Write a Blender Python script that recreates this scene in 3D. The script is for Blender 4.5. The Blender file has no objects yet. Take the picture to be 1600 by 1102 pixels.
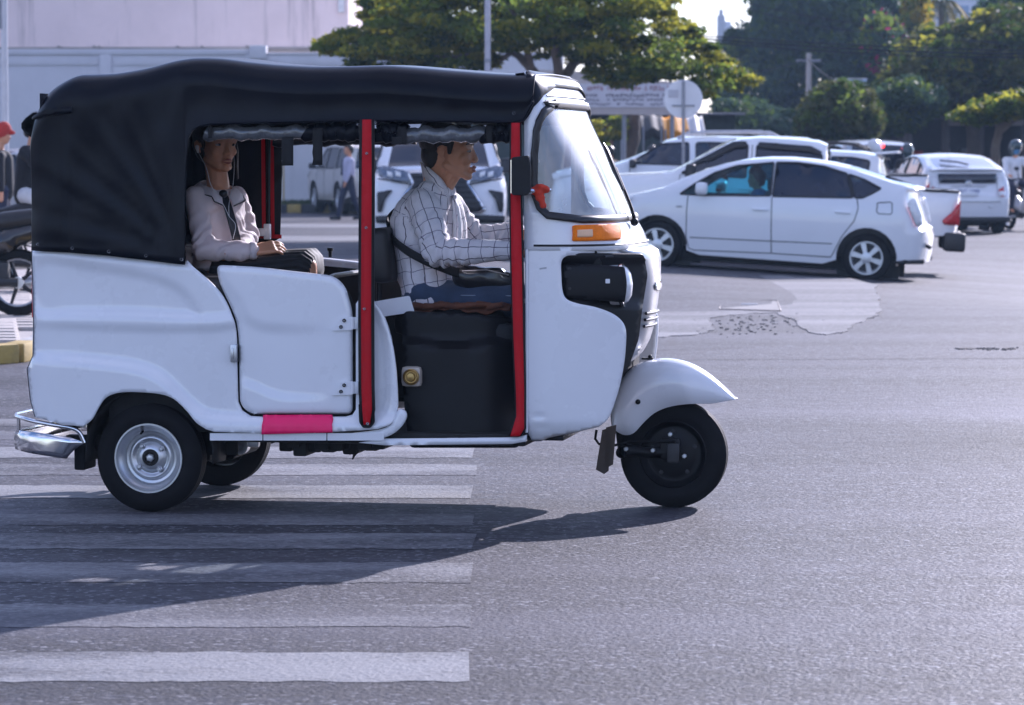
import bpy, bmesh, math, random
import numpy as np
from mathutils import Vector, Matrix, noise
from mathutils.geometry import delaunay_2d_cdt

R = math.radians
SC = bpy.context.scene
COL = SC.collection
rnd = random.Random(7)

# ------------------------------------------------------------------ camera
F_PX, CX, CY, HOR, CAM_H = 5170.0, 800.0, 551.0, 243.0, 1.49
PITCH = math.atan((CY - HOR) / F_PX)
cam_d = bpy.data.cameras.new('camera')
cam_d.sensor_width = 36.0
cam_d.lens = 36.0 * F_PX / 1600.0
cam_d.clip_start, cam_d.clip_end = 0.5, 2500.0
cam_d.dof.use_dof = True
cam_d.dof.focus_distance = 13.5
cam_d.dof.aperture_fstop = 7.5
cam = bpy.data.objects.new('camera', cam_d)
COL.objects.link(cam)
cam.location = (0, 0, CAM_H)
cam.rotation_euler = (R(90) - PITCH, 0, 0)
SC.camera = cam

# ------------------------------------------------------------------ sky, sun, exposure
SUN_EL = R(24.0)
SUN_AZ = R(28.0)             # from straight ahead (+Y) towards +X
world = bpy.data.worlds.new('World')
SC.world = world
world.use_nodes = True
wn = world.node_tree
for n in list(wn.nodes):
    wn.nodes.remove(n)
sky_n = wn.nodes.new('ShaderNodeTexSky')
sky_n.sky_type = 'NISHITA'
sky_n.sun_disc = False
sky_n.sun_elevation = SUN_EL
sky_n.sun_rotation = SUN_AZ
sky_n.altitude = 10
sky_n.air_density = 1.0
sky_n.dust_density = 0.4
sky_n.ozone_density = 4.0
bg_n = wn.nodes.new('ShaderNodeBackground')
bg_n.inputs['Strength'].default_value = 0.118
out_n = wn.nodes.new('ShaderNodeOutputWorld')
# thin broken cloud over the whole sky
ctc = wn.nodes.new('ShaderNodeTexCoord')
cmp_ = wn.nodes.new('ShaderNodeMapping'); cmp_.inputs['Scale'].default_value = (1.0, 1.0, 2.4)
cnz = wn.nodes.new('ShaderNodeTexNoise'); cnz.inputs['Scale'].default_value = 2.6; cnz.inputs['Detail'].default_value = 7; cnz.inputs['Roughness'].default_value = 0.58
cmr = wn.nodes.new('ShaderNodeMapRange'); cmr.inputs['From Min'].default_value = 0.44; cmr.inputs['From Max'].default_value = 0.66; cmr.inputs['To Max'].default_value = 0.75
cmx = wn.nodes.new('ShaderNodeMix'); cmx.data_type = 'RGBA'; cmx.inputs['B'].default_value = (6.4, 6.3, 6.5, 1)
wn.links.new(ctc.outputs['Generated'], cmp_.inputs[0]); wn.links.new(cmp_.outputs[0], cnz.inputs['Vector']); wn.links.new(cnz.outputs['Fac'], cmr.inputs['Value'])
wn.links.new(cmr.outputs[0], cmx.inputs['Factor']); wn.links.new(sky_n.outputs[0], cmx.inputs['A']); wn.links.new(cmx.outputs['Result'], bg_n.inputs[0])
wn.links.new(bg_n.outputs[0], out_n.inputs[0])

sun_d = bpy.data.lights.new('sun', 'SUN')
sun_d.energy = 4.5
sun_d.angle = R(0.5)
sun_d.color = (1.0, 0.945, 0.87)
sun_o = bpy.data.objects.new('sun', sun_d)
COL.objects.link(sun_o)
SUN_DIR = Vector((math.sin(SUN_AZ) * math.cos(SUN_EL), math.cos(SUN_AZ) * math.cos(SUN_EL), math.sin(SUN_EL)))
sun_o.rotation_euler = SUN_DIR.to_track_quat('Z', 'Y').to_euler()
sun_o.location = SUN_DIR * 300

SC.view_settings.view_transform = 'Standard'
SC.view_settings.look = 'None'
SC.view_settings.gamma = 1.0
SC.view_settings.use_curve_mapping = False
SC.view_settings.exposure = 0.92
SC.view_settings.use_white_balance = True          # the camera was set cool
SC.view_settings.white_balance_temperature = 5800
SC.view_settings.white_balance_tint = 24
try:
    SC.cycles.use_denoising = True
    SC.cycles.max_bounces = 8
    SC.cycles.transparent_max_bounces = 12
    SC.cycles.sample_clamp_indirect = 6.0
    SC.cycles.caustics_reflective = False
    SC.cycles.caustics_refractive = False
except Exception:
    pass

# ------------------------------------------------------------------ pixel <-> world helpers
CAM_O = Vector((0, 0, CAM_H))
CA, SA = math.cos(PITCH), math.sin(PITCH)

def ray(px, py):
    a, b = (px - CX) / F_PX, (CY - py) / F_PX
    return Vector((a, CA + b * SA, -SA + b * CA))

def G(px, py, z=0.0):                      # the ground point seen at a pixel
    d = ray(px, py)
    t = (z - CAM_H) / d.z
    return CAM_O + d * t

def P(px, py, Y):                          # the point at distance Y seen at a pixel
    d = ray(px, py)
    return CAM_O + d * (Y / d.y)

def proj(v):                               # works on a Vector
    x, y, z = v.x, v.y, v.z - CAM_H
    dep = y * CA - z * SA
    up = y * SA + z * CA
    return CX + F_PX * x / dep, CY - F_PX * up / dep

class Frame:
    """an upright local frame: x ahead, y to the left, z up"""
    def __init__(self, origin, yaw):
        self.o = Vector(origin); self.yaw = yaw
        self.c, self.s = math.cos(yaw), math.sin(yaw)
    def w(self, v):
        return Vector((self.o.x + v[0] * self.c - v[1] * self.s, self.o.y + v[0] * self.s + v[1] * self.c, self.o.z + v[2]))
    def l(self, v):
        dx, dy = v.x - self.o.x, v.y - self.o.y
        return Vector((dx * self.c + dy * self.s, -dx * self.s + dy * self.c, v.z - self.o.z))
    def at(self, px, py, ly):              # pixel -> local point on the plane y = ly
        d = ray(px, py)
        n = Vector((-self.s, self.c, 0))
        t = (ly - (CAM_O - self.o).dot(n)) / d.dot(n)
        return self.l(CAM_O + d * t)
    def atx(self, px, py, lx):             # pixel -> local point on the plane x = lx
        d = ray(px, py)
        n = Vector((self.c, self.s, 0))
        t = (lx - (CAM_O - self.o).dot(n)) / d.dot(n)
        return self.l(CAM_O + d * t)

# ------------------------------------------------------------------ materials
MATS = {}
def mat(name, col=(0.5, 0.5, 0.5), rough=0.5, metal=0.0, var=0.12, vscale=6.0, bump=0.0, bscale=60.0,
        coat=0.0, spec=0.5, trans=0.0, emit=None, estr=0.0, sheen=0.0, sss=0.0, dirt=0.0, dirtcol=(0.12, 0.1, 0.08), rvar=0.0, tl=0.0):
    if name in MATS:
        return MATS[name]
    m = bpy.data.materials.new(name)
    m.use_nodes = True
    nt = m.node_tree; N = nt.nodes; L = nt.links
    b = N['Principled BSDF']
    b.inputs['Roughness'].default_value = rough
    b.inputs['Metallic'].default_value = metal
    b.inputs['Specular IOR Level'].default_value = spec
    if coat: b.inputs['Coat Weight'].default_value = coat; b.inputs['Coat Roughness'].default_value = 0.06
    if trans: b.inputs['Transmission Weight'].default_value = trans
    if sheen: b.inputs['Sheen Weight'].default_value = sheen
    if sss: b.inputs['Subsurface Weight'].default_value = sss; b.inputs['Subsurface Radius'].default_value = (0.012, 0.005, 0.003)
    if emit: b.inputs['Emission Color'].default_value = (*emit, 1); b.inputs['Emission Strength'].default_value = estr
    tc = N.new('ShaderNodeTexCoord')
    nz = N.new('ShaderNodeTexNoise'); nz.inputs['Scale'].default_value = vscale; nz.inputs['Detail'].default_value = 6
    nz.inputs['Roughness'].default_value = 0.65
    L.new(tc.outputs['Object'], nz.inputs['Vector'])
    rp = N.new('ShaderNodeValToRGB')
    rp.color_ramp.elements[0].position = 0.3; rp.color_ramp.elements[1].position = 0.72
    lo = tuple(c * (1 - var) for c in col); hi = tuple(min(1, c * (1 + var)) for c in col)
    rp.color_ramp.elements[0].color = (*lo, 1); rp.color_ramp.elements[1].color = (*hi, 1)
    L.new(nz.outputs['Fac'], rp.inputs['Fac'])
    cur = rp.outputs['Color']
    if dirt:
        n2 = N.new('ShaderNodeTexNoise'); n2.inputs['Scale'].default_value = vscale * 0.6; n2.inputs['Detail'].default_value = 9
        n2.inputs['Roughness'].default_value = 0.75
        L.new(tc.outputs['Object'], n2.inputs['Vector'])
        mr = N.new('ShaderNodeMapRange'); mr.inputs['From Min'].default_value = 0.5; mr.inputs['From Max'].default_value = 0.8
        mr.inputs['To Max'].default_value = dirt
        L.new(n2.outputs['Fac'], mr.inputs['Value'])
        mx = N.new('ShaderNodeMix'); mx.data_type = 'RGBA'
        L.new(mr.outputs[0], mx.inputs['Factor']); L.new(cur, mx.inputs['A']); mx.inputs['B'].default_value = (*dirtcol, 1)
        cur = mx.outputs['Result']
    L.new(cur, b.inputs['Base Color'])
    if rvar:
        mr = N.new('ShaderNodeMapRange'); mr.inputs['To Min'].default_value = max(0.0, rough - rvar); mr.inputs['To Max'].default_value = min(1, rough + rvar)
        L.new(nz.outputs['Fac'], mr.inputs['Value']); L.new(mr.outputs[0], b.inputs['Roughness'])
    if bump:
        n3 = N.new('ShaderNodeTexNoise'); n3.inputs['Scale'].default_value = bscale; n3.inputs['Detail'].default_value = 5
        L.new(tc.outputs['Object'], n3.inputs['Vector'])
        bp = N.new('ShaderNodeBump'); bp.inputs['Strength'].default_value = 1.0; bp.inputs['Distance'].default_value = bump
        L.new(n3.outputs['Fac'], bp.inputs['Height']); L.new(bp.outputs[0], b.inputs['Normal'])
    if tl:
        t = N.new('ShaderNodeBsdfTranslucent'); L.new(cur, t.inputs['Color'])
        ms = N.new('ShaderNodeMixShader'); ms.inputs[0].default_value = tl
        L.new(b.outputs[0], ms.inputs[1]); L.new(t.outputs[0], ms.inputs[2])
        L.new(ms.outputs[0], N['Material Output'].inputs['Surface'])
    MATS[name] = m
    return m

def glass_mat(name, tint=(0.9, 0.95, 0.97), dust=0.05, refl_rough=0.02, ior=1.5, film=0.0):
    """thin pane: tinted see-through, Fresnel reflection, a little dust"""
    m = bpy.data.materials.new(name); m.use_nodes = True
    nt = m.node_tree; N = nt.nodes; L = nt.links
    N.remove(N['Principled BSDF'])
    tr = N.new('ShaderNodeBsdfTransparent'); tr.inputs[0].default_value = (*tint, 1)
    gl = N.new('ShaderNodeBsdfGlossy'); gl.inputs['Roughness'].default_value = refl_rough
    df = N.new('ShaderNodeBsdfDiffuse'); df.inputs[0].default_value = (0.72, 0.72, 0.71, 1)
    fr = N.new('ShaderNodeFresnel'); fr.inputs[0].default_value = ior
    geo = N.new('ShaderNodeNewGeometry')
    m1 = N.new('ShaderNodeMixShader'); m2 = N.new('ShaderNodeMixShader')
    tc = N.new('ShaderNodeTexCoord'); nz = N.new('ShaderNodeTexNoise'); nz.inputs['Scale'].default_value = 5; nz.inputs['Detail'].default_value = 8
    L.new(tc.outputs['Object'], nz.inputs['Vector'])
    mu = N.new('ShaderNodeMath'); mu.operation = 'MULTIPLY'; mu.inputs[1].default_value = dust * 2
    L.new(nz.outputs['Fac'], mu.inputs[0])
    L.new(mu.outputs[0], m1.inputs[0]); L.new(tr.outputs[0], m1.inputs[1]); L.new(df.outputs[0], m1.inputs[2])
    under = m1.outputs[0]
    if film:                                # greasy film that spreads the sun's reflection
        g2 = N.new('ShaderNodeBsdfGlossy'); g2.inputs['Roughness'].default_value = 0.42; g2.inputs['Color'].default_value = (0.9, 0.9, 0.92, 1)
        m3 = N.new('ShaderNodeMixShader'); mf = N.new('ShaderNodeMath'); mf.operation = 'MULTIPLY'; mf.inputs[1].default_value = film * 2
        L.new(nz.outputs['Fac'], mf.inputs[0]); L.new(mf.outputs[0], m3.inputs[0]); L.new(under, m3.inputs[1]); L.new(g2.outputs[0], m3.inputs[2]); under = m3.outputs[0]
    L.new(fr.outputs[0], m2.inputs[0]); L.new(under, m2.inputs[1]); L.new(gl.outputs[0], m2.inputs[2])
    L.new(m2.outputs[0], N['Material Output'].inputs['Surface'])
    MATS[name] = m
    return m

# ------------------------------------------------------------------ object helpers
def tag(o, label=None, cat=None, group=None, kind=None):
    if label: o['label'] = label
    if cat: o['category'] = cat
    if group: o['group'] = group
    if kind: o['kind'] = kind
    return o

def empty(name, label, cat, loc=(0, 0, 0), yaw=0.0, group=None):
    o = bpy.data.objects.new(name, None)
    o.empty_display_size = 0.2
    COL.objects.link(o)
    o.location = loc; o.rotation_euler = (0, 0, yaw)
    return tag(o, label, cat, group)

KIDS = {}
def link_obj(name, me, parent=None):
    o = bpy.data.objects.new(name, me)
    COL.objects.link(o)
    if parent is not None:
        o.parent = parent
        KIDS.setdefault(parent.name, []).append(o)
    return o

def copy_tree(o, parent=None):
    c = o.copy(); COL.objects.link(c)
    if parent is not None:
        c.parent = parent
        KIDS.setdefault(parent.name, []).append(c)
    for ch in list(KIDS.get(o.name, [])):
        copy_tree(ch, c)
    return c

def fillet(pts, r, n=5, closed=True):
    """round the corners of a 2-D polyline; r one number or one per corner"""
    out = []; m = len(pts)
    for i in range(m):
        p = Vector(pts[i][:2]); ri = r[i] if isinstance(r, (list, tuple)) else r
        if (not closed and i in (0, m - 1)) or ri <= 0:
            out.append((p.x, p.y)); continue
        a = Vector(pts[i - 1][:2]) - p; b = Vector(pts[(i + 1) % m][:2]) - p
        k = min(ri, a.length * 0.49, b.length * 0.49)
        a = p + a.normalized() * k; b = p + b.normalized() * k
        for j in range(n + 1):
            t = j / n
            q = a * (1 - t) ** 2 + p * 2 * t * (1 - t) + b * t * t
            out.append((q.x, q.y))
    return out

def spline(pts, n=6, closed=False):
    """Catmull-Rom through points of any dimension"""
    A = np.array(pts, float); m = len(A); out = []
    rng = range(m) if closed else range(m - 1)
    for i in rng:
        p1, p2 = A[i], A[(i + 1) % m]
        p0 = A[i - 1] if (closed or i > 0) else 2 * p1 - p2
        p3 = A[(i + 2) % m] if (closed or i + 2 < m) else 2 * p2 - p1
        for j in range(n):
            t = j / n
            out.append(0.5 * ((2 * p1) + (-p0 + p2) * t + (2 * p0 - 5 * p1 + 4 * p2 - p3) * t * t + (-p0 + 3 * p1 - 3 * p2 + p3) * t ** 3))
    if not closed: out.append(A[-1])
    return [tuple(q) for q in out]

def resample(pts, step, closed=True):
    out = []; m = len(pts)
    for i in range(m if closed else m - 1):
        a, b = np.array(pts[i], float), np.array(pts[(i + 1) % m], float)
        k = max(1, int(math.ceil(np.linalg.norm(b - a) / step)))
        for j in range(k): out.append(tuple(a + (b - a) * j / k))
    if not closed: out.append(tuple(pts[-1]))
    return out

def in_poly(pts, poly):
    P_ = np.asarray(pts, float); x, y = P_[:, 0], P_[:, 1]
    ins = np.zeros(len(P_), bool); Q = np.asarray(poly, float)
    j = len(Q) - 1
    for i in range(len(Q)):
        xi, yi, xj, yj = Q[i, 0], Q[i, 1], Q[j, 0], Q[j, 1]
        c = ((yi > y) != (yj > y)) & (x < (xj - xi) * (y - yi) / (yj - yi + 1e-12) + xi)
        ins ^= c; j = i
    return ins

def dist_line(pts, line, closed=True):
    P_ = np.asarray(pts, float); Q = np.asarray(line, float)
    d = np.full(len(P_), 1e9)
    for i in range(len(Q) if closed else len(Q) - 1):
        a, b = Q[i], Q[(i + 1) % len(Q)]
        ab = b - a; t = np.clip(((P_ - a) @ ab) / (ab @ ab + 1e-12), 0, 1)
        d = np.minimum(d, np.linalg.norm(P_ - (a + t[:, None] * ab), axis=1))
    return d

def sd(pts, poly):                          # signed distance, positive inside
    return np.where(in_poly(pts, poly), 1, -1) * dist_line(pts, poly)

def sstep(v, w):
    t = np.clip(v / w * 0.5 + 0.5, 0, 1)
    return t * t * (3 - 2 * t)

def cdt(outline, step, holes=(), jitter=0.18):
    """2-D mesh of an outline with holes: (points, faces)"""
    loops = [resample(outline, step)] + [resample(h, step) for h in holes]
    vs, es = [], []
    for lp in loops:
        b = len(vs); vs += [Vector((p[0], p[1])) for p in lp]
        es += [(b + i, b + (i + 1) % len(lp)) for i in range(len(lp))]
    O = np.array(outline, float)
    x0, y0 = O.min(0); x1, y1 = O.max(0)
    gx, gy = np.meshgrid(np.arange(x0 + step / 2, x1, step), np.arange(y0 + step / 2, y1, step * 0.87))
    gx = gx + (np.arange(gx.shape[0]) % 2)[:, None] * step / 2
    g = np.stack([gx.ravel(), gy.ravel()], 1)
    if len(g):
        k = in_poly(g, outline) & (dist_line(g, outline) > step * 0.55)
        for h in holes:
            k &= ~in_poly(g, h) & (dist_line(g, h) > step * 0.55)
        vs += [Vector(p) for p in g[k]]
    r = delaunay_2d_cdt(vs, es, [], 0, 1e-6)
    pts = np.array([(v.x, v.y) for v in r[0]]); fs = [f for f in r[2]]
    cen = np.array([pts[list(f)].mean(0) for f in fs])
    k = in_poly(cen, outline)
    for h in holes: k &= ~in_poly(cen, h)
    return pts, [tuple(f) for f, kk in zip(fs, k) if kk]

class MB:
    """collects geometry for ONE mesh object"""
    def __init__(self):
        self.v = []; self.f = []; self.m = []
    def add(self, verts, faces, mi=0):
        b = len(self.v)
        self.v += [tuple(p) for p in verts]
        self.f += [tuple(b + i for i in f) for f in faces]
        self.m += [mi] * len(faces)
        return self
    def box(self, c, s, rot=None, bev=0.0, mi=0):
        bm = bmesh.new(); bmesh.ops.create_cube(bm, size=1)
        for v in bm.verts: v.co = Vector((v.co.x * s[0], v.co.y * s[1], v.co.z * s[2]))
        if bev: bmesh.ops.bevel(bm, geom=bm.edges[:], offset=bev, segments=2, affect='EDGES', profile=0.6)
        M = Matrix.Translation(c)
        if rot is not None: M = M @ (rot if isinstance(rot, Matrix) else Matrix.Rotation(rot, 4, 'Z'))
        bm.verts.index_update()
        self.add([M @ v.co for v in bm.verts], [[v.index for v in f.verts] for f in bm.faces], mi)
        bm.free(); return self
    def tube(self, path, rad, seg=8, cap=True, mi=0, flat=None):
        path = [Vector(p) for p in path]; n = len(path)
        rad = [rad] * n if not isinstance(rad, (list, tuple)) else rad
        vs, fs = [], []; up = None
        for i, p in enumerate(path):
            t = (path[min(i + 1, n - 1)] - path[max(i - 1, 0)])
            t = t.normalized() if t.length > 1e-9 else Vector((0, 0, 1))
            if up is None:
                up = Vector((0, 0, 1)) if abs(t.z) < 0.9 else Vector((1, 0, 0))
            a = t.cross(up); a = a.normalized() if a.length > 1e-6 else t.orthogonal().normalized()
            b = a.cross(t).normalized(); up = b
            for k in range(seg):
                th = 2 * math.pi * k / seg
                ra, rb = (rad[i], rad[i]) if flat is None else (rad[i] * flat[0], rad[i] * flat[1])
                vs.append(p + a * math.cos(th) * ra + b * math.sin(th) * rb)
        for i in range(n - 1):
            for k in range(seg):
                k2 = (k + 1) % seg
                fs.append((i * seg + k, i * seg + k2, (i + 1) * seg + k2, (i + 1) * seg + k))
        if cap:
            fs.append(tuple(range(seg - 1, -1, -1))); fs.append(tuple((n - 1) * seg + k for k in range(seg)))
        return self.add(vs, fs, mi)
    def lathe(self, prof, c=(0, 0, 0), axis=(0, 1, 0), seg=32, mi=0, closed=False, cap0=False):
        """prof: (radius, height along the axis)"""
        ax = Vector(axis).normalized(); a = ax.orthogonal().normalized(); b = ax.cross(a); c = Vector(c)
        n = len(prof); vs, fs = [], []
        for r, h in prof:
            for k in range(seg):
                th = 2 * math.pi * k / seg
                vs.append(c + ax * h + a * (r * math.cos(th)) + b * (r * math.sin(th)))
        for i in range(n if closed else n - 1):
            j = (i + 1) % n
            for k in range(seg):
                k2 = (k + 1) % seg
                fs.append((i * seg + k, i * seg + k2, j * seg + k2, j * seg + k))
        if not closed:
            if prof[0][0] > 1e-5 and cap0: fs.append(tuple(range(seg - 1, -1, -1)))
            if prof[-1][0] > 1e-5 and cap0: fs.append(tuple((n - 1) * seg + k for k in range(seg)))
        return self.add(vs, fs, mi)
    def cyl(self, a, b, r, seg=12, mi=0, r2=None):
        return self.tube([a, b], [r, r if r2 is None else r2], seg, True, mi)
    def ball(self, c, r, seg=12, rings=8, mi=0, M=None):
        r = (r, r, r) if not isinstance(r, (list, tuple)) else r
        vs, fs = [], []; c = Vector(c)
        for i in range(rings + 1):
            ph = math.pi * i / rings
            for k in range(seg):
                th = 2 * math.pi * k / seg
                q = Vector((r[0] * math.sin(ph) * math.cos(th), r[1] * math.sin(ph) * math.sin(th), r[2] * math.cos(ph)))
                vs.append(c + (M @ q if M else q))
        for i in range(rings):
            for k in range(seg):
                k2 = (k + 1) % seg
                fs.append((i * seg + k, (i + 1) * seg + k, (i + 1) * seg + k2, i * seg + k2))
        return self.add(vs, fs, mi)
    def cap2(self, a, b, ra, rb, sx=1.0, seg=12, mi=0, side=None):
        """tapered capsule; sx squashes it along 'side'"""
        a, b = Vector(a), Vector(b); t = (b - a)
        ln = t.length; t = t.normalized() if ln > 1e-6 else Vector((0, 0, 1))
        u = Vector(side) if side is not None else t.orthogonal()
        u = (u - t * u.dot(t)).normalized(); w = t.cross(u)
        rows = []
        for i in range(5): rows.append((a, ra, math.pi - i * math.pi / 8))
        for i in range(5): rows.append((b, rb, math.pi / 2 - i * math.pi / 8))
        vs, fs = [], []
        for c, r, ph in rows:
            for k in range(seg):
                th = 2 * math.pi * k / seg
                s = r * max(math.sin(ph), 1e-3)
                vs.append(c + t * (r * math.cos(ph)) + u * (s * math.cos(th) * sx) + w * (s * math.sin(th)))
        for i in range(len(rows) - 1):
            for k in range(seg):
                k2 = (k + 1) % seg
                fs.append((i * seg + k, i * seg + k2, (i + 1) * seg + k2, (i + 1) * seg + k))
        fs.append(tuple(range(seg - 1, -1, -1))); fs.append(tuple((len(rows) - 1) * seg + k for k in range(seg)))
        return self.add(vs, fs, mi)
    def loft(self, rings, closed_ring=True, cap=False, mi=0):
        n = len(rings[0]); vs = [p for r in rings for p in r]; fs = []
        for i in range(len(rings) - 1):
            for k in range(n if closed_ring else n - 1):
                k2 = (k + 1) % n
                fs.append((i * n + k, i * n + k2, (i + 1) * n + k2, (i + 1) * n + k))
        if cap:
            fs.append(tuple(range(n - 1, -1, -1))); fs.append(tuple((len(rings) - 1) * n + k for k in range(n)))
        return self.add(vs, fs, mi)
    def prism(self, poly, f0, f1, mi=0):
        """2-D outline given two maps (p)->3-D for the two faces"""
        n = len(poly); vs = [f0(p) for p in poly] + [f1(p) for p in poly]
        fs = [tuple(range(n)), tuple(range(2 * n - 1, n - 1, -1))] + [(i, n + i, n + (i + 1) % n, (i + 1) % n) for i in range(n)]
        return self.add(vs, fs, mi)
    def surf(self, outline, step, fn, holes=(), mi=0):
        """a curved sheet: outline meshed in 2-D, fn(pts Nx2)->Nx3"""
        p, f = cdt(outline, step, holes)
        return self.add(fn(p), f, mi)
    def build(self, name, mats, parent=None, smooth=True, solid=0.0, auto=40, weld=False, sub=0, offs=-1.0):
        me = bpy.data.meshes.new(name)
        me.from_pydata([tuple(p) for p in self.v], [], self.f)
        for m_ in (mats if isinstance(mats, (list, tuple)) else [mats]): me.materials.append(m_)
        me.polygons.foreach_set('material_index', self.m)
        bm = bmesh.new(); bm.from_mesh(me)
        if weld: bmesh.ops.remove_doubles(bm, verts=bm.verts[:], dist=weld if weld is not True else 1e-4)
        bmesh.ops.recalc_face_normals(bm, faces=bm.faces[:])
        bm.to_mesh(me); bm.free()
        if smooth:
            me.polygons.foreach_set('use_smooth', [True] * len(me.polygons))
            if auto < 180:
                try: me.set_sharp_from_angle(angle=R(auto))
                except Exception: pass
        o = link_obj(name, me, parent)
        if solid:
            md = o.modifiers.new('solid', 'SOLIDIFY'); md.thickness = solid; md.offset = offs
        if sub:
            md = o.modifiers.new('sub', 'SUBSURF'); md.levels = md.render_levels = sub
        return o

def mirror_y(o, name=None):
    """a copy of a part mirrored to the other side of its thing (own mesh, faces turned)"""
    me = o.data.copy()
    n = len(me.vertices); co = np.empty(n * 3); me.vertices.foreach_get('co', co)
    co = co.reshape(-1, 3); co[:, 1] *= -1; me.vertices.foreach_set('co', co.ravel())
    me.flip_normals()
    c = o.copy(); c.data = me; COL.objects.link(c)
    if o.parent: KIDS.setdefault(o.parent.name, []).append(c)
    return c

def text_mesh(s, size, name, m, parent=None, extrude=0.002, loc=(0, 0, 0), rot=None, align='CENTER'):
    cu = bpy.data.curves.new(name, 'FONT'); cu.body = s; cu.size = size; cu.extrude = extrude; cu.align_x = align; cu.align_y = 'CENTER'
    cu.resolution_u = 2
    t = bpy.data.objects.new(name, cu); COL.objects.link(t)
    dg = bpy.context.evaluated_depsgraph_get()
    me = bpy.data.meshes.new_from_object(t.evaluated_get(dg))
    bpy.data.objects.remove(t); bpy.data.curves.remove(cu)
    me.name = name; me.materials.clear(); me.materials.append(m)
    o = link_obj(name, me, parent); o.location = loc
    if rot is not None: o.rotation_euler = rot
    return o

# ------------------------------------------------------------------ shared materials
M_WHITE = mat('white_paint', (0.80, 0.81, 0.84), rough=0.28, coat=0.7, var=0.02, vscale=3, rvar=0.06, dirt=0.16, dirtcol=(0.45, 0.43, 0.41))
M_CARWHITE = mat('white_car_paint', (0.78, 0.79, 0.82), rough=0.3, coat=0.8, var=0.02, vscale=2, dirt=0.08, dirtcol=(0.4, 0.38, 0.36))
M_BLACKPLASTIC = mat('black_plastic', (0.006, 0.006, 0.0075), rough=0.42, var=0.25, bump=0.0006, bscale=400, dirt=0.12, dirtcol=(0.04, 0.037, 0.034), spec=0.25)
M_DARK = mat('dark_underbody', (0.012, 0.012, 0.012), rough=0.8, var=0.4, vscale=15, dirt=0.4, dirtcol=(0.05, 0.04, 0.03))
M_RUBBER = mat('tyre_rubber', (0.006, 0.006, 0.007), rough=0.75, spec=0.2, var=0.25, vscale=14, dirt=0.2, dirtcol=(0.03, 0.028, 0.026), bump=0.0008, bscale=120)
M_RUBTRIM = mat('rubber_trim', (0.012, 0.012, 0.014), rough=0.4, var=0.2)
M_STEEL = mat('silver_steel', (0.55, 0.56, 0.58), rough=0.34, metal=0.85, var=0.1, vscale=10, dirt=0.25, rvar=0.1)
M_CASTING = mat('cast_metal', (0.045, 0.045, 0.048), rough=0.55, metal=0.5, var=0.3, dirt=0.4)
M_CHROME = mat('chrome', (0.75, 0.75, 0.76), rough=0.12, metal=1.0, var=0.08, vscale=12, dirt=0.35, dirtcol=(0.2, 0.18, 0.16), rvar=0.08)
M_ALLOY = mat('alloy_wheel', (0.6, 0.61, 0.63), rough=0.35, metal=0.6, var=0.05)
M_REDLENS = mat('red_lens', (0.5, 0.015, 0.02), rough=0.15, coat=0.6, var=0.2, vscale=30)
M_CLEARLENS = mat('clear_lens', (0.75, 0.76, 0.78), rough=0.12, coat=0.8, var=0.15, vscale=40, bump=0.002, bscale=90)
M_AMBER = mat('amber_lens', (0.95, 0.20, 0.0), rough=0.6, spec=0.2, var=0.18, vscale=30, bump=0.0015, bscale=150)
M_SKIN = mat('skin', (0.60, 0.285, 0.16), rough=0.5, var=0.08, vscale=18, sss=0.08)
M_HAIR = mat('black_hair', (0.012, 0.010, 0.009), rough=0.42, var=0.4, vscale=70, bump=0.003, bscale=180)
M_LIPS = mat('lips', (0.36, 0.115, 0.09), rough=0.4, var=0.1)
M_EYEW = mat('eye_white', (0.42, 0.38, 0.36), rough=0.45, var=0.02)
M_EYEB = mat('iris', (0.02, 0.012, 0.008), rough=0.15, var=0.1)
M_CARGLASS = mat('tinted_glass', (0.012, 0.016, 0.03), rough=0.04, var=0.1, spec=0.7)
M_GLASS = glass_mat('windscreen_glass', (0.78, 0.88, 0.91), dust=0.13, ior=1.5, film=0.12)
M_TEAL = glass_mat('teal_glass', (0.24, 0.66, 0.74), dust=0.02, ior=1.45)
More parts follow.
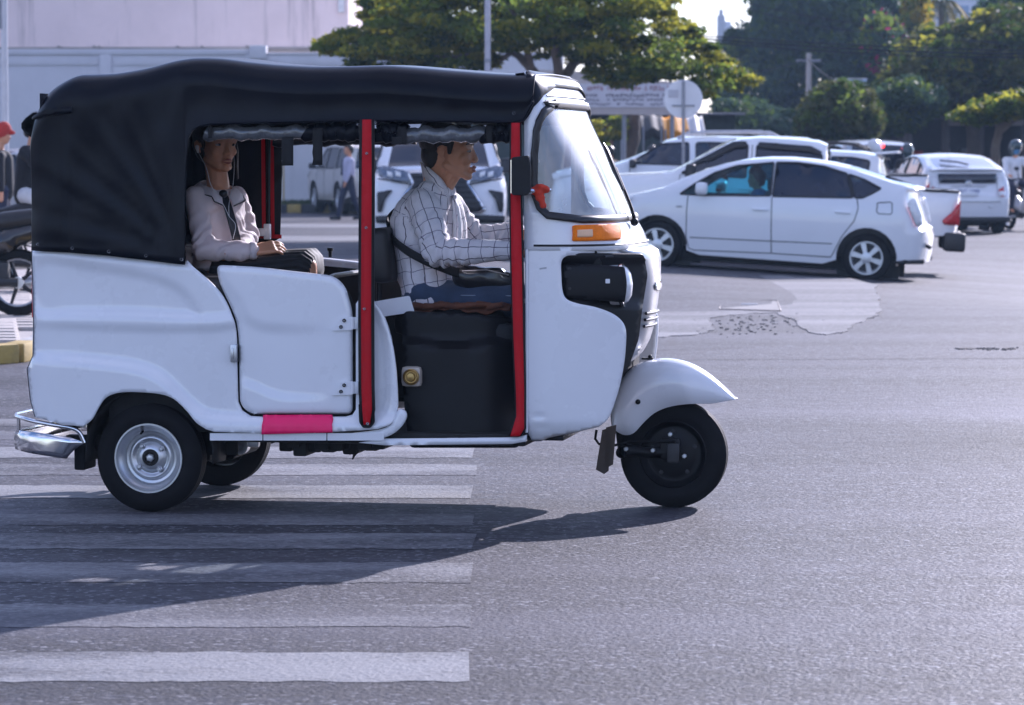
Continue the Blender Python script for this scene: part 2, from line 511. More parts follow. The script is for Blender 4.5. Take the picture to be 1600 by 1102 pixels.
# =====================================================================  GROUND
def asphalt(name, base, light, wear=0.0, scale=1.0):
    m = bpy.data.materials.new(name); m.use_nodes = True
    nt = m.node_tree; N = nt.nodes; L = nt.links; b = N['Principled BSDF']
    tc = N.new('ShaderNodeTexCoord')
    def nz(s, d=4, r=0.6):
        n = N.new('ShaderNodeTexNoise'); n.inputs['Scale'].default_value = s; n.inputs['Detail'].default_value = d; n.inputs['Roughness'].default_value = r
        L.new(tc.outputs['Object'], n.inputs['Vector']); return n
    def rng(inp, a, b_, c=0.0, d=1.0):
        q = N.new('ShaderNodeMapRange'); q.inputs['From Min'].default_value = a; q.inputs['From Max'].default_value = b_
        q.inputs['To Min'].default_value = c; q.inputs['To Max'].default_value = d; L.new(inp, q.inputs['Value']); return q.outputs[0]
    def mix(f, A, B):
        x = N.new('ShaderNodeMix'); x.data_type = 'RGBA'
        if isinstance(f, float): x.inputs['Factor'].default_value = f
        else: L.new(f, x.inputs['Factor'])
        for s, v in (('A', A), ('B', B)):
            if isinstance(v, tuple): x.inputs[s].default_value = (*v, 1)
            else: L.new(v, x.inputs[s])
        return x.outputs['Result']
    vo = N.new('ShaderNodeTexVoronoi'); vo.inputs['Scale'].default_value = 62 * scale; L.new(tc.outputs['Object'], vo.inputs['Vector'])
    vo2 = N.new('ShaderNodeTexVoronoi'); vo2.inputs['Scale'].default_value = 40 * scale; L.new(tc.outputs['Object'], vo2.inputs['Vector'])
    c1 = mix(rng(nz(1.1, 8, 0.7).outputs['Fac'], 0.32, 0.68), tuple(x * 0.82 for x in base), tuple(x * 1.18 for x in base))
    sep = N.new('ShaderNodeSeparateColor'); L.new(vo.outputs['Color'], sep.inputs[0])
    stones = rng(sep.outputs[0], 0.84, 0.96)
    c2 = mix(stones, c1, light)  # pale aggregate; its contrast also paints in the stones' glints
    sep2 = N.new('ShaderNodeSeparateColor'); L.new(vo2.outputs['Color'], sep2.inputs[0])
    c2 = mix(rng(sep2.outputs[1], 0.66, 0.86, 0.0, 0.85), c2, tuple(x * 0.45 for x in base))
    # long tyre-polished lanes along X
    mp = N.new('ShaderNodeMapping'); mp.inputs['Scale'].default_value = (0.035, 0.9, 1)
    L.new(tc.outputs['Object'], mp.inputs['Vector'])
    ln = N.new('ShaderNodeTexNoise'); ln.inputs['Scale'].default_value = 1.0; ln.inputs['Detail'].default_value = 5; L.new(mp.outputs[0], ln.inputs['Vector'])
    c3 = mix(rng(ln.outputs['Fac'], 0.44, 0.66, 0.0, 0.6), c2, tuple(x * 2.2 for x in base))
    c3 = mix(rng(ln.outputs['Fac'], 0.30, 0.46, 0.70, 0.0), c3, tuple(x * 0.5 for x in base))
    st = nz(0.55, 7, 0.72)
    sx_ = N.new('ShaderNodeSeparateXYZ'); L.new(tc.outputs['Object'], sx_.inputs[0])
    def mul(a, b_):
        q = N.new('ShaderNodeMath'); q.operation = 'MULTIPLY'; L.new(a, q.inputs[0]); L.new(b_, q.inputs[1]); return q.outputs[0]
    # an old wet-looking stain along the lane, and a paler dusty lane behind it
    bx_ = rng(sx_.outputs[0], 0.9, 2.6)
    stain = mul(mul(rng(sx_.outputs[1], 15.9, 16.9), rng(sx_.outputs[1], 18.3, 17.5)), mul(bx_, rng(ln.outputs['Fac'], 0.30, 0.5, 0.5, 0.95)))
    c3 = mix(stain, c3, tuple(x * 0.28 for x in base))
    dust = mul(mul(rng(sx_.outputs[1], 18.2, 19.0), rng(sx_.outputs[1], 20.8, 19.4)), mul(bx_, rng(nz(0.8, 5).outputs['Fac'], 0.35, 0.65, 0.1, 0.6)))
    c3 = mix(dust, c3, tuple(x * 3.6 for x in base))
    c3 = mix(rng(st.outputs['Fac'], 0.54, 0.68, 0.0, 0.6), c3, tuple(x * 0.45 for x in base))
    L.new(c3, b.inputs['Base Color'])
    b.inputs['Roughness'].default_value = 0.62
    b.inputs['Specular IOR Level'].default_value = 0.22
    L.new(rng(nz(9, 6).outputs['Fac'], 0.3, 0.7, 0.54, 0.76), b.inputs['Roughness'])
    h1 = nz(240 * scale, 3); 
    ad = N.new('ShaderNodeMath'); ad.operation = 'ADD'
    L.new(rng(vo.outputs['Distance'], 0, 0.6, 1.0, 0.0), ad.inputs[0]); L.new(rng(vo2.outputs['Distance'], 0, 0.7, 1.1, 0.0), ad.inputs[1])
    ad2 = N.new('ShaderNodeMath'); ad2.operation = 'ADD'; L.new(ad.outputs[0], ad2.inputs[0]); L.new(h1.outputs['Fac'], ad2.inputs[1])
    bp = N.new('ShaderNodeBump'); bp.inputs['Strength'].default_value = 0.9; bp.inputs['Distance'].default_value = 0.0017
    L.new(ad2.outputs[0], bp.inputs['Height']); L.new(bp.outputs[0], b.inputs['Normal'])
    MATS[name] = m; return m

M_ASPH = asphalt('asphalt', (0.043, 0.0415, 0.049), (0.20, 0.197, 0.21))
M_CONC = asphalt('worn_concrete', (0.135, 0.13, 0.133), (0.26, 0.25, 0.25), scale=0.8)

def paint_mat(name, col, wear):
    m = M_ASPH.copy(); m.name = name
    nt = m.node_tree; N = nt.nodes; L = nt.links; b = N['Principled BSDF']
    src = b.inputs['Base Color'].links[0].from_socket
    tc = [n for n in N if n.type == 'TEX_COORD'][0]
    n1 = N.new('ShaderNodeTexNoise'); n1.inputs['Scale'].default_value = 55; n1.inputs['Detail'].default_value = 6; n1.inputs['Roughness'].default_value = 0.8
    mp = N.new('ShaderNodeMapping'); mp.inputs['Scale'].default_value = (0.35, 1, 1); L.new(tc.outputs['Object'], mp.inputs[0]); L.new(mp.outputs[0], n1.inputs[0])
    n2 = N.new('ShaderNodeTexNoise'); n2.inputs['Scale'].default_value = 2.2; n2.inputs['Detail'].default_value = 4; L.new(mp.outputs[0], n2.inputs[0])
    ad = N.new('ShaderNodeMath'); ad.operation = 'ADD'; L.new(n1.outputs['Fac'], ad.inputs[0]); L.new(n2.outputs['Fac'], ad.inputs[1])
    mr = N.new('ShaderNodeMapRange'); mr.inputs['From Min'].default_value = 0.78 + wear * 0.2; mr.inputs['From Max'].default_value = 1.02 + wear * 0.2
    mr.inputs['To Min'].default_value = 0.28 * (1 - wear); mr.inputs['To Max'].default_value = 0.97 - wear * 0.35
    L.new(ad.outputs[0], mr.inputs['Value'])
    mx = N.new('ShaderNodeMix'); mx.data_type = 'RGBA'; L.new(mr.outputs[0], mx.inputs['Factor']); L.new(src, mx.inputs['A']); mx.inputs['B'].default_value = (*col, 1)
    L.new(mx.outputs['Result'], b.inputs['Base Color'])
    MATS[name] = m; return m
M_PAINT = paint_mat('worn_road_paint', (0.27, 0.27, 0.275), 0.33)
M_PAINT2 = paint_mat('faded_road_paint', (0.34, 0.34, 0.35), 0.85)
M_PAINT3 = paint_mat('half_faded_road_paint', (0.25, 0.25, 0.255), 0.66)

def gz(x, y):                               # the crossing road falls away to the right
    k = max(0, min(1, (y - 30) / 8.0)); env = k * k * (3 - 2 * k) * (1 - max(0, min(1, (y - 49) / 9.0)))
    a = max(0, min(1, (x + 7) / 8.5)); a = a * a * (3 - 2 * a)
    return env * (0.10 * a - 0.060 * min(max(0, x - 1.5), 9.0))
gxs = [-400, -120, -60, -30] + [-20 + i for i in range(41)] + [30, 60, 120, 400]
gys = [-20, -5, 5, 10, 15, 20, 25] + [28 + i for i in range(33)] + [65, 75, 90, 120, 200, 400, 900]
mb = MB(); mb.add([(x, y, gz(x, y)) for y in gys for x in gxs], [(j * len(gxs) + i, j * len(gxs) + i + 1, (j + 1) * len(gxs) + i + 1, (j + 1) * len(gxs) + i) for j in range(len(gys) - 1) for i in range(len(gxs) - 1)])
road = mb.build('road', M_ASPH, auto=180); tag(road, kind='structure')
# zebra crossing stripes with slightly ragged edges
def ragged(x0, x1, y0, y1, z, name, m, n=110, amp=0.018):
    top = [(x0 + (x1 - x0) * i / n, y1 + rnd.uniform(-amp, amp)) for i in range(n + 1)]
    bot = [(x0 + (x1 - x0) * i / n, y0 + rnd.uniform(-amp, amp)) for i in range(n + 1)]
    top[-1] = (top[-1][0] - rnd.uniform(0, .03), top[-1][1]); bot[-1] = (bot[-1][0] - rnd.uniform(0, .03), bot[-1][1])
    v = [(a, b, z) for a, b in bot] + [(a, b, z) for a, b in top]
    f = [(i, i + 1, n + 2 + i, n + 1 + i) for i in range(n)]
    o = MB().add(v, f).build(name, m, road, smooth=False); return o
ST = [(1020, 1066, M_PAINT), (945, 980, M_PAINT3), (880, 911, M_PAINT3), (834, 858, M_PAINT3), (804, 821, M_PAINT3), (759, 779, M_PAINT), (726, 743, M_PAINT3), (699, 716, M_PAINT), (674, 688, M_PAINT3), (655, 666, M_PAINT3)]
for y0, y1, m in ST:
    a, b = G(746, y1), G(746, y0)
    ragged(-7.0, (a.x + b.x) / 2, a.y, b.y, 0.0018, 'crosswalk_stripe', m)
for y0, y1, x1 in ((350, 356, 620), (369, 377, 640), (392, 402, 660)):       # the other crossing, farther up
    a, b = G(x1, y1), G(x1, y0)
    ragged(-22.0, b.x, a.y, b.y, 0.004, 'crosswalk_stripe', M_PAINT, 20, 0.02)
for y0, y1, x0, x1 in ((437, 444, 1010, 1180), (649, 656, 1170, 1600),):
    pass
# concrete repair with a broken outline
CP = [(880, 432), (1060, 428), (1200, 432), (1330, 436), (1368, 446), (1372, 462), (1380, 486), (1362, 497), (1342, 505), (1318, 520), (1288, 524), (1262, 520), (1238, 500), (1210, 490), (1150, 492), (1108, 498), (1118, 516), (1090, 524), (1040, 527), (960, 530), (880, 530)]
pts = []
for i in range(len(CP)):
    a, b = CP[i], CP[(i + 1) % len(CP)]
    for k in range(6):
        t = k / 6; pts.append((a[0] + (b[0] - a[0]) * t + rnd.uniform(-5, 5), a[1] + (b[1] - a[1]) * t + rnd.uniform(-1.0, 1.0)))
gp = [G(x, y) for x, y in pts]
mb = MB(); mb.prism([(p.x, p.y) for p in gp], lambda p: (p[0], p[1], 0.007), lambda p: (p[0], p[1], -0.02))
cs_ = mb.build('concrete_patch', M_CONC, road, smooth=False)
CP2 = [(1205, 497), (1240, 493), (1330, 494), (1352, 498), (1335, 508), (1300, 520), (1262, 522), (1240, 512)]
gp = [G(x, y) for x, y in fillet(CP2, 8, 2)]
# drain cover in its frame
a, b, c, d = G(1128, 470), G(1214, 472), G(1220, 488), G(1124, 485)
mb = MB(); mb.prism([(p.x, p.y) for p in (a, b, c, d)], lambda p: (p[0], p[1], 0.011), lambda p: (p[0], p[1], -0.02)); mh = mb.build('drain_cover', mat('grey_concrete', (0.2, 0.19, 0.185), rough=0.8, var=0.2, bump=0.003, bscale=40), None, smooth=False)
tag(mh, 'rectangular concrete drain cover set in the broken pale road patch', 'drain cover')
for p, q in ((a, b), (d, c), (b, c), (d, a)):
    e = MB().tube([Vector((p.x, p.y, 0.008)), Vector((q.x, q.y, 0.008))], 0.009, 4).build('cover_frame', mat('rusty_iron', (0.10, 0.08, 0.075), rough=0.7, var=0.3), mh)
m_ = (a + c) / 2; MB().box((m_.x, m_.y + 0.1, 0.014), (0.16, 0.10, 0.012), bev=0.003).build('lift_handle', mat('galvanised', (0.4, 0.4, 0.42), rough=0.4, metal=0.7), mh)
# loose broken pieces round the patch and in the small holes on the right
mb = MB()
for i in range(170):
    k = rnd.random()
    if k < 0.75: px, py = rnd.gauss(1185, 50), rnd.gauss(506, 11)
    else: px, py = rnd.gauss(1540, 30), rnd.gauss(546, 1.2)
    g = G(px, py); s = rnd.uniform(0.006, 0.020)
    mb.box((g.x, g.y, s * 0.25), (s * 1.5, s, s * 0.7), rot=rnd.uniform(0, 3), bev=s * 0.15)
rub = mb.build('road_rubble', mat('rubble', (0.17, 0.16, 0.155), rough=0.85, var=0.4), smooth=False); tag(rub, kind='stuff')
for px, w in ((1508, 12), (1548, 10), (1580, 8)):
    g0 = G(px, 545); pts = [(g0.x + 0.045 * w / 12 * 1.6 * math.cos(t) * rnd.uniform(.7, 1.2), g0.y + 0.11 * math.sin(t) * rnd.uniform(.7, 1.2)) for t in np.linspace(0, 2 * math.pi, 14)[:-1]]
    MB().prism(pts, lambda p: (p[0], p[1], 0.004), lambda p: (p[0], p[1], -0.01)).build('pothole', mat('dark_hole', (0.03, 0.026, 0.024), rough=0.9, var=0.3), road, smooth=False)

# long surfacing joint and hairline cracks across the road
M_CRACK = mat('tar_joint', (0.022, 0.021, 0.023), rough=0.8, var=0.3)
def crack(px0, py0, px1, py1, w, n=40, amp=1.0):
    q = [G(px0 + (px1 - px0) * i / n + rnd.uniform(-3, 3), py0 + (py1 - py0) * i / n + rnd.uniform(-amp, amp)) for i in range(n + 1)]
    v, f = [], []
    for i, a in enumerate(q):
        d = (q[min(i + 1, n)] - q[max(i - 1, 0)]).normalized(); nn = Vector((-d.y, d.x, 0)); ww = w * rnd.uniform(.3, 1.0)
        z = gz(a.x, a.y) + .0022
        v += [(a.x + nn.x * ww, a.y + nn.y * ww, z), (a.x - nn.x * ww, a.y - nn.y * ww, z)]
    f = [(2 * i, 2 * i + 1, 2 * i + 3, 2 * i + 2) for i in range(n)]
    MB().add(v, f).build('road_crack', M_CRACK, road, smooth=False)
crack(1005, 563, 1640, 560, .028, 60, .5)
crack(1150, 693, 1640, 690, .006, 50, .6)
crack(1360, 446, 1378, 500, .012, 14, 1.0)
crack(1010, 548, 1180, 543, .012, 24, .8)
crack(1040, 527, 1120, 519, .014, 16, .8)
# =====================================================================  THE AUTO RICKSHAW
T_YAW = R(-10.0)
_c, _s = math.cos(T_YAW), math.sin(T_YAW)
_g = G(238, 799)
T = Frame((_g.x - (0.56 * _s), _g.y + 0.56 * _c, 0), T_YAW)     # origin: middle of the rear axle on the ground
W0 = 0.62
rick = empty('auto_rickshaw', 'white three wheeled auto rickshaw with black canopy, crossing the zebra stripes', 'auto rickshaw', T.o, T_YAW)

def at_arr(pts, y, fr=None):
    fr = fr or T
    pts = np.asarray(pts, float); y = np.broadcast_to(np.asarray(y, float), (len(pts),))
    a = (pts[:, 0] - CX) / F_PX; b = (CY - pts[:, 1]) / F_PX
    d = np.stack([a, CA + b * SA, -SA + b * CA], 1)
    n = np.array([-fr.s, fr.c, 0.0]); o = np.array(fr.o); c = np.array(CAM_O)
    t = (y - (c - o) @ n) / (d @ n)
    p = c + d * t[:, None] - o
    return np.stack([p[:, 0] * fr.c + p[:, 1] * fr.s, -p[:, 0] * fr.s + p[:, 1] * fr.c, p[:, 2]], 1)

def L_(px, py, y=-W0):
    return T.at(px, py, y)

def pside(yf):
    if callable(yf): return lambda p: at_arr(p, yf(np.asarray(p, float)))
    return lambda p: at_arr(p, yf)

def px_panel(name, outline, step, yf, m, holes=(), solid=0.0, parent=rick, auto=60):
    mb = MB(); mb.surf(outline, step, pside(yf), holes)
    return mb.build(name, m, parent, solid=solid, auto=auto)

# ---------------------------------------------------------------- rear body shell
def rear_round(p):
    k = np.clip((102 - p[:, 0]) / 60.0, 0, 0.995)
    return 0.13 * (1 - np.sqrt(1 - k * k))
RB = spline([(50, 392), (110, 391), (170, 397), (230, 403), (286, 411)], 4)[:-1] + [(286, 411), (293, 407), (305, 420)] + \
     spline([(305, 420), (330, 442), (348, 463), (362, 492), (369, 520), (370, 560), (371, 600), (372, 628)], 4)[1:] + \
     [(378, 641), (392, 650), (420, 652), (540, 651), (551, 648), (556, 640), (556, 475), (560, 469), (576, 466)] + \
     spline([(584, 470), (600, 500), (612, 535), (618, 570), (621, 610), (621, 640), (612, 660), (590, 671)], 4) + \
     [(500, 676), (400, 677), (335, 675)] + \
     spline([(322, 671), (306, 660), (290, 640), (272, 624), (250, 616), (215, 613), (185, 614), (165, 622), (154, 637), (144, 655), (130, 667)], 4) + \
     [(95, 663), (55, 652), (48, 625), (43, 577), (52, 556), (53, 500)]
recA = spline([(60, 410), (150, 418), (230, 432), (280, 452), (306, 486), (300, 493), (200, 488), (120, 488), (60, 486)], 5, True)
beltl = [(40, 508), (150, 512), (250, 515), (330, 514), (372, 509), (372, 492), (330, 497), (200, 493), (40, 491)]
flare = spline([(30, 558), (90, 560), (160, 566), (215, 574), (252, 590), (282, 618), (312, 644), (345, 653), (420, 655), (560, 656)], 5) + [(640, 656), (640, 720), (30, 720)]
jamb = spline([(586, 486), (601, 520), (606, 560), (607, 610), (604, 636), (594, 648), (577, 652), (572, 640), (574, 500)], 4, True)
def y_rear(p):
    y = -W0 + rear_round(p)
    y = y + 0.013 * sstep(sd(p, recA), 9)
    y = y - 0.010 * sstep(sd(p, beltl), 7)
    y = y - 0.030 * sstep(sd(p, flare), 11)
    y = y + 0.020 * sstep(sd(p, jamb), 6)
    top = 0.012 * np.clip(1 - (p[:, 1] - (388 + np.clip(p[:, 0] - 60, 0, 240) * 0.09)) / 9.0, 0, 1)
    return y + top
rb = px_panel('rear_body_panel', RB, 5.0, y_rear, M_WHITE, solid=0.012)
rbf = mirror_y(rb)
# rear face between the two sides
pr = at_arr([(50, 392), (53, 500), (52, 556), (43, 577), (48, 625), (55, 652)], y_rear(np.array([(50., 392.), (53, 500), (52, 556), (43, 577), (48, 625), (55, 652)])))
mb = MB()
mb.loft([[(q[0] - 0.004 - 0.03 * (1 - (k / 6.0 * 2 - 1) ** 2), q[1] * (1 - k / 3.0), q[2]) for k in range(7)] for q in pr], closed_ring=False)
mb.build('tail_panel', M_WHITE, rick)
a, b_ = L_(50, 412, -0.5), L_(51, 497, -0.5)
MB().box((a.x + 0.012, -0.47, (a.z + b_.z) / 2), (0.03, 0.07, a.z - b_.z), bev=0.008).build('tail_light', M_REDLENS, rick)
MB().box((a.x + 0.012, 0.47, (a.z + b_.z) / 2), (0.03, 0.07, a.z - b_.z), bev=0.008).build('tail_light', M_REDLENS, rick)

# ---------------------------------------------------------------- passenger door
DO = fillet([(338, 414), (400, 417), (470, 425), (522, 431), (540, 447), (551, 486), (551, 647), (391, 647), (375, 632), (374, 565), (373, 520), (366, 490), (352, 462), (342, 440)],
            [10, 20, 20, 12, 14, 14, 10, 14, 14, 20, 20, 20, 20, 12], 4)
sw1 = spline([(372, 470), (385, 497), (410, 511), (450, 514), (500, 515), (545, 514)], 5) + [(560, 500), (560, 400), (340, 400), (340, 430)]
sw2 = spline([(376, 596), (400, 604), (425, 615), (450, 620), (500, 621), (540, 621)], 5) + [(560, 660), (370, 660)]
def y_door(p):
    y = np.full(len(p), -W0 - 0.004)
    fade = np.clip((520 - p[:, 0]) / 90, 0, 1)
    y = y - 0.010 * sstep(sd(p, sw1), 10) * fade
    y = y - 0.010 * sstep(sd(p, sw2), 7) * fade
    e = dist_line(p, DO)
    return y + 0.010 * np.clip(1 - e / 7, 0, 1) ** 2
door = px_panel('passenger_door', DO, 5.0, y_door, M_WHITE, solid=0.02)
def quad_plate(name, poly, y0, th, m, parent, r=3):
    o = fillet(poly, r, 3)
    mb = MB(); mb.prism(o, lambda p: L_(p[0], p[1], y0 - th), lambda p: L_(p[0], p[1], y0))
    return mb.build(name, m, parent, smooth=False)
for hy in (505, 606):
    h = quad_plate('hinge', [(518, hy + 12), (534, hy - 9), (552, hy - 10), (552, hy + 11)], -W0 - 0.006, 0.008, M_WHITE, door, 2)
    mb = MB()
    mb.cyl(L_(551, hy - 9, -W0 - 0.016), L_(551, hy + 9, -W0 - 0.016), 0.008, 8)
    mb.box(L_(556, hy, -W0 - 0.01), (0.022, 0.01, 0.05), bev=0.003)
    mb.build('hinge_knuckle', M_WHITE, door)
    mb = MB()
    for bx, by in ((538, hy - 4), (533, hy + 6)):
        p = L_(bx, by, -W0 - 0.014); mb.lathe([(0.0075, 0), (0.0075, -0.006), (0.004, -0.008)], p, (0, 1, 0), 8)
    mb.build('hinge_bolt', M_BLACKPLASTIC, door)
mirror_y(door)
mb = MB(); p = L_(366, 552, -W0 - 0.01)
mb.box(p, (0.028, 0.03, 0.075), bev=0.004); mb.box(p + Vector((-0.004, -0.012, 0)), (0.012, 0.016, 0.045), bev=0.003)
mb.build('door_latch', M_STEEL, rick)
# dark inner wall right behind the door gap
px_panel('inner_panel', fillet([(345, 425), (520, 440), (545, 455), (560, 500), (560, 660), (370, 660), (360, 520)], 6, 2), 20, -W0 + 0.035, M_DARK, solid=0.01)
px_panel('inner_panel', fillet([(345, 425), (520, 440), (545, 455), (560, 500), (560, 660), (370, 660), (360, 520)], 6, 2), 20, -W0 + 0.035, M_DARK, solid=0.01)
KIDS[rick.name][-1].data = KIDS[rick.name][-1].data.copy()
o = KIDS[rick.name].pop(); mirror_y(o); bpy.data.objects.remove(o)

# ---------------------------------------------------------------- sill strips, pink tape
for x0, x1 in ((328, 410), (411.5, 510), (511.5, 600)):
    quad_plate('sill_strip', [(x0, 677), (x1, 677), (x1, 688.5), (x0, 688.5)], -W0 + 0.0, 0.02, M_WHITE, rick, 1)
mb = MB()
mb.surf(spline([(590, 672), (612, 661), (622, 641), (633, 643), (634, 655), (622, 672), (600, 684), (560, 688), (520, 688), (520, 681)], 4, True), 6, pside(-W0 - 0.014))
mb.build('sill_trim', M_WHITE, rick, solid=0.02)
mb = MB(); mb.surf([(600, 686), (808, 684), (822, 680), (822, 690), (800, 694), (600, 696), (560, 692)], 12, pside(-W0 - 0.004)); mb.build('floor_edge', M_WHITE, rick, solid=0.03)
M_PINK = mat('pink_tape', (1.0, 0.012, 0.14), rough=0.5, var=0.06, vscale=12, bump=0.0015, bscale=30)
TP = [(411, 648.5), (519, 648), (520.5, 655), (518.5, 663), (519.5, 676), (460, 677.5), (408.5, 679), (409, 665), (411, 657)]
px_panel('pink_tape', TP, 5, lambda p: y_rear(p) - 0.007 + 0.003 * np.sin(p[:, 0] * 0.3) * np.clip((p[:, 1] - 660) / 20, 0, 1), M_PINK, solid=0.003)

# ---------------------------------------------------------------- canopy
M_VINYL = mat('black_vinyl', (0.0045, 0.0055, 0.010), rough=0.33, var=0.25, vscale=4, bump=0.0025, bscale=9.0, spec=0.15, rvar=0.07, dirt=0.10, dirtcol=(0.03, 0.03, 0.033))
tops = spline([(50, 190), (54, 172), (64, 152), (80, 135), (112, 118.5), (140, 116.5), (170, 115), (200, 110.5), (230, 104.5), (258, 97), (280, 92.5), (302, 90.5), (340, 91.5), (380, 96.5), (420, 100.5),
               (470, 103.5), (520, 104), (560, 103), (600, 102.5), (640, 105), (700, 110), (760, 114.5), (800, 116.5), (818, 116), (834, 117)], 4)
tops = [q for q in resample(tops, 7, False)]
tops = sorted([q for q in tops if abs(q[0] - 290) > 1.5] + [(289.2, 91.4), (290.4, 91.2)])
bots = [(50, 392), (110, 394.5), (170, 399.5), (230, 406.5), (290, 414), (290.4, 260), (293, 222), (298, 208), (305, 202), (314, 198), (330, 194.5), (420, 192), (565, 189), (700, 190), (800, 192), (818, 189), (834, 160)]
def fold(px, py):
    """tension folds running from the lower front corner of the rear curtain, soft ripples on the roof side"""
    d = np.array([290 - px, 408 - py]); rad = math.hypot(*d); ang = math.atan2(d[1], d[0])
    o = 0.0
    if px < 291 and 0.08 < ang < 1.45:
        amp = min(1, rad / 50) * max(0.12, min(1, (320 - rad) / 190))
        o += 0.0036 * amp * (math.sin(ang * 17 + 0.7) + 0.8 * math.sin(ang * 33 + rad * .015) + .35 * math.sin(ang * 61))
    o += 0.0022 * math.sin(px * 0.09 + py * 0.03) + 0.004 * math.sin(px * .023 + 1) * max(0, min(1, (230 - py) / 60))
    o += 0.006 * math.exp(-((px - 106) / 2.5) ** 2) * (py > 172)
    o += 0.004 * math.exp(-((px - 262 - (170 - py) * .35) / 9) ** 2) * (py < 200)
    return o
rings = []
for (px, py) in tops:
    yb = float(np.interp(px, [q[0] for q in bots], [q[1] for q in bots]))
    rr_ = float(rear_round(np.array([[px, 0.0]]))[0])
    A = L_(px, py, -W0 + 0.08); B = L_(px, yb, -W0)
    zt, zb = A.z, B.z
    x = L_(px, (py + min(yb, 230)) / 2, -W0 + rr_).x
    r = min(0.115, max(0.012, (zt - zb) * 0.8)); hw = W0 + 0.022 - rr_
    half = []
    for k in range(25):
        t = k / 24; z = zb + (zt - r - zb) * t; pyk = yb + (py + r * 375 - yb) * t
        half.append((x, -(hw - 0.006 * math.sin(t * math.pi) - fold(px, pyk)), z))
    f1 = fold(px, py + r * 375)
    for k in range(1, 9):
        t = k / 8 * math.pi / 2
        half.append((x, -(hw - f1 * (1 - k / 8) - 0.12 + 0.12 * math.cos(t)), zt - r + r * math.sin(t)))
    for k in range(1, 5):
        t = k / 5
        half.append((x, -(hw - 0.12) * (1 - t), zt + 0.012 * math.sin(t * math.pi / 2)))
    far = [(q[0], -q[1], q[2]) for q in half[::-1]]
    rings.append(half + [(x, 0, zt + 0.012)] + far)
mb = MB(); mb.loft(rings, closed_ring=False)
canopy = mb.build('canopy', M_VINYL, rick, solid=0.006, auto=80)
# the canopy's tail sheet and its overlapping flap
mb = MB(); mb.surf(fillet([(49, 183), (60, 176), (84, 167), (112, 166), (112, 177), (82, 180), (50, 188)], 3, 2), 5, pside(lambda q: -W0 - 0.030 + rear_round(q))); mb.build('canopy_flap', M_VINYL, rick, solid=0.004)
# hem along the bottom edge
mb = MB(); mb.tube([Vector(r[0]) + Vector((0, 0, 0.003)) for r in rings if r[0][0] > L_(312, 195).x], 0.007, 6)
mb.build('canopy_hem', M_VINYL, rick)
mb = MB(); a = L_(40, 197, -0.45)
mb.loft([[(a.x + 0.05 - 0.055 * math.sin(t * math.pi / 5) - 0.0, y, a.z + 0.055 - 0.11 * t / 5) for t in range(6)] for y in np.linspace(-0.5, 0.5, 7)], closed_ring=False)
mb.build('rear_visor', M_BLACKPLASTIC, rick, solid=0.006)
M_EYELET = mat('eyelet_metal', (0.75, 0.76, 0.78), rough=0.25, metal=0.9, var=0.05)
def eyelets(pts, parent, yoff, r0=0.0075, r1=0.0042, mm=None):
    for (px, py) in pts:
        yy = yoff(np.array([[px, py]], float))[0] if callable(yoff) else yoff
        mb = MB(); c = L_(px, py, yy - 0.007)
        mb.lathe([(r0, 0.003), (r0, -0.001), ((r0 + r1) / 2, -0.004), (r1, -0.001), (r1, 0.003)], c, (0, 1, 0), 12)
        mb.build('eyelet', mm or M_EYELET, parent)
eyelets([(59.5, 382), (113, 388), (170, 393), (228, 399.5), (283.5, 405.5)], canopy, lambda q: -W0 - 0.024 + rear_round(q))
eyelets([(803, 177)], canopy, -W0 - 0.026)
# far side curtain with its red strips
def fpx(px, py, y=0.585): return T.at(px, py, y)
mb = MB(); pl = [(300, 195), (441, 205), (440, 300), (438, 372), (395, 395), (300, 400)]
mb.surf(pl, 14, pside(lambda p: 0.60 + 0.008 * np.sin(p[:, 0] * 0.25)))
farcur = mb.build('far_curtain', M_VINYL, rick, solid=0.004)
M_RED = mat('red_vinyl', (0.52, 0.002, 0.008), rough=0.5, var=0.10, vscale=5, bump=0.0015, bscale=25, spec=0.25)
for x0, x1 in ((408, 414), (421.5, 427.5)):
    mb = MB(); mb.prism([(x0, 208), (x1, 208), (x1 + 1.5, 372), (x0 + 1.5, 372)], lambda p: fpx(p[0], p[1], 0.580), lambda p: fpx(p[0], p[1], 0.590))
    mb.build('red_strip', M_RED, rick, smooth=False)
mb = MB(); mb.prism([(392, 366), (440, 367), (440, 373), (392, 372)], lambda p: fpx(p[0], p[1], 0.578), lambda p: fpx(p[0], p[1], 0.59)); mb.build('red_strip', M_RED, rick, smooth=False)
mb = MB(); mb.tube([fpx(420, 205, 0.56), fpx(418.5, 372, 0.56)], 0.009, 8); mb.build('canopy_post', M_BLACKPLASTIC, rick)
mb = MB(); mb.box(fpx(418, 362, 0.54), (0.03, 0.03, 0.07), bev=0.005); mb.box(fpx(408, 363, 0.53), (0.05, 0.02, 0.035), bev=0.004); mb.build('post_bracket', M_WHITE, rick)

# canopy bows under the roof
for px in (112, 300, 575, 805):
    pts = []
    for k in range(13):
        t = k / 12; y = -0.585 + 1.17 * t
        z = L_(px, {112: 126, 300: 98, 575: 110, 805: 122}[px], 0).z - 0.05 - 0.11 * abs(2 * t - 1) ** 6
        pts.append((L_(px, 200).x, y, z))
    MB().tube(pts, 0.011, 8).build('roof_bow', M_BLACKPLASTIC, rick)

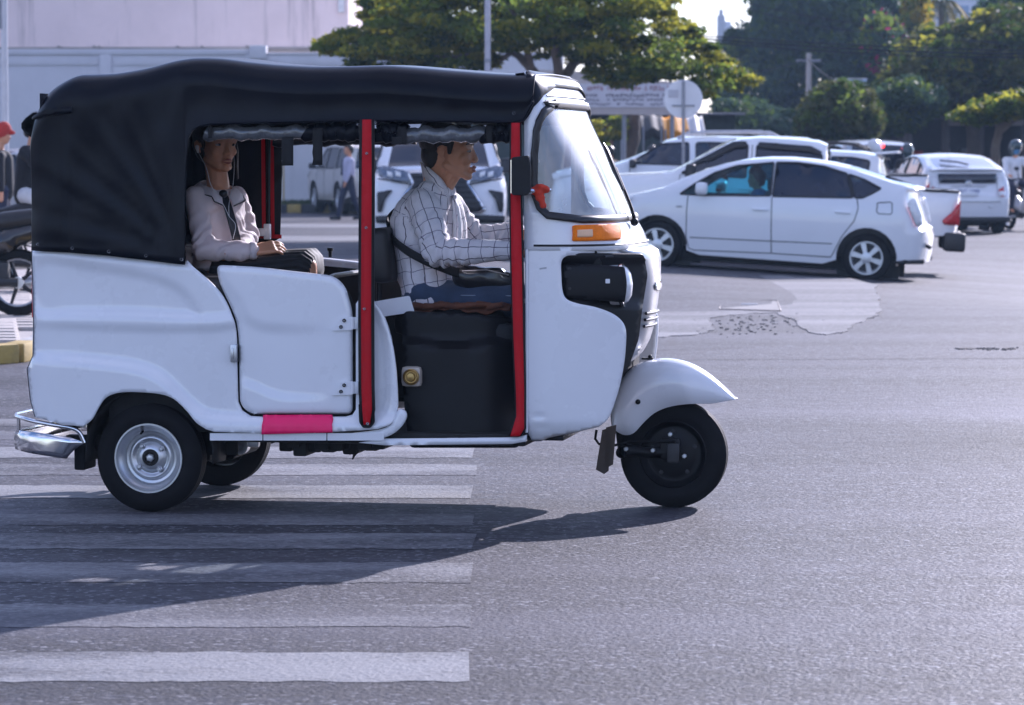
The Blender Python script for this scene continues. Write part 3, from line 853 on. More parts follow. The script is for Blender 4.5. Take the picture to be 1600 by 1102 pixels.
# ---------------------------------------------------------------- rolled up side curtains with straps
M_FILM = mat('rolled_film', (0.10, 0.105, 0.115), rough=0.14, var=0.5, vscale=14, coat=0.8, bump=0.02, bscale=14)
M_WEB = mat('black_webbing', (0.010, 0.010, 0.011), rough=0.8, var=0.3, bump=0.001, bscale=300)
def roll(x0, x1, y0, y1, yl, r, mm, name):
    pts, rr = [], []
    for k in range(29):
        t = k / 28
        p = L_(x0 + (x1 - x0) * t, y0 + (y1 - y0) * t + 1.6 * math.sin(t * 19) + 1.2 * math.sin(t * 41), yl)
        pts.append(p); rr.append(r * (1 + 0.09 * math.sin(t * 23 + 1) + 0.06 * math.sin(t * 57)))
    return MB().tube(pts, rr, 12, flat=(0.8, 1.0)).build(name, mm, rick, auto=80)
roll(322, 480, 207.5, 207.5, -0.575, 0.030, M_FILM, 'rolled_curtain')
roll(478, 563, 206, 207, -0.575, 0.036, M_VINYL, 'rolled_curtain')
roll(592, 634, 207, 209, -0.575, 0.040, M_VINYL, 'rolled_curtain')
roll(630, 764, 211, 210, -0.58, 0.032, M_FILM, 'rolled_curtain')
roll(758, 800, 210, 208, -0.575, 0.036, M_VINYL, 'rolled_curtain')
roll(430, 650, 214, 213, 0.57, 0.040, M_VINYL, 'rolled_curtain')
for px, w, y0, y1 in ((328, 6, 196, 216), (449, 18, 214, 259), (496, 15, 200, 258), (628, 14, 198, 226), (764, 10, 196, 224), (620, 16, 214, 226)):
    mb = MB()
    mb.loft([[L_(px - w / 2 + 1.2 * math.sin(t * 3), y0 + (y1 - y0) * t / 6, -0.617 + 0.0 * t), L_(px + w / 2, y0 + (y1 - y0) * t / 6, -0.619)] for t in range(7)], closed_ring=False)
    mb.build('strap', M_WEB, rick, solid=0.004)
# inner silver liner under the canopy at the driver bay
mb = MB(); mb.surf([(690, 192), (792, 188), (792, 196), (720, 195)], 5, pside(-0.56)); mb.build('liner_edge', M_FILM, rick, solid=0.004)

# ---------------------------------------------------------------- red and black door strips
def strip(px_l, px_r, ys, yl, pad, nm='door_strip'):
    """centre line given by (xl, xr) at several y"""
    L1 = [(a, y) for a, y in zip(px_l, ys)]; R1 = [(a, y) for a, y in zip(px_r, ys)]
    b = [(x - pad, y) for x, y in L1] + [(x + pad, y) for x, y in R1[::-1]]
    bk = px_panel(nm, b, 10, yl, M_BLACKPLASTIC, solid=0.012)
    rd = [(x, y) for x, y in L1] + [(x, y) for x, y in R1[::-1]]
    MB().surf(rd, 8, pside(lambda p: yl - 0.006 - 0.004 * np.cos((p[:, 0] - (L1[0][0] + R1[0][0]) / 2) / 9))).build('red_strip', M_RED, bk, solid=0.005)
    return bk
bst = strip([566, 565, 564, 564.5, 566, 568], [580, 580.5, 579.5, 580, 581, 577.5], [187, 300, 480, 600, 640, 664], -W0 - 0.040, 4.5)
eyelets([(573, 240), (572, 356), (569.5, 483), (574, 662)], bst, -W0 - 0.048, 0.0065, 0.002)
ast = strip([799, 798, 799, 802, 806, 807, 801, 797], [812, 813, 815, 817, 819, 819, 819, 812], [192, 300, 400, 520, 610, 650, 670, 682], -W0 - 0.022, 2.5)
quad_plate('strip_anchor', [(560, 631), (585, 631), (586, 660), (579, 669), (567, 669), (561, 660)], -W0 - 0.034, 0.006, M_BLACKPLASTIC, rick, 3)
eyelets([(559, 195), (586.5, 192)], canopy, -W0 - 0.03, 0.006, 0.002)
MB().tube([L_(573, 190, -W0 + 0.01), L_(572, 470, -W0 + 0.01)], 0.016, 10).build('door_post', M_BLACKPLASTIC, rick)

# ---------------------------------------------------------------- front cowl: one curved surface C(phi, z)
SIL = [(850, 117), (866, 122), (880, 130), (889, 142), (897, 162), (908, 187), (928, 225), (945, 258), (965, 300), (985, 344), (996, 362), (1006, 386), (1010, 400)]
XA = L_(819, 300).x
_sil = [T.at(a, b, 0.0) for a, b in SIL]
SZ = np.array([p.z for p in _sil])[::-1]; SXN = np.array([p.x for p in _sil])[::-1]
ZTOP = SZ[-1] - 0.002
NEXP = 3.0
def C(phi, z):
    """phi 0 = near post, 1 = middle of the nose, 2 = far post"""
    phi = np.asarray(phi, float); z = np.asarray(z, float)
    Lz = np.interp(z, SZ, SXN) - XA
    zr = L_(820, 190).z; r = 0.13
    k = np.clip((z - zr) / (ZTOP + 0.02 - zr), 0, 0.999)
    Wz = W0 - r * (1 - np.sqrt(1 - k * k))
    f = np.clip(np.minimum(phi, 2 - phi), 0, 1)
    sn, cs = np.sin(f * np.pi / 2), np.cos(f * np.pi / 2)
    x = XA + Lz * sn ** (2 / NEXP)
    y = -Wz * cs ** (2 / NEXP) * np.where(phi > 1, -1, 1)
    return np.stack([x, y, z], -1)
_gp, _gz = np.meshgrid(np.linspace(0, 1.0, 260) ** 1.6, np.linspace(SZ[0] - 0.02, ZTOP, 320))
_gp = _gp.ravel(); _gz = _gz.ravel(); _gc = C(_gp, _gz)
_wx = T.o.x + _gc[:, 0] * T.c - _gc[:, 1] * T.s; _wy = T.o.y + _gc[:, 0] * T.s + _gc[:, 1] * T.c; _wz = _gc[:, 2] - CAM_H
_dep = _wy * CA - _wz * SA
_gx = CX + F_PX * _wx / _dep; _gy = CY - F_PX * (_wy * SA + _wz * CA) / _dep
def inv(px, py):
    i = int(np.argmin((_gx - px) ** 2 + (_gy - py) ** 2)); return float(_gp[i]), float(_gz[i])
UZ = 3.2                                    # scale of z in the (phi, z) mesh domain
def dom(phi, z): return (phi, z * UZ)
def cmap(off=0.0):
    def f(p):
        c = C(p[:, 0], p[:, 1] / UZ)
        if off:
            e = 1e-3
            a = C(np.clip(p[:, 0] + e, 0, 2), p[:, 1] / UZ) - C(np.clip(p[:, 0] - e, 0, 2), p[:, 1] / UZ)
            b = C(p[:, 0], p[:, 1] / UZ + e) - C(p[:, 0], p[:, 1] / UZ - e)
            n = np.cross(a, b); n /= (np.linalg.norm(n, axis=1)[:, None] + 1e-12)
            n *= np.where((n[:, 0:1] * 0.3 + n[:, 1:2] * np.where(c[:, 1:2] > 0, 1, -1)) < 0, -1, 1)
            c = c + n * off
        return c
    return f
def sym_loop(near):                         # near: list of (phi,z) from top centre round the near side to the bottom centre
    return [dom(a, z) for a, z in near] + [dom(2 - a, z) for a, z in near[::-1]]
gl_near = [inv(x, y) for x, y in ((838, 205), (835, 240), (834, 280), (836, 304), (843, 324), (856, 337))]
zt_g, zb_g = inv(880, 163)[1], inv(900, 343)[1]
top_near = [inv(x, y) for x, y in ((862, 166), (849, 177), (842, 190))]
near = [(1.0, zt_g), (0.6, zt_g), (0.35, zt_g)] + top_near + gl_near + [(0.35, zb_g), (0.6, zb_g), (1.0, zb_g)]
hole = sym_loop(near[1:-1])
bodyz0, bodyz1 = SZ[1] + 0.0, ZTOP
outl = [dom(0.0, bodyz0), dom(2.0, bodyz0), dom(2.0, bodyz1), dom(0.0, bodyz1)]
mb = MB(); mb.surf(outl, 0.055, cmap(), [hole]); cowl = mb.build('front_cowl', M_WHITE, rick, solid=0.012, auto=80)
mb = MB(); mb.surf(hole, 0.06, cmap(-0.006)); wsc = mb.build('windscreen', M_GLASS, rick, auto=180)
hp = np.array(resample(hole, 0.03)); hp3 = cmap(0.002)(hp)
mb = MB(); mb.tube([tuple(q) for q in hp3] + [tuple(hp3[0])], 0.019, 8, cap=False, flat=(1.0, 0.55)); mb.build('windscreen_gasket', M_RUBTRIM, wsc, auto=80)
# black vinyl roll over the roof front, with its seam
fr = [inv(x, y) for x, y in ((819, 191), (823, 186), (833, 168), (846, 150), (866, 137))]
zf = fr[-1][1]
vl = [(1.0, zf)] + [(0.6, zf)] + fr[::-1] + [(0.0, fr[0][1] - 0.0), (0.0, ZTOP - 0.001), (1.0, ZTOP - 0.001)]
lo = [dom(a, z) for a, z in vl[:-1]]
lo = lo + [dom(2 - a, z) for a, z in vl[-2::-1]]
mb = MB(); mb.surf(lo, 0.05, cmap(0.007)); mb.build('roof_roll', M_VINYL, rick, solid=0.004, auto=85)
ztp = float(ZTOP)
mb = MB()                                   # roof front closing under the canopy
cs = C(np.linspace(0, 2, 25), np.full(25, ztp))
mb.loft([[tuple(q) for q in cs], [(L_(800, 115).x, q[1], ztp - 0.006) for q in cs]], closed_ring=False); mb.build('roof_front', M_VINYL, rick, solid=0.004)
# seam lines
def cline(pts, r, name, m, off=0.002, parent=rick):
    q = cmap(off)(np.array([dom(a, z) for a, z in pts])); return MB().tube([tuple(v) for v in q], r, 5).build(name, m, parent)
zs = inv(900, 384)[1]
cline([(t, zs) for t in np.linspace(0.02, 1.98, 60)], 0.0045, 'cowl_seam', M_RUBTRIM)
zs2 = inv(880, 152)[1]
cline([(t, zs2) for t in np.linspace(0.45, 1.55, 24)], 0.004, 'cowl_seam', M_RUBTRIM)
# indicator
io_ = [inv(x, y) for x, y in ((894, 353), (965, 352), (966, 376), (894, 377))]
ind = MB().surf(fillet([dom(*q) for q in io_], 0.02, 4), 0.02, cmap(0.012)).build('indicator', M_AMBER, rick, solid=0.016)
i2 = [inv(x, y) for x, y in ((900, 360), (923, 360), (923, 371), (900, 371.5))]
MB().surf(fillet([dom(*q) for q in i2], 0.012, 3), 0.02, cmap(0.0145)).build('clear_lens', mat('peach_lens', (0.80, 0.50, 0.30), rough=0.4, var=0.1, spec=0.3), ind, solid=0.003)
# wiper
wp = [T.at(x, y, yy) for x, y, yy in ((982, 347, -0.08), (974, 320, -0.06), (958, 280, -0.02), (951, 262, 0.0))]
mb = MB(); mb.tube([p + Vector((0.03, 0, 0)) for p in wp], [0.010, 0.007, 0.006, 0.005], 8); mb.ball(wp[0] + Vector((0.025, 0, 0)), 0.018)
wi = mb.build('wiper', M_BLACKPLASTIC, rick)
wb = [T.at(x, y, yy) for x, y, yy in ((966, 297, -0.05), (952, 266, -0.03), (940, 236, 0.0), (934, 224, 0.02))]
MB().tube([p + Vector((0.022, 0, 0)) for p in wb], [0.006, 0.011, 0.011, 0.006], 6).build('wiper_blade', M_RUBTRIM, wi)

# ---------------------------------------------------------------- lower front wing, head lamp housing, mask
def y_wing(p):
    t = np.clip((p[:, 0] - 822) / 158, 0, 1.3)
    y = -W0 + 0.004 + 0.11 * t ** 2.6
    up_ = np.clip((412 - p[:, 1]) / 12, 0, 1)
    y = y + 0.30 * up_ * np.clip((p[:, 0] - 880) / 125, 0, 1) ** 1.8
    t2 = np.clip((640 - p[:, 1]) / 40, 0, 1)
    y = y + 0.05 * np.clip((p[:, 1] - 655) / 36, 0, 1) ** 2
    y = y + 0.006 * np.exp(-((p[:, 0] - 842) / 9) ** 2 - ((p[:, 1] - 651) / 4) ** 2) + 0.006 * np.exp(-((p[:, 0] - 845) / 12) ** 2 - ((p[:, 1] - 668) / 4) ** 2)
    return y
WG = [(820, 386), (905, 387), (985, 388), (1007, 391), (1007, 400)] + spline([(1003, 404), (960, 401), (900, 399), (884, 401), (877, 410), (877, 430), (879, 455), (886, 468), (905, 475), (930, 480), (955, 489), (971, 501), (978, 516), (978, 540),
      (975, 570), (968, 605), (957, 640), (949, 656), (936, 667)], 4) + [(900, 676), (858, 684), (845, 690), (832, 690), (826, 678), (822, 640)]
wing = px_panel('front_wing', WG, 5, y_wing, M_WHITE, solid=0.014, auto=70)
mirror_y(wing)
MB().surf([(843, 419), (854, 417.5), (854, 420), (843, 421.5)], 4, pside(lambda p: y_wing(p) - 0.0012)).build('worn_decal', mat('grey_decal', (0.42, 0.43, 0.46), rough=0.5), wing)
MB().tube([L_(823, y, -W0 - 0.004) for y in (390, 450, 520, 600, 640, 676)], 0.006, 6).build('wing_bead', M_WHITE, rick)
# black lamp bucket: starts flush with the wing and dives in towards the nose
HB = fillet([(872, 398), (1006, 398), (1012, 430), (1004, 480), (998, 530), (982, 575), (966, 600), (960, 560), (962, 512), (935, 490), (880, 480), (872, 440)], 5, 3)
def y_bucket(p):
    t = np.clip((p[:, 0] - 900) / 110, 0, 1)
    e = np.clip((p[:, 1] - 400) / 10, 0, 1) * np.clip((474 + np.clip(p[:, 0] - 920, 0, 100) * 0.1 - p[:, 1]) / 10, 0, 1)
    return -W0 + 0.03 + 0.26 * t ** 1.3 + 0.03 * e
px_panel('lamp_bucket', HB, 7, y_bucket, M_BLACKPLASTIC, solid=0.01)
HP = fillet([(881, 410), (976, 417), (980, 445), (976, 473), (884, 466)], [6, 4, 10, 4, 6], 4)
def y_pod(p):
    t = (p[:, 1] - 443) / 32; u = np.clip((p[:, 0] - 880) / 100, 0, 1)
    return -W0 + 0.032 + 0.035 * u + 0.014 * t ** 4
pod = px_panel('lamp_pod', HP, 6, y_pod, M_BLACKPLASTIC, solid=0.02)
mb = MB(); c = T.at(973, 445, -W0 + 0.17)
mb.lathe([(0.083, -0.05), (0.083, 0.0), (0.07, 0.022), (0.045, 0.036), (0.0, 0.042)], c, (1, 0, 0.05), 24); hl = mb.build('headlight', M_CLEARLENS, rick)
MB().lathe([(0.086, -0.012), (0.093, -0.006), (0.093, 0.006), (0.084, 0.008)], c, (1, 0, 0.05), 24, closed=True).build('headlight_rim', M_CHROME, hl)
c2 = Vector((c.x, -c.y, c.z))
hl2 = MB().lathe([(0.083, -0.05), (0.083, 0.0), (0.07, 0.022), (0.045, 0.036), (0.0, 0.042)], c2, (1, 0, 0.05), 24).build('headlight', M_CLEARLENS, rick)
quad_plate('lamp_sticker', [(946, 436), (953, 436), (953, 443), (946, 443)], -W0 + 0.060, 0.008, M_WHITE, pod, 1)
for x, y in ((890, 420), (890, 451)):
    MB().lathe([(0.008, 0.02), (0.008, -0.006), (0.0, -0.009)], L_(x, y, -W0 + 0.042), (0, 1, 0), 8).build('lamp_screw', M_CASTING, rick)
# mask: silver white nose panel
MSIL = [(1012, 384), (1024, 392), (1029, 404), (1029, 440), (1025, 475), (1020, 508), (1013, 532), (1003, 550), (990, 563), (980, 572)]
ms = [T.at(a, b, 0.0) for a, b in MSIL]
mb = MB(); rings = []
for i, p in enumerate(ms):
    hwid = np.interp(i, [0, 2, 4, 6, 9], [0.40, 0.30, 0.24, 0.22, 0.20])
    rings.append([(p.x - 0.075 * abs(t) ** 3.0, hwid * t, p.z) for t in np.linspace(-1, 1, 17)])
mb.loft(rings, closed_ring=False)
M_MASK = mat('silver_mask', (0.52, 0.52, 0.54), rough=0.3, metal=0.35, coat=0.4, var=0.04)
mask = mb.build('nose_mask', M_MASK, rick, solid=0.03, auto=70)
def mask_x(z, y):
    zz = np.array([p.z for p in ms])[::-1]; xx = np.array([p.x for p in ms])[::-1]
    return float(np.interp(z, zz, xx)) - 0.075 * abs(y / 0.27) ** 3
for py in (487, 497, 507):
    z = T.at(1020, py, 0).z
    MB().tube([(mask_x(z, y) + 0.004, y, z) for y in np.linspace(-0.17, 0.17, 11)], 0.007, 6).build('grille_slat', M_RUBTRIM, mask)
z = T.at(1022, 446, 0).z
mb = MB()
mb.loft([[(mask_x(z, y) + 0.003 + 0.003 * (1 - t * t), y, z + 0.024 * t * math.sqrt(max(0.0, 1 - (y / 0.10) ** 2))) for t in np.linspace(-1, 1, 7)] for y in np.linspace(-0.099, 0.099, 15)], closed_ring=False)
mb.build('nose_emblem', M_CHROME, mask, solid=0.003, offs=1)
cline([(t, SZ[0] + 0.012) for t in (0.46, 0.50, 0.54)], 0.004, 'nose_badge', M_RUBTRIM)
# dashboard block that closes the nose from inside
x0, x1 = XA + 0.02, XA + 0.30
mb = MB(); zz0, zz1 = L_(820, 640).z, L_(820, 372).z
mb.prism([(x0 + 0.06, zz0), (x1 - 0.02, zz0 + 0.05), (x1, zz1 - 0.1), (x1 - 0.04, zz1), (x0 + 0.1, zz1 + 0.02), (x0 + 0.04, zz1 - 0.12)], lambda p: Vector((p[0], -0.52, p[1])), lambda p: Vector((p[0], 0.52, p[1])))
mb.build('dashboard', M_BLACKPLASTIC, rick, smooth=False)
MB().prism([(x1 - 0.06, zz0 + 0.02), (x1 + 0.06, zz0 + 0.14), (x1 + 0.10, zz1 - 0.12), (x1 - 0.04, zz1 - 0.05)], lambda p: Vector((p[0], -0.20, p[1])), lambda p: Vector((p[0], 0.20, p[1]))).build('steering_shroud', M_DARK, rick, smooth=False)
# handlebar and column
hb = T.at(826, 382, 0.0)
mb = MB(); mb.tube([(hb.x + 0.02, -0.36, hb.z + 0.0), (hb.x + 0.03, -0.22, hb.z + 0.01), (hb.x + 0.08, -0.1, hb.z - 0.02), (hb.x + 0.08, 0.1, hb.z - 0.02), (hb.x + 0.03, 0.22, hb.z + 0.01), (hb.x + 0.02, 0.36, hb.z)], 0.013, 8)
mb.tube([(hb.x + 0.08, 0, hb.z - 0.02), (hb.x + 0.26, 0, 0.45)], 0.03, 10)
hbo = mb.build('handlebar', M_BLACKPLASTIC, rick)
for s in (-1, 1):
    MB().tube([(hb.x + 0.015, s * 0.40, hb.z), (hb.x + 0.03, s * 0.25, hb.z + 0.008)], 0.019, 10).build('grip', M_RUBBER, hbo)

# ---------------------------------------------------------------- wing mirror with its arm
mp = [(799, 246), (826, 243), (829, 262), (829, 300), (822, 306), (799, 305)]
mb = MB(); o1 = fillet(mp, 4, 3)
mb.prism(o1, lambda p: L_(p[0], p[1], -W0 - 0.14), lambda p: L_(p[0] + (1.5 if p[0] > 815 else 0), p[1], -W0 - 0.06))
mirr = mb.build('wing_mirror', M_BLACKPLASTIC, rick, auto=30)
md = mirr.modifiers.new('bev', 'BEVEL'); md.width = 0.012; md.segments = 3
mb = MB(); mb.tube([L_(822, 298, -W0 - 0.10), L_(836, 299, -W0 - 0.08), L_(859, 297, -W0 + 0.005)], [0.013, 0.009, 0.009], 8); mb.build('mirror_arm', M_CHROME, mirr)
mb = MB(); mb.prism([(801, 250), (801, 302), (803, 302), (803, 250)], lambda p: L_(p[0] - 3.2, p[1], -W0 - 0.135), lambda p: L_(p[0] - 3.2, p[1], -W0 - 0.065)); mb.build('mirror_glass', M_CHROME, mirr, smooth=False)

# ---------------------------------------------------------------- wheels
def tyre_prof(r, w, lip):
    return [(lip, -w * 0.42), (lip + (r - lip) * 0.25, -w * 0.50), (r - 0.045, -w * 0.5), (r - 0.016, -w * 0.44), (r - 0.004, -w * 0.33)] + \
           sum([[(r - 0.001, x - 0.006), (r - 0.001, x + 0.006 + 0.008), (r - 0.008, x + 0.016), (r - 0.008, x + 0.02)] for x in np.linspace(-w * 0.27, w * 0.17, 3)], []) + \
           [(r - 0.004, w * 0.33), (r - 0.016, w * 0.44), (r - 0.045, w * 0.5), (lip + (r - lip) * 0.25, w * 0.50), (lip, w * 0.42)]
WR = 0.2275
def rick_wheel(x, y, outward, name='rear_wheel', dark=False):
    w = bpy.data.objects.new(name, None); w.empty_display_size = .1; COL.objects.link(w); w.parent = rick; KIDS.setdefault(rick.name, []).append(w)
    w.location = (x, y, WR)
    s = outward
    MB().lathe([(a, b) for a, b in tyre_prof(WR, 0.125, 0.143)], (0, 0, 0), (0, 1, 0), 48).build('tyre', M_RUBBER, w, auto=50)
    if not dark:
        pr = [(0.146, 0.054), (0.146, 0.060), (0.139, 0.060), (0.134, 0.050), (0.126, 0.040), (0.118, 0.034), (0.112, 0.020), (0.108, 0.008), (0.098, 0.006), (0.090, 0.016), (0.084, 0.020), (0.078, 0.019),
              (0.072, 0.010), (0.066, 0.009), (0.056, 0.018), (0.045, 0.026), (0.036, 0.027), (0.033, 0.022), (0.0, 0.022)]
        rm = MB().lathe([(a, b) for a, b in pr], (0, 0, 0), (0, s, 0), 48).build('rim', M_STEEL, w, auto=50)
        mb = MB(); mb.lathe([(0.034, 0.02), (0.034, 0.028), (0.024, 0.030), (0.022, 0.024), (0.0, 0.024)], (0, 0, 0), (0, s, 0), 20); mb.build('hub_cap', M_DARK, w)
        MB().lathe([(0.017, 0.022), (0.017, 0.036), (0.012, 0.042), (0.0, 0.043)], (0, 0, 0), (0, s, 0), 6).build('hub_nut', M_STEEL, w, smooth=False)
        for k in range(4):
            th = R(38 + 90 * k)
            MB().lathe([(0.0125, 0.012), (0.0125, 0.018), (0.0095, 0.020), (0.0095, 0.034), (0.006, 0.037), (0.0, 0.037)], (0.061 * math.cos(th), 0, 0.061 * math.sin(th)), (0, s, 0), 6).build('wheel_nut', M_STEEL, w, smooth=False)
        th = R(106); MB().cyl((0.115 * math.cos(th), s * 0.025, 0.115 * math.sin(th)), (0.108 * math.cos(th), s * 0.062, 0.108 * math.sin(th)), 0.005, 6).build('valve_stem', M_RUBBER, w)
    else:
        pr = [(0.146, 0.052), (0.140, 0.056), (0.132, 0.040), (0.118, 0.020), (0.112, 0.018), (0.09, 0.026), (0.06, 0.034), (0.0, 0.036)]
        rm = MB().lathe(pr, (0, 0, 0), (0, s, 0), 40).build('rim', M_BLACKPLASTIC, w, auto=50)
        for k in range(5):
            th = R(20 + 72 * k)
            MB().lathe([(0.010, 0.02), (0.010, 0.032), (0.0, 0.034)], (0.095 * math.cos(th), 0, 0.095 * math.sin(th)), (0, s, 0), 6).build('wheel_nut', M_CASTING, w, smooth=False)
    return w
hubp = T.at(233, 713, -0.60)
rick_wheel(hubp.x, -0.555, -1); rick_wheel(hubp.x, 0.555, 1)
fh = T.at(1051, 708, -0.06)
fwh = rick_wheel(fh.x, 0.0, -1, 'front_wheel', True)
# axle, arms, engine and other dark parts underneath
mb = MB(); mb.cyl((hubp.x, -0.5, WR), (hubp.x, 0.5, WR), 0.03); mb.box((hubp.x, 0, WR + 0.06), (0.35, 0.5, 0.22), bev=0.04)
q = L_(372, 694, 0.15); mb.lathe([(0.055, -0.2), (0.055, 0.2)], q, (0, 1, 0), 14)
mb.build('rear_axle', M_DARK, rick)
mb = MB(); q = L_(376, 697, -0.25); mb.lathe([(0.036, -0.03), (0.036, 0.02), (0.022, 0.02), (0.022, 0.0), (0.0, 0.0)], q, (0, -1, 0), 16); mb.box(q + Vector((0.03, 0.01, 0.02)), (0.1, 0.03, 0.05), bev=0.01)
mb.build('suspension_bush', M_STEEL, rick)
mb = MB()
for i in range(14):
    px = 455 + i * 11; mb.box(L_(px, 690 + rnd.uniform(-3, 5), -0.30 + rnd.uniform(-0.1, 0.2)), (0.06, 0.2, rnd.uniform(0.04, 0.09)), bev=0.01)
mb.tube([L_(528, 693, -0.35), L_(540, 708, -0.35), L_(546, 710, -0.35), L_(549, 696, -0.35)], 0.006, 6)
mb.tube([L_(556, 692, -0.34), L_(559, 704, -0.34), L_(553, 712, -0.34), L_(551, 718, -0.34)], [0.014, 0.012, 0.006, 0.003], 6)
mb.build('engine_underside', M_DARK, rick)
zf = L_(700, 688).z
MB().box(((L_(330, 680).x + L_(830, 680).x) / 2, 0, zf - 0.0), (L_(830, 680).x - L_(330, 680).x - 0.06, 1.16, 0.05), bev=0.01).build('floor_pan', M_DARK, rick)
# wheel wells
for s in (-1, 1):
    mb = MB(); rings = []
    for t in np.linspace(-0.15, math.pi + 0.15, 14):
        rings.append([(hubp.x + 0.28 * math.cos(t), s * yy, WR + 0.02 + 0.275 * math.sin(t)) for yy in (0.60, 0.40)])
    mb.loft(rings, closed_ring=False); mb.box((hubp.x, s * 0.40, WR + 0.2), (0.66, 0.01, 0.40))
    mb.build('wheel_well', M_DARK, rick, solid=0.006)
# mud flap behind the rear wheel
for s in (-1, 1):
    p0 = L_(133, 712, -0.5); MB().box((p0.x, s * 0.5, p0.z), (0.05, 0.16, 0.11), bev=0.01).build('mud_flap', M_RUBBER, rick)
# chrome rear bumper
ry = lambda x, y, yy: L_(x, y, yy)
BE = [(132, 692, -0.63), (110, 684, -0.635), (80, 679, -0.63), (52, 675, -0.60), (34, 673, -0.54), (25, 672, -0.46)]
BEb = [(104, 717, -0.63), (95, 716, -0.635), (72, 712.5, -0.63), (50, 709, -0.60), (33, 705, -0.54), (24, 702, -0.46)]
tp = [ry(*q) for q in BE]; bt = [ry(*q) for q in BEb]
def far_(v): return Vector((v.x, -v.y, v.z))
up = tp + [far_(v) for v in tp[::-1]]; dn = bt + [far_(v) for v in bt[::-1]]
mb = MB(); mb.loft([[a + (b - a) * k / 4 + Vector((-0.008 * math.sin(k / 4 * math.pi), 0, 0)) for k in range(5)] for a, b in zip(up, dn)], closed_ring=False)
bump_ = mb.build('rear_bumper', M_CHROME, rick, solid=0.006, auto=80)
rl = spline([tuple(ry(x, y, yy)) for x, y, yy in ((132, 692, -0.62), (124, 676, -0.625), (112, 669, -0.63), (85, 664.5, -0.63), (55, 659, -0.60), (36, 654, -0.55), (26, 651, -0.46), (25, 648, -0.40))], 4)
rl = [Vector(q) for q in rl]
MB().tube(rl + [far_(v) for v in rl[::-1]], 0.0095, 8).build('bumper_rail', M_CHROME, bump_, auto=80)
for s in (-1, 1):
    a = ry(29, 652, -0.5); b = ry(29, 675, -0.5)
    MB().cyl((a.x, s * 0.5, a.z), (b.x, s * 0.5, b.z), 0.008, 8).build('bumper_stay', M_CHROME, bump_)
    MB().box((hubp.x - 0.28, s * 0.45, a.z - 0.1), (0.25, 0.05, 0.05), bev=0.01).build('bumper_bracket', M_DARK, bump_)

# ---------------------------------------------------------------- front mudguard, trailing arm
MG = spline([(958, 662), (956, 640), (962, 612), (975, 587), (993, 570), (1015, 562), (1045, 560), (1075, 566), (1102, 580), (1128, 601), (1150, 623)], 3)
ME = spline([(966, 676), (976, 680), (990, 677), (1006, 660), (1022, 646), (1042, 637), (1065, 632.5), (1090, 631), (1112, 631), (1135, 627), (1150, 624)], 3)
mb = MB(); rings = []
n = len(MG)
for i, (a, b) in enumerate(zip(MG, ME)):
    w = 0.115 * min(1.0, 0.25 + 2.2 * (1 - i / (n - 1))) if i > n * 0.6 else 0.115
    A = T.at(a[0], a[1], 0.0); B = T.at(b[0], b[1], -w)
    ring = []
    for k in range(-8, 9):
        t = k / 8; u = abs(t)
        e = 1 - math.sqrt(max(0.0, 1 - u ** 2.4))
        ring.append((A.x + (B.x - A.x) * e, w * (math.sin(t * math.pi / 2)), A.z + (B.z - A.z) * e))
    rings.append(ring)
mb.loft(rings, closed_ring=False)
mg = mb.build('front_mudguard', M_WHITE, rick, solid=0.006, auto=80, weld=0.0005)
mb = MB(); p = T.at(997, 628, -0.112); mb.lathe([(0.011, 0.01), (0.011, -0.006), (0.007, -0.008), (0.0, -0.008)], p, (0, 1, 0), 12); mb.build('mudguard_bolt', M_BLACKPLASTIC, mg)
mb = MB(); p = T.at(1012, 562, 0.0); mb.box(p + Vector((0, 0, 0.004)), (0.05, 0.03, 0.008), bev=0.002); mb.ball(p + Vector((0.01, 0, 0.012)), 0.009); mb.build('mudguard_clip', M_BLACKPLASTIC, mg)
mb = MB()
for s in (-1, 1):
    pa, pb = T.at(978, 703, -0.11), T.at(1052, 706, -0.11)
    pa.y, pb.y = s * 0.11, s * 0.11
    mb.tube([pa, (pa + pb) / 2 + Vector((0, 0, -0.008)), pb], [0.026, 0.022, 0.03], 10)
mb.lathe([(0.024, -0.14), (0.024, 0.14)], T.at(978, 703, 0), (0, 1, 0), 14)
p = T.at(1048, 702, -0.12); mb.box(p, (0.085, 0.03, 0.095), bev=0.012)
arm = mb.build('trailing_arm', M_BLACKPLASTIC, rick, auto=50)
MB().box(T.at(1052, 708, -0.145), (0.055, 0.025, 0.085), bev=0.012).build('brake_caliper', M_CASTING, arm)
for x, y in ((978, 702, ), (1020, 704), (1047, 679), (1069, 713)):
    MB().lathe([(0.010, 0.02), (0.010, -0.004), (0.007, -0.007), (0.0, -0.007)], T.at(x, y, -0.148), (0, 1, 0), 6).build('arm_bolt', M_STEEL, arm, smooth=False)
MB().tube([T.at(x, y, -0.16) for x, y in ((932, 672), (930, 686), (936, 694), (960, 696), (985, 690), (1020, 690), (1055, 690))], 0.006, 6).build('brake_hose', M_RUBBER, rick)
mb = MB(); st = T.at(985, 600, 0.0); mb.tube([T.at(978, 703, 0.0), T.at(972, 640, 0), T.at(975, 560, 0), T.at(960, 470, 0)], [0.035, 0.04, 0.045, 0.045], 12); mb.build('steering_column', M_DARK, rick)
M_FLAP = mat('brown_rubber', (0.055, 0.04, 0.03), rough=0.8, var=0.3)
for q in ([(941, 672), (955, 668), (951, 736), (944, 741), (931, 734)], [(947, 668), (963, 664), (958, 726), (950, 730), (944, 726)]):
    mb = MB(); mb.prism(q, lambda p: L_(p[0], p[1], -0.30), lambda p: L_(p[0], p[1], -0.27)); mb.build('splash_flap', M_FLAP, rick, smooth=False)

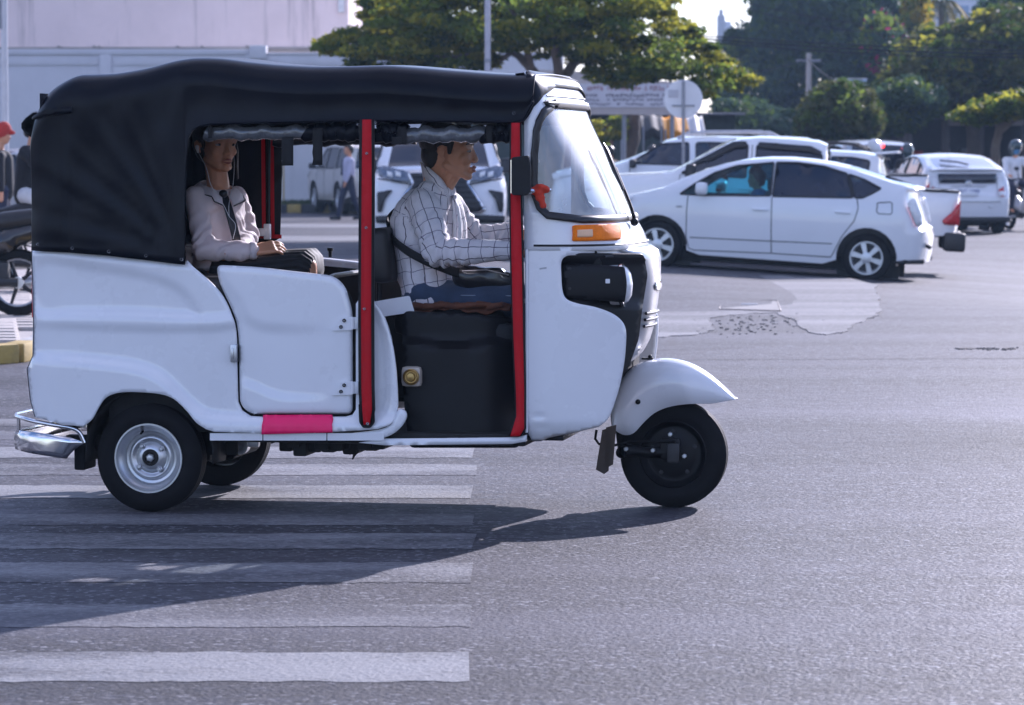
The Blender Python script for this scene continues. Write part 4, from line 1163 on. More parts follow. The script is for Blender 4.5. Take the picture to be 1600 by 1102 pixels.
# ---------------------------------------------------------------- cabin: seat boxes, seats, partition
def lz(px, py, y=0.0): return T.at(px, py, y).z
def lx(px, y=0.0): return T.at(px, 500, y).x
# black moulded engine cover under the driver
mb = MB()
EC = [(628, 500), (632, 486), (800, 496), (812, 520), (812, 700), (640, 700), (632, 640)]
mb.surf(fillet(EC, 8, 3), 8, pside(lambda p: -0.50 + 0.05 * sstep(530 - p[:, 1] + 8 * np.sin(p[:, 0] * 0.02), 8) + 0.10 * np.clip((p[:, 0] - 740) / 70, 0, 1) ** 2))
mb.build('seat_base', M_BLACKPLASTIC, rick, solid=0.02)
a, b2 = L_(632, 490, -0.5), L_(800, 690, -0.5)
MB().box(((a.x + b2.x) / 2, 0.05, (a.z + b2.z) / 2 - 0.01), (b2.x - a.x - 0.02, 0.95, a.z - b2.z - 0.06), bev=0.03).build('seat_box', M_BLACKPLASTIC, rick)
MB().box((L_(735, 690).x, 0.0, L_(735, 690).z + 0.012), (0.75, 1.1, 0.02), bev=0.004).build('cab_floor', M_BLACKPLASTIC, rick)
# fuel filler
p = L_(642, 589, -0.545)
mb = MB(); mb.box(p + Vector((0, 0.02, 0)), (0.085, 0.05, 0.085), bev=0.02); fil = mb.build('filler_housing', mat('cream_plastic', (0.55, 0.48, 0.40), rough=0.5, var=0.1), rick)
M_BRASS = mat('brass', (0.42, 0.28, 0.10), rough=0.35, metal=0.9, var=0.2, vscale=30)
MB().lathe([(0.034, 0), (0.034, 0.014), (0.029, 0.018), (0.025, 0.012), (0.02, 0.012), (0.016, 0.02), (0.0, 0.022)], p + Vector((0.003, -0.004, 0)), (0, -1, 0), 24).build('filler_cap', M_BRASS, fil)
# driver seat cushion and back
M_SEAT = mat('black_leatherette', (0.018, 0.016, 0.016), rough=0.5, var=0.2, vscale=8, bump=0.002, bscale=40)
za = L_(690, 499, -0.3).z; xa_, xb_ = L_(612, 500, -0.3).x, L_(782, 500, -0.3).x
MB().box(((xa_ + xb_) / 2, 0.02, za - 0.015), (xb_ - xa_, 0.62, 0.11), bev=0.04).build('driver_seat', M_SEAT, rick, auto=80)
p = T.at(603, 398, -0.1)
MB().box(p + Vector((0, 0.1, 0)), (0.095, 0.50, 0.235), rot=Matrix.Rotation(R(-6), 4, 'Y'), bev=0.035).build('driver_backrest', M_SEAT, rick, auto=80)
MB().tube([p + Vector((-0.02, -0.05, -0.1)), p + Vector((-0.02, -0.05, -0.3))], 0.012, 8).build('backrest_bracket', M_BLACKPLASTIC, rick)
# partition wall behind the driver (low, white inside) and grab rail
zq = lz(600, 470); xq = lx(590)
MB().box((xq - 0.10, 0, (zq + zf) / 2 - 0.02), (0.03, 1.14, zq - zf - 0.12), bev=0.01).build('partition', M_BLACKPLASTIC, rick)
MB().tube([(xq - 0.10, -0.56, zq + 0.11), (xq - 0.10, -0.4, zq + 0.12), (xq - 0.10, 0.4, zq + 0.12), (xq - 0.10, 0.56, zq + 0.11)], 0.011, 8).build('grab_rail', M_BLACKPLASTIC, rick)
# white shelf with pale lines beside the driver seat
mb = MB(); mb.prism(fillet([(581, 472), (640, 462), (648, 488), (618, 492), (592, 496)], 3, 2), lambda p: L_(p[0], p[1], -0.40), lambda p: L_(p[0], p[1], -0.05)); mb.build('inner_shelf', M_WHITE, rick, smooth=False)
# passenger bench
zb = T.at(360, 425, 0.0).z
xs0, xs1 = lx(215), lx(455)
MB().box(((xs0 + xs1) / 2, 0, zb - 0.07), (xs1 - xs0, 1.12, 0.14), bev=0.045).build('bench_seat', M_SEAT, rick, auto=80)
MB().box((xs0 - 0.02, 0, zb + 0.25), (0.12, 1.12, 0.55), rot=Matrix.Rotation(R(-8), 4, 'Y'), bev=0.045).build('bench_backrest', M_SEAT, rick, auto=80)
MB().box(((xs0 + xs1) / 2 - 0.02, 0, (zb + zf) / 2 - 0.05), (xs1 - xs0 - 0.1, 1.1, zb - zf - 0.12), bev=0.02).build('bench_base', M_DARK, rick)
# rear bulkhead (dark vinyl) closing the passenger bay behind the bench
mb = MB(); xx = lx(130)
mb.loft([[(xx, y, z) for z in (lz(100, 400), lz(100, 300), lz(100, 150))] for y in (-0.58, -0.3, 0, 0.3, 0.58)], closed_ring=False); mb.build('rear_bulkhead', M_VINYL, rick, solid=0.01)
mb = MB(); k = fpx(516, 402, 0.60); mb.lathe([(0.008, -0.0), (0.008, 0.025), (0.014, 0.03), (0.014, 0.042), (0.0, 0.044)], k, (0, 0, 1), 10); mb.build('far_door_knob', M_BLACKPLASTIC, rick)
# =====================================================================  PEOPLE
def organic(mb, name, m, parent, voxel=0.008, smooth=6, disp=None, sfac=0.5):
    """merge overlapping closed shapes into one continuous skin"""
    me = bpy.data.meshes.new('tmp'); me.from_pydata(mb.v, [], mb.f)
    bm = bmesh.new(); bm.from_mesh(me); bmesh.ops.recalc_face_normals(bm, faces=bm.faces[:]); bm.to_mesh(me); bm.free()
    t = bpy.data.objects.new('tmp', me); COL.objects.link(t)
    md = t.modifiers.new('r', 'REMESH'); md.mode = 'VOXEL'; md.voxel_size = voxel
    if smooth:
        ms = t.modifiers.new('s', 'SMOOTH'); ms.iterations = smooth; ms.factor = sfac
    dg = bpy.context.evaluated_depsgraph_get()
    out = bpy.data.meshes.new_from_object(t.evaluated_get(dg))
    bpy.data.objects.remove(t); bpy.data.meshes.remove(me)
    out.name = name
    n = len(out.vertices)
    if disp is not None:
        co = np.empty(n * 3); out.vertices.foreach_get('co', co); co = co.reshape(-1, 3)
        no = np.empty(n * 3); out.vertices.foreach_get('normal', no); no = no.reshape(-1, 3)
        co = co + no * disp(co)[:, None]
        out.vertices.foreach_set('co', co.ravel())
    out.materials.clear()
    for q in (m if isinstance(m, (list, tuple)) else [m]): out.materials.append(q)
    out.polygons.foreach_set('use_smooth', [True] * len(out.polygons)); out.update()
    return link_obj(name, out, parent)

def nz3(co, s, seed=0.0):
    return np.array([noise.noise(Vector((p[0] * s + seed, p[1] * s, p[2] * s))) for p in co])

def head_axes(yaw, pitch=0.0, roll=0.0):
    return Matrix.Rotation(yaw, 3, 'Z') @ Matrix.Rotation(-pitch, 3, 'Y') @ Matrix.Rotation(roll, 3, 'X')

def add_head(mb, o, M, s=1.0, female=False):
    o = Vector(o)
    def B(c, r): mb.ball(o + M @ (Vector(c) * s), [q * s for q in ((r, r, r) if not isinstance(r, tuple) else r)], 16, 12, M=M)
    def K(a, b, ra, rb): mb.cap2(o + M @ (Vector(a) * s), o + M @ (Vector(b) * s), ra * s, rb * s, seg=10)
    jw = 0.84 if female else 1.0; ck = 0.020 if female else 0.025; ns = 0.90 if female else 1.0
    B((-0.014, 0, 0.045), (0.098, 0.077, 0.085))
    B((0.026, 0, -0.015), (0.064, 0.064, 0.085))
    B((0.030, 0, -0.068), (0.052, 0.054 * jw, 0.042))
    B((0.074 - 0.002, 0, -0.100), (0.019, 0.022, 0.016))
    K((0.0, 0.052 * jw, -0.062), (0.062, 0.022, -0.096), 0.017, 0.014); K((0.0, -0.052 * jw, -0.062), (0.062, -0.022, -0.096), 0.017, 0.014)
    for q in (-1, 1):
        B((0.060, q * 0.039, -0.032), (ck, ck, ck))
        K((0.078, q * 0.012, 0.017), (0.062, q * 0.050, 0.012), 0.013, 0.012)
        B((0.097 - 0.06 * (1 - ns), q * 0.0125 * ns, -0.043), (0.011 * ns, 0.009 * ns, 0.008 * ns))
        K((0.0835, q * 0.020, 0.0035), (0.073, q * 0.047, 0.001), 0.0055, 0.005)
        K((0.0845, q * 0.020, 0.0015), (0.0765, q * 0.046, 0.0005), 0.0050, 0.0045)
        # ear: rim and bowl
        e = [(-0.006, 0.070, 0.004), (-0.016, 0.080, 0.011), (-0.028, 0.083, 0.004), (-0.030, 0.080, -0.012), (-0.020, 0.075, -0.028), (-0.010, 0.071, -0.033)]
        for a, b in zip(e[:-1], e[1:]): K((a[0], q * a[1], a[2]), (b[0], q * b[1], b[2]), 0.0062, 0.0062)
        B((-0.018, q * 0.072, -0.010), (0.013, 0.006, 0.021))
    K((0.080, 0, 0.010), (0.099 - 0.07 * (1 - ns), 0, -0.034), 0.0095 * ns, 0.0120 * ns)
    B((0.1005 - 0.07 * (1 - ns), 0, -0.038), (0.0125 * ns, 0.0125 * ns, 0.0105 * ns))
    K((0.089, -0.020, -0.070), (0.097, 0, -0.064), 0.005, 0.0068); K((0.089, 0.020, -0.070), (0.097, 0, -0.064), 0.005, 0.0068)
    K((0.087, -0.018, -0.077), (0.0945, 0, -0.079), 0.005, 0.0078); K((0.087, 0.018, -0.077), (0.0945, 0, -0.079), 0.005, 0.0078)

def face_bits(o, M, s, parent):
    o = Vector(o)
    def W(c): return o + M @ (Vector(c) * s)
    for q in (-1, 1):
        e = MB().ball(W((0.0745, q * 0.0325, -0.005)), [0.0122 * s, 0.0140 * s, 0.0058 * s], 12, 8, M=M).build('eye', M_EYEW, parent)
        MB().ball(W((0.0822, q * 0.0320, -0.005)), [0.0052 * s, 0.0078 * s, 0.0060 * s], 10, 8, M=M).build('iris', M_EYEB, e)
        MB().tube([W((0.088, q * 0.016, 0.020)), W((0.0845, q * 0.034, 0.0245)), W((0.070, q * 0.053, 0.019))], [0.0042 * s, 0.0048 * s, 0.0022 * s], 6).build('eyebrow', M_HAIR, parent)
    mb = MB()
    mb.tube([W((0.0915, -0.022, -0.0705)), W((0.1005, -0.007, -0.0655)), W((0.1018, 0, -0.0665)), W((0.1005, 0.007, -0.0655)), W((0.0915, 0.022, -0.0705))], [0.0015 * s, 0.0042 * s, 0.004 * s, 0.0042 * s, 0.0015 * s], 7)
    mb.tube([W((0.0905, -0.020, -0.0735)), W((0.0985, -0.007, -0.0785)), W((0.0995, 0.0, -0.079)), W((0.0985, 0.007, -0.0785)), W((0.0905, 0.020, -0.0735))], [0.0015 * s, 0.005 * s, 0.0054 * s, 0.005 * s, 0.0015 * s], 7)
    mb.build('lips', M_LIPS, parent)

def hair_shell(o, M, s, parent, line, r=(0.105, 0.084, 0.090), extra=(), rough=0.004):
    """line(x,y,z)-> True where hair grows (head units)"""
    mb = MB(); mb.ball((-0.016, 0, 0.046), r, 56, 40)
    co = np.array(mb.v)
    keep = np.array([line(*p) for p in co])
    fs = [f for f in mb.f if all(keep[i] for i in f)]
    d = nz3(co, 45) * rough + nz3(co, 110, 5) * rough * 0.6
    c = np.array((-0.016, 0, 0.046)); nn = (co - c) / np.linalg.norm(co - c, axis=1)[:, None]
    co = co + nn * d[:, None]
    out = MB(); out.add([Vector(o) + M @ (Vector(p) * s) for p in co], fs)
    for e in extra: e(out)
    return out.build('hair', M_HAIR, parent, solid=0.008 * s, auto=180)

def finger(mb, p, d, n, L, r, curl):
    """three bones bending towards n"""
    d = Vector(d).normalized(); n = Vector(n).normalized(); p = Vector(p)
    ax = d.cross(n).normalized(); a = 0.0
    for k, (f, c) in enumerate(((0.45, 0.55), (0.31, 1.0), (0.24, 0.7))):
        a += curl * c
        dd = Matrix.Rotation(a, 3, ax) @ d
        q = p + dd * L * f
        mb.cap2(p, q, r * (1 - 0.09 * k), r * (1 - 0.09 * (k + 1)), seg=8)
        p = q

def add_hand(mb, wrist, d, palm_n, thumb_side, s=1.0, curl=0.35, spread=0.08):
    """d: wrist to knuckles, palm_n: out of the palm, thumb_side: unit vector towards the thumb"""
    w = Vector(wrist); d = Vector(d).normalized(); t = Vector(thumb_side); t = (t - d * t.dot(d)).normalized(); n = Vector(palm_n); n = (n - d * n.dot(d) - t * n.dot(t)).normalized()
    for k in (-1.5, -0.5, 0.5, 1.5):
        mb.cap2(w + t * (k * 0.011 * s), w + d * 0.088 * s + t * (k * 0.0195 * s) - n * 0.002, 0.014 * s, 0.0115 * s, seg=8)
    for k, L in ((1.5, 0.070), (0.5, 0.078), (-0.5, 0.073), (-1.5, 0.058)):
        b = w + d * 0.088 * s + t * (k * 0.0195 * s)
        finger(mb, b, d + t * (k * spread), n, L * s, 0.0088 * s, curl * (1 + 0.12 * (1.5 - k)))
    b = w + d * 0.022 * s + t * 0.026 * s + n * 0.006 * s
    m_ = b + (d * 0.6 + t * 0.62 + n * 0.3).normalized() * 0.042 * s
    mb.cap2(b, m_, 0.0145 * s, 0.0105 * s, seg=8)
    e = m_ + (d * 0.9 + t * 0.2 + n * 0.25).normalized() * 0.032 * s
    mb.cap2(m_, e, 0.0105 * s, 0.009 * s, seg=8)
    mb.cap2(e, e + (d * 0.95 + n * 0.25).normalized() * 0.024 * s, 0.0092 * s, 0.007 * s, seg=8)

def rings_loft(mb, secs, seg=24):
    """secs: (centre, half depth, half width, yaw): closed elliptic loft"""
    rings = []
    for c, a, b, yw in secs:
        c = Vector(c); cy, sy = math.cos(yw), math.sin(yw); ring = []
        for k in range(seg):
            th = 2 * math.pi * k / seg
            x = math.copysign(abs(math.cos(th)) ** 0.85, math.cos(th)) * a; y = math.copysign(abs(math.sin(th)) ** 0.8, math.sin(th)) * b
            ring.append(c + Vector((x * cy - y * sy, x * sy + y * cy, 0)))
        rings.append(ring)
    mb.loft(rings, cap=True)

def cloth_attr(o, chains):
    """per-vertex woven coordinates: along each bone chain and around it"""
    me = o.data; n = len(me.vertices); co = np.empty(n * 3); me.vertices.foreach_get('co', co); co = co.reshape(-1, 3)
    best = np.full(n, 1e9); uv = np.zeros((n, 3))
    for ci, (pts, rads, ref) in enumerate(chains):
        acc = 0.0
        for i in range(len(pts) - 1):
            a, b = np.array(pts[i]), np.array(pts[i + 1]); ab = b - a; ln = np.linalg.norm(ab); d = ab / ln
            t = np.clip((co - a) @ d / ln, 0, 1); q = a + t[:, None] * ab
            r = rads[i] + (rads[i + 1] - rads[i]) * t
            dist = np.linalg.norm(co - q, axis=1) / r
            k = dist < best
            u = np.array(ref, float); u -= d * (u @ d); u /= np.linalg.norm(u); w = np.cross(d, u)
            e = co - q; ang = np.arctan2(e @ w, e @ u)
            uu = ang * r.mean() * 1.0
            best = np.where(k, dist, best)
            uv[k, 0] = uu[k]; uv[k, 1] = (acc + t * ln)[k]; uv[k, 2] = ci
            acc += ln
    at = me.attributes.new('weave', 'FLOAT_VECTOR', 'POINT'); at.data.foreach_set('vector', uv.ravel())
    return uv, co

def check_mat(name, base, line, sp=0.05, w=0.0045, line2=None):
    m = bpy.data.materials.new(name); m.use_nodes = True
    nt = m.node_tree; N = nt.nodes; L = nt.links; b = N['Principled BSDF']
    b.inputs['Roughness'].default_value = 0.8; b.inputs['Sheen Weight'].default_value = 0.2
    at = N.new('ShaderNodeAttribute'); at.attribute_name = 'weave'
    nz = N.new('ShaderNodeTexNoise'); nz.inputs['Scale'].default_value = 16; nz.inputs['Detail'].default_value = 3
    tc = N.new('ShaderNodeTexCoord'); L.new(tc.outputs['Object'], nz.inputs['Vector'])
    sub = N.new('ShaderNodeVectorMath'); sub.operation = 'MULTIPLY_ADD'; L.new(nz.outputs['Color'], sub.inputs[0]); sub.inputs[1].default_value = (0.022, 0.022, 0); L.new(at.outputs['Vector'], sub.inputs[2])
    sx = N.new('ShaderNodeSeparateXYZ'); L.new(sub.outputs[0], sx.inputs[0])
    def line_fac(sock, wd):
        q = N.new('ShaderNodeMath'); q.operation = 'PINGPONG'; q.inputs[1].default_value = sp / 2; L.new(sock, q.inputs[0])
        r = N.new('ShaderNodeMapRange'); r.inputs['From Min'].default_value = wd * 0.5; r.inputs['From Max'].default_value = wd * 0.5 + 0.0012; r.inputs['To Min'].default_value = 1; r.inputs['To Max'].default_value = 0
        L.new(q.outputs[0], r.inputs['Value']); return r.outputs[0]
    f1, f2 = line_fac(sx.outputs[0], w), line_fac(sx.outputs[1], w * 0.6)
    m1 = N.new('ShaderNodeMix'); m1.data_type = 'RGBA'; L.new(f2, m1.inputs['Factor']); m1.inputs['A'].default_value = (*base, 1); m1.inputs['B'].default_value = (*(line2 or line), 1)
    m2 = N.new('ShaderNodeMix'); m2.data_type = 'RGBA'; L.new(f1, m2.inputs['Factor']); L.new(m1.outputs['Result'], m2.inputs['A']); m2.inputs['B'].default_value = (*line, 1)
    L.new(m2.outputs['Result'], b.inputs['Base Color'])
    n2 = N.new('ShaderNodeTexNoise'); n2.inputs['Scale'].default_value = 22; n2.inputs['Detail'].default_value = 4; L.new(tc.outputs['Object'], n2.inputs['Vector'])
    bp = N.new('ShaderNodeBump'); bp.inputs['Distance'].default_value = 0.012; bp.inputs['Strength'].default_value = 0.8; L.new(n2.outputs['Fac'], bp.inputs['Height']); L.new(bp.outputs[0], b.inputs['Normal'])
    tr = N.new('ShaderNodeBsdfTranslucent'); L.new(m2.outputs['Result'], tr.inputs[0]); ms = N.new('ShaderNodeMixShader'); ms.inputs[0].default_value = 0.15
    L.new(b.outputs[0], ms.inputs[1]); L.new(tr.outputs[0], ms.inputs[2]); L.new(ms.outputs[0], N['Material Output'].inputs['Surface'])
    MATS[name] = m; return m

def TW(px, py, y): return T.at(px, py, y)        # rickshaw coordinates; people share them through an empty at the same place

# ---------------------------------------------------------------- the driver
drv = empty('person', 'man driving the rickshaw in a white windowpane check shirt and jeans, seen in profile', 'person', T.o, T_YAW)
S_D = 1.13
ho = TW(702, 233, -0.06); MH = head_axes(R(3), R(-2))
def hw(c): return ho + MH @ (Vector(c) * S_D)
secs_px = [(686, 284, 17, .07), (677, 296, 33, .145), (668, 318, 44, .195), (665, 345, 51, .205), (665, 375, 50, .20), (666, 405, 46, .19), (669, 435, 44, .19), (674, 462, 42, .195), (681, 484, 38, .195)]
PXM = 361.0
tors = [(TW(x, y, 0.0), a / PXM, b, 0.0) for x, y, a, b in secs_px]
nA = [TW(660, 322, -0.185), TW(684, 395, -0.275), TW(800, 391, -0.315)]
fA = [TW(703, 324, 0.175), TW(738, 371, 0.25), TW(806, 362, 0.30)]
gripn = Vector((hb.x + 0.02, -0.335, hb.z)); gripf = Vector((hb.x + 0.02, 0.335, hb.z))
hipn, hipf = TW(672, 468, -0.10), TW(672, 466, 0.10)
kn, kf = TW(838, 470, -0.17), TW(838, 470, 0.17)
an, af = TW(836, 640, -0.15), TW(836, 640, 0.15)
sk = MB()
add_head(sk, ho, MH, S_D)
sk.cap2(hw((-0.030, 0, -0.03)), TW(684, 290, -0.01), 0.062, 0.066); sk.cap2(hw((0.012, 0, -0.085)), TW(690, 292, -0.01), 0.045, 0.05)
rings_loft(sk, [(c, a - 0.03, b - 0.03, y) for c, a, b, y in tors])
for A, g in ((nA, gripn), (fA, gripf)):
    sk.cap2(A[0], A[1], 0.045, 0.036); sk.cap2(A[1], A[2], 0.036, 0.026)
    dd = (g - A[2]); sk.cap2(A[2], A[2] + dd.normalized() * 0.02, 0.026, 0.022)
    add_hand(sk, A[2], (1, 0, -0.12), (0.1, 0, -1), (0, 1 if A is nA else -1, 0), 1.05, 0.75)
for h_, k_, a_ in ((hipn, kn, an), (hipf, kf, af)):
    sk.cap2(h_, k_, 0.065, 0.045); sk.cap2(k_, a_, 0.045, 0.03); sk.cap2(a_, a_ + Vector((0.14, 0, -0.03)), 0.03, 0.022)
organic(sk, 'body', M_SKIN, drv, 0.005, 4)
face_bits(ho, MH, S_D, drv)
def hl_d(x, y, z):
    if x > 0.052: return z > 0.066 + 0.3 * (0.09 - x) * 0 + 0.02 * (abs(y) < 0.02) * 0
    if x > 0.020: return z > 0.000 + (x - 0.020) * 2.2
    if x > 0.004: return z > -0.010
    if x > -0.034: return z > 0.010
    return z > -0.062
def nape(mb):
    mb.ball(hw((-0.060, 0, -0.022)), [0.048 * S_D, 0.062 * S_D, 0.062 * S_D], 18, 12, M=MH)
    mb.ball(hw((-0.022, 0, 0.030)), [0.058 * S_D, 0.092 * S_D, 0.040 * S_D], 22, 14, M=MH)
    for q in (-1, 1): mb.cap2(hw((0.012, q * 0.066, 0.02)), hw((0.010, q * 0.066, -0.012)), 0.014 * S_D, 0.008 * S_D, seg=8)
hair_shell(ho, MH, S_D, drv, hl_d, (0.106, 0.087, 0.093), (nape,), rough=0.006)
M_CHECK = check_mat('check_shirt', (0.86, 0.82, 0.84), (0.075, 0.055, 0.095), 0.056, 0.0031, (0.26, 0.22, 0.29))
sh = MB(); rings_loft(sh, tors, 32)
sh.cap2(nA[0] + Vector((0, 0.02, 0)), nA[1], 0.074, 0.060, seg=20); sh.cap2(nA[1], nA[2], 0.060, 0.042, seg=20)
sh.cap2(fA[0] - Vector((0, 0.02, 0)), fA[1], 0.070, 0.056, seg=20); sh.cap2(fA[1], fA[2], 0.056, 0.041, seg=20)
sh.cap2(tors[1][0] + Vector((0, -0.12, -0.01)), tors[1][0] + Vector((0, 0.12, -0.01)), 0.05, 0.05, seg=16)
chD = [([tors[0][0], tors[4][0], tors[8][0]], [0.15, 0.20, 0.19], (0.3, -1, 0)), (nA, [0.07, 0.06, 0.045], (0, -1, 0.2)), (fA, [0.07, 0.06, 0.045], (0, -1, 0.2))]
def wrinkle(chains, amp):
    segs = [(np.array(p[i]), np.array(p[i + 1])) for p, r, e in chains for i in range(len(p) - 1)]
    def f(co):
        n1 = nz3(co * np.array([1, 1, 1.0]), 11, 3); n2 = nz3(co, 26, 9)
        out = n1 * amp + n2 * amp * 0.45
        for p, r, e in chains[1:]:
            j = np.array(p[1]); d = np.linalg.norm(co - j, axis=1)
            ax = np.array(p[2]) - np.array(p[0]); ax = ax / np.linalg.norm(ax)
            t = (co - j) @ ax
            out += amp * 1.1 * np.exp(-(d / 0.13) ** 2) * np.sin(t * 130 + n1 * 7)
        return out
    return f
shirt = organic(sh, 'shirt', M_CHECK, drv, 0.009, 5, wrinkle(chD, 0.0085))
cloth_attr(shirt, chD)
# collar, open front placket with a light undershirt
def ribbon(pts, wdir, w, name, m, parent, th=0.003, auto=180):
    mb = MB(); mb.loft([[Vector(p) + (Vector(wd) * (w * t)) for t in (-0.5, -0.17, 0.17, 0.5)] for p, wd in zip(pts, wdir)], closed_ring=False)
    return mb.build(name, m, parent, solid=th, auto=auto)
colr = [TW(700, 304, -0.075), TW(690, 290, -0.115), TW(677, 278, -0.115), TW(664, 268, -0.06), TW(661, 266, 0.02), TW(672, 272, 0.10), TW(694, 286, 0.11), TW(706, 300, 0.06)]
cp = spline([tuple(p) for p in colr], 4)
wd = [Vector((-0.28 + 0.2 * i / len(cp), 0, 1)).normalized() for i in range(len(cp))]
col_ = ribbon(cp, wd, 0.072, 'collar', M_CHECK, drv, 0.005)
cloth_attr(col_, [([cp[0], cp[-1]], [0.1, 0.1], (0, 0, 1))])
M_UNDER = mat('white_undershirt', (0.76, 0.76, 0.78), rough=0.8, var=0.04, bump=0.008, bscale=25)
mb = MB(); pf = [TW(707, 305, -0.02), TW(713, 325, -0.03), TW(717, 350, -0.04), TW(716, 385, -0.05), TW(712, 415, -0.05)]
mb.loft([[p + Vector((0.016 - 0.03 * t * t, 0.055 * t * (0.5 + 0.5 * i / 4), 0)) for t in (-1, -0.5, 0, 0.5, 1)] for i, p in enumerate(pf)], closed_ring=False)
mb.build('undershirt', M_UNDER, drv, solid=0.006, auto=180)
for sgn in (-1, 1):
    q = [p + Vector((0.012, sgn * (0.035 + 0.022 * i), 0)) for i, p in enumerate(pf)]
    r_ = ribbon(q, [Vector((0.25, sgn * 0.9, 0))] * 5, 0.04, 'placket', M_CHECK, drv, 0.004); cloth_attr(r_, [([q[0], q[-1]], [0.1, 0.1], (0, 1, 0))])
M_JEANS = mat('blue_denim', (0.038, 0.062, 0.115), rough=0.85, var=0.28, vscale=12, bump=0.002, bscale=220, sheen=0.2)
jn = MB()
for h_, k_, a_ in ((hipn, kn, an), (hipf, kf, af)):
    jn.cap2(h_, k_, 0.086, 0.068, seg=20); jn.cap2(k_, a_ + Vector((0, 0, 0.02)), 0.066, 0.052, seg=20)
jn.cap2(hipn + Vector((-0.02, 0, 0.02)), hipf + Vector((-0.02, 0, 0.02)), 0.10, 0.10, seg=20)
jeans = organic(jn, 'jeans', M_JEANS, drv, 0.010, 5, lambda co: nz3(co, 13, 2) * 0.009 + nz3(co * np.array([0.35, 1, 1]), 34, 7) * 0.003)
# stitched side seam of the near leg
sm = [hipn + (kn - hipn) * t + Vector((0, -0.078 + 0.018 * t, 0.022)) for t in np.linspace(0.12, 0.95, 12)]
MB().tube(sm, 0.0022, 5).build('seam', mat('pale_thread', (0.3, 0.36, 0.45), rough=0.8), jeans)
for a_ in (an, af):
    MB().cap2(a_ + Vector((-0.02, 0, -0.03)), a_ + Vector((0.17, 0, -0.045)), 0.042, 0.034, seg=12).build('shoe', M_BLACKPLASTIC, drv)

# bag worn across the body and its strap
bag = empty('shoulder_bag', 'black leather crossbody bag resting in the lap of the check shirt driver', 'bag', T.o, T_YAW)
st = spline([tuple(TW(*q)) for q in ((640, 318, 0.13), (616, 338, 0.03), (609, 352, -0.06), (614, 370, -0.15), (632, 388, -0.215), (660, 405, -0.238), (690, 418, -0.235), (706, 424, -0.21), (722, 428, -0.17))], 5)
mb = MB(); n = len(st)
mb.loft([[Vector(p) + Vector((0.003, -0.006 if i > 10 else -0.002, 0.0)) + Vector((-0.25, 0.0, 1)).normalized() * (0.022 * t) + Vector((-0.010 * (1 - i / n), 0, 0)) for t in (-1, -0.3, 0.3, 1)] for i, p in enumerate(st)], closed_ring=False)
mb.build('strap', M_WEB, bag, solid=0.006, auto=180)
M_LEATHER = mat('black_leather', (0.015, 0.015, 0.018), rough=0.28, var=0.3, coat=0.3, bump=0.006, bscale=18)
bb = MB(); bb.cap2(TW(726, 432, -0.15), TW(796, 440, -0.14), 0.055, 0.042, sx=1.0, seg=18); bb.box(TW(758, 436, -0.14), (0.17, 0.09, 0.10), bev=0.02)
organic(bb, 'pouch', M_LEATHER, bag, 0.008, 6, lambda co: nz3(co, 18, 4) * 0.006)
MB().tube([TW(722, 424, -0.215), TW(760, 422, -0.22), TW(795, 430, -0.205)], 0.003, 5).build('zip', M_STEEL, bag)
# folded brown cloth on the driver's seat
cl = MB()
zt_ = za + 0.046
cl.surf([(L_(603, 490).x, -0.30), (L_(775, 490).x, -0.30), (L_(775, 490).x, 0.25), (L_(603, 490).x, 0.25)], 0.02,
        lambda p: np.stack([p[:, 0], p[:, 1] + 0.004 * np.sin(p[:, 0] * 60), zt_ + 0.012 + 0.010 * np.sin(p[:, 0] * 24 + p[:, 1] * 9) + 0.007 * np.sin(p[:, 0] * 71 + 1) - 0.02 * np.clip((-0.27 - p[:, 1]) / 0.03, 0, 1)], 1))
for k in range(9):
    x = L_(606 + k * 17, 490).x
    cl.cap2((x, -0.30, zt_ + 0.012 + rnd.uniform(-.006, .006)), (x + 0.05, -0.30, zt_ + 0.010 + rnd.uniform(-.006, .006)), 0.015, 0.012, seg=8)
co_ = cl.build('seat_cloth', mat('brown_cloth', (0.13, 0.045, 0.022), rough=0.9, var=0.35, vscale=18, bump=0.003, bscale=60), None, solid=0.006, auto=180)
co_.location = T.o; co_.rotation_euler = (0, 0, T_YAW); tag(co_, 'folded brown cloth spread over the driver seat under the man in jeans', 'cloth')

# ---------------------------------------------------------------- the passenger
pas = empty('person', 'woman passenger in a white blouse with a narrow black tie sitting on the rear bench', 'person', T.o, T_YAW)
S_P = 1.06
po = TW(338, 225, -0.03); MP = head_axes(R(-46), R(1))
def pw(c): return po + MP @ (Vector(c) * S_P)
psec = [(342, 284, 15, .06, -20), (339, 296, 28, .115, -20), (338, 314, 34, .145, -20), (339, 342, 38, .142, -18), (341, 368, 34, .13, -15), (343, 395, 37, .14, -10), (346, 420, 44, .17, 0)]
pt = [(TW(x, y, -0.02), a / PXM, b, R(w)) for x, y, a, b, w in psec]
pn = [TW(306, 308, -0.155), TW(318, 391, -0.265), TW(396, 392, -0.215)]
pf_ = [TW(370, 308, 0.11), TW(386, 366, 0.13), TW(374, 398, -0.13)]
phn, phf = TW(345, 428, -0.09), TW(345, 428, 0.09)
pkn, pkf = TW(478, 417, -0.13), TW(482, 412, 0.03)
pan, paf = TW(490, 560, -0.12), TW(500, 555, 0.05)
sk = MB()
add_head(sk, po, MP, S_P, True)
sk.cap2(pw((-0.022, 0, -0.04)), TW(341, 290, -0.02), 0.046, 0.05)
rings_loft(sk, [(c, a - 0.025, b - 0.025, y) for c, a, b, y in pt])
for A in (pn, pf_):
    sk.cap2(A[0], A[1], 0.036, 0.030); sk.cap2(A[1], A[2], 0.030, 0.021)
add_hand(sk, pn[2], TW(440, 384, -0.16) - pn[2], (0, 0.5, -1), (0, 0.75, 0.6), 0.98, 0.42)
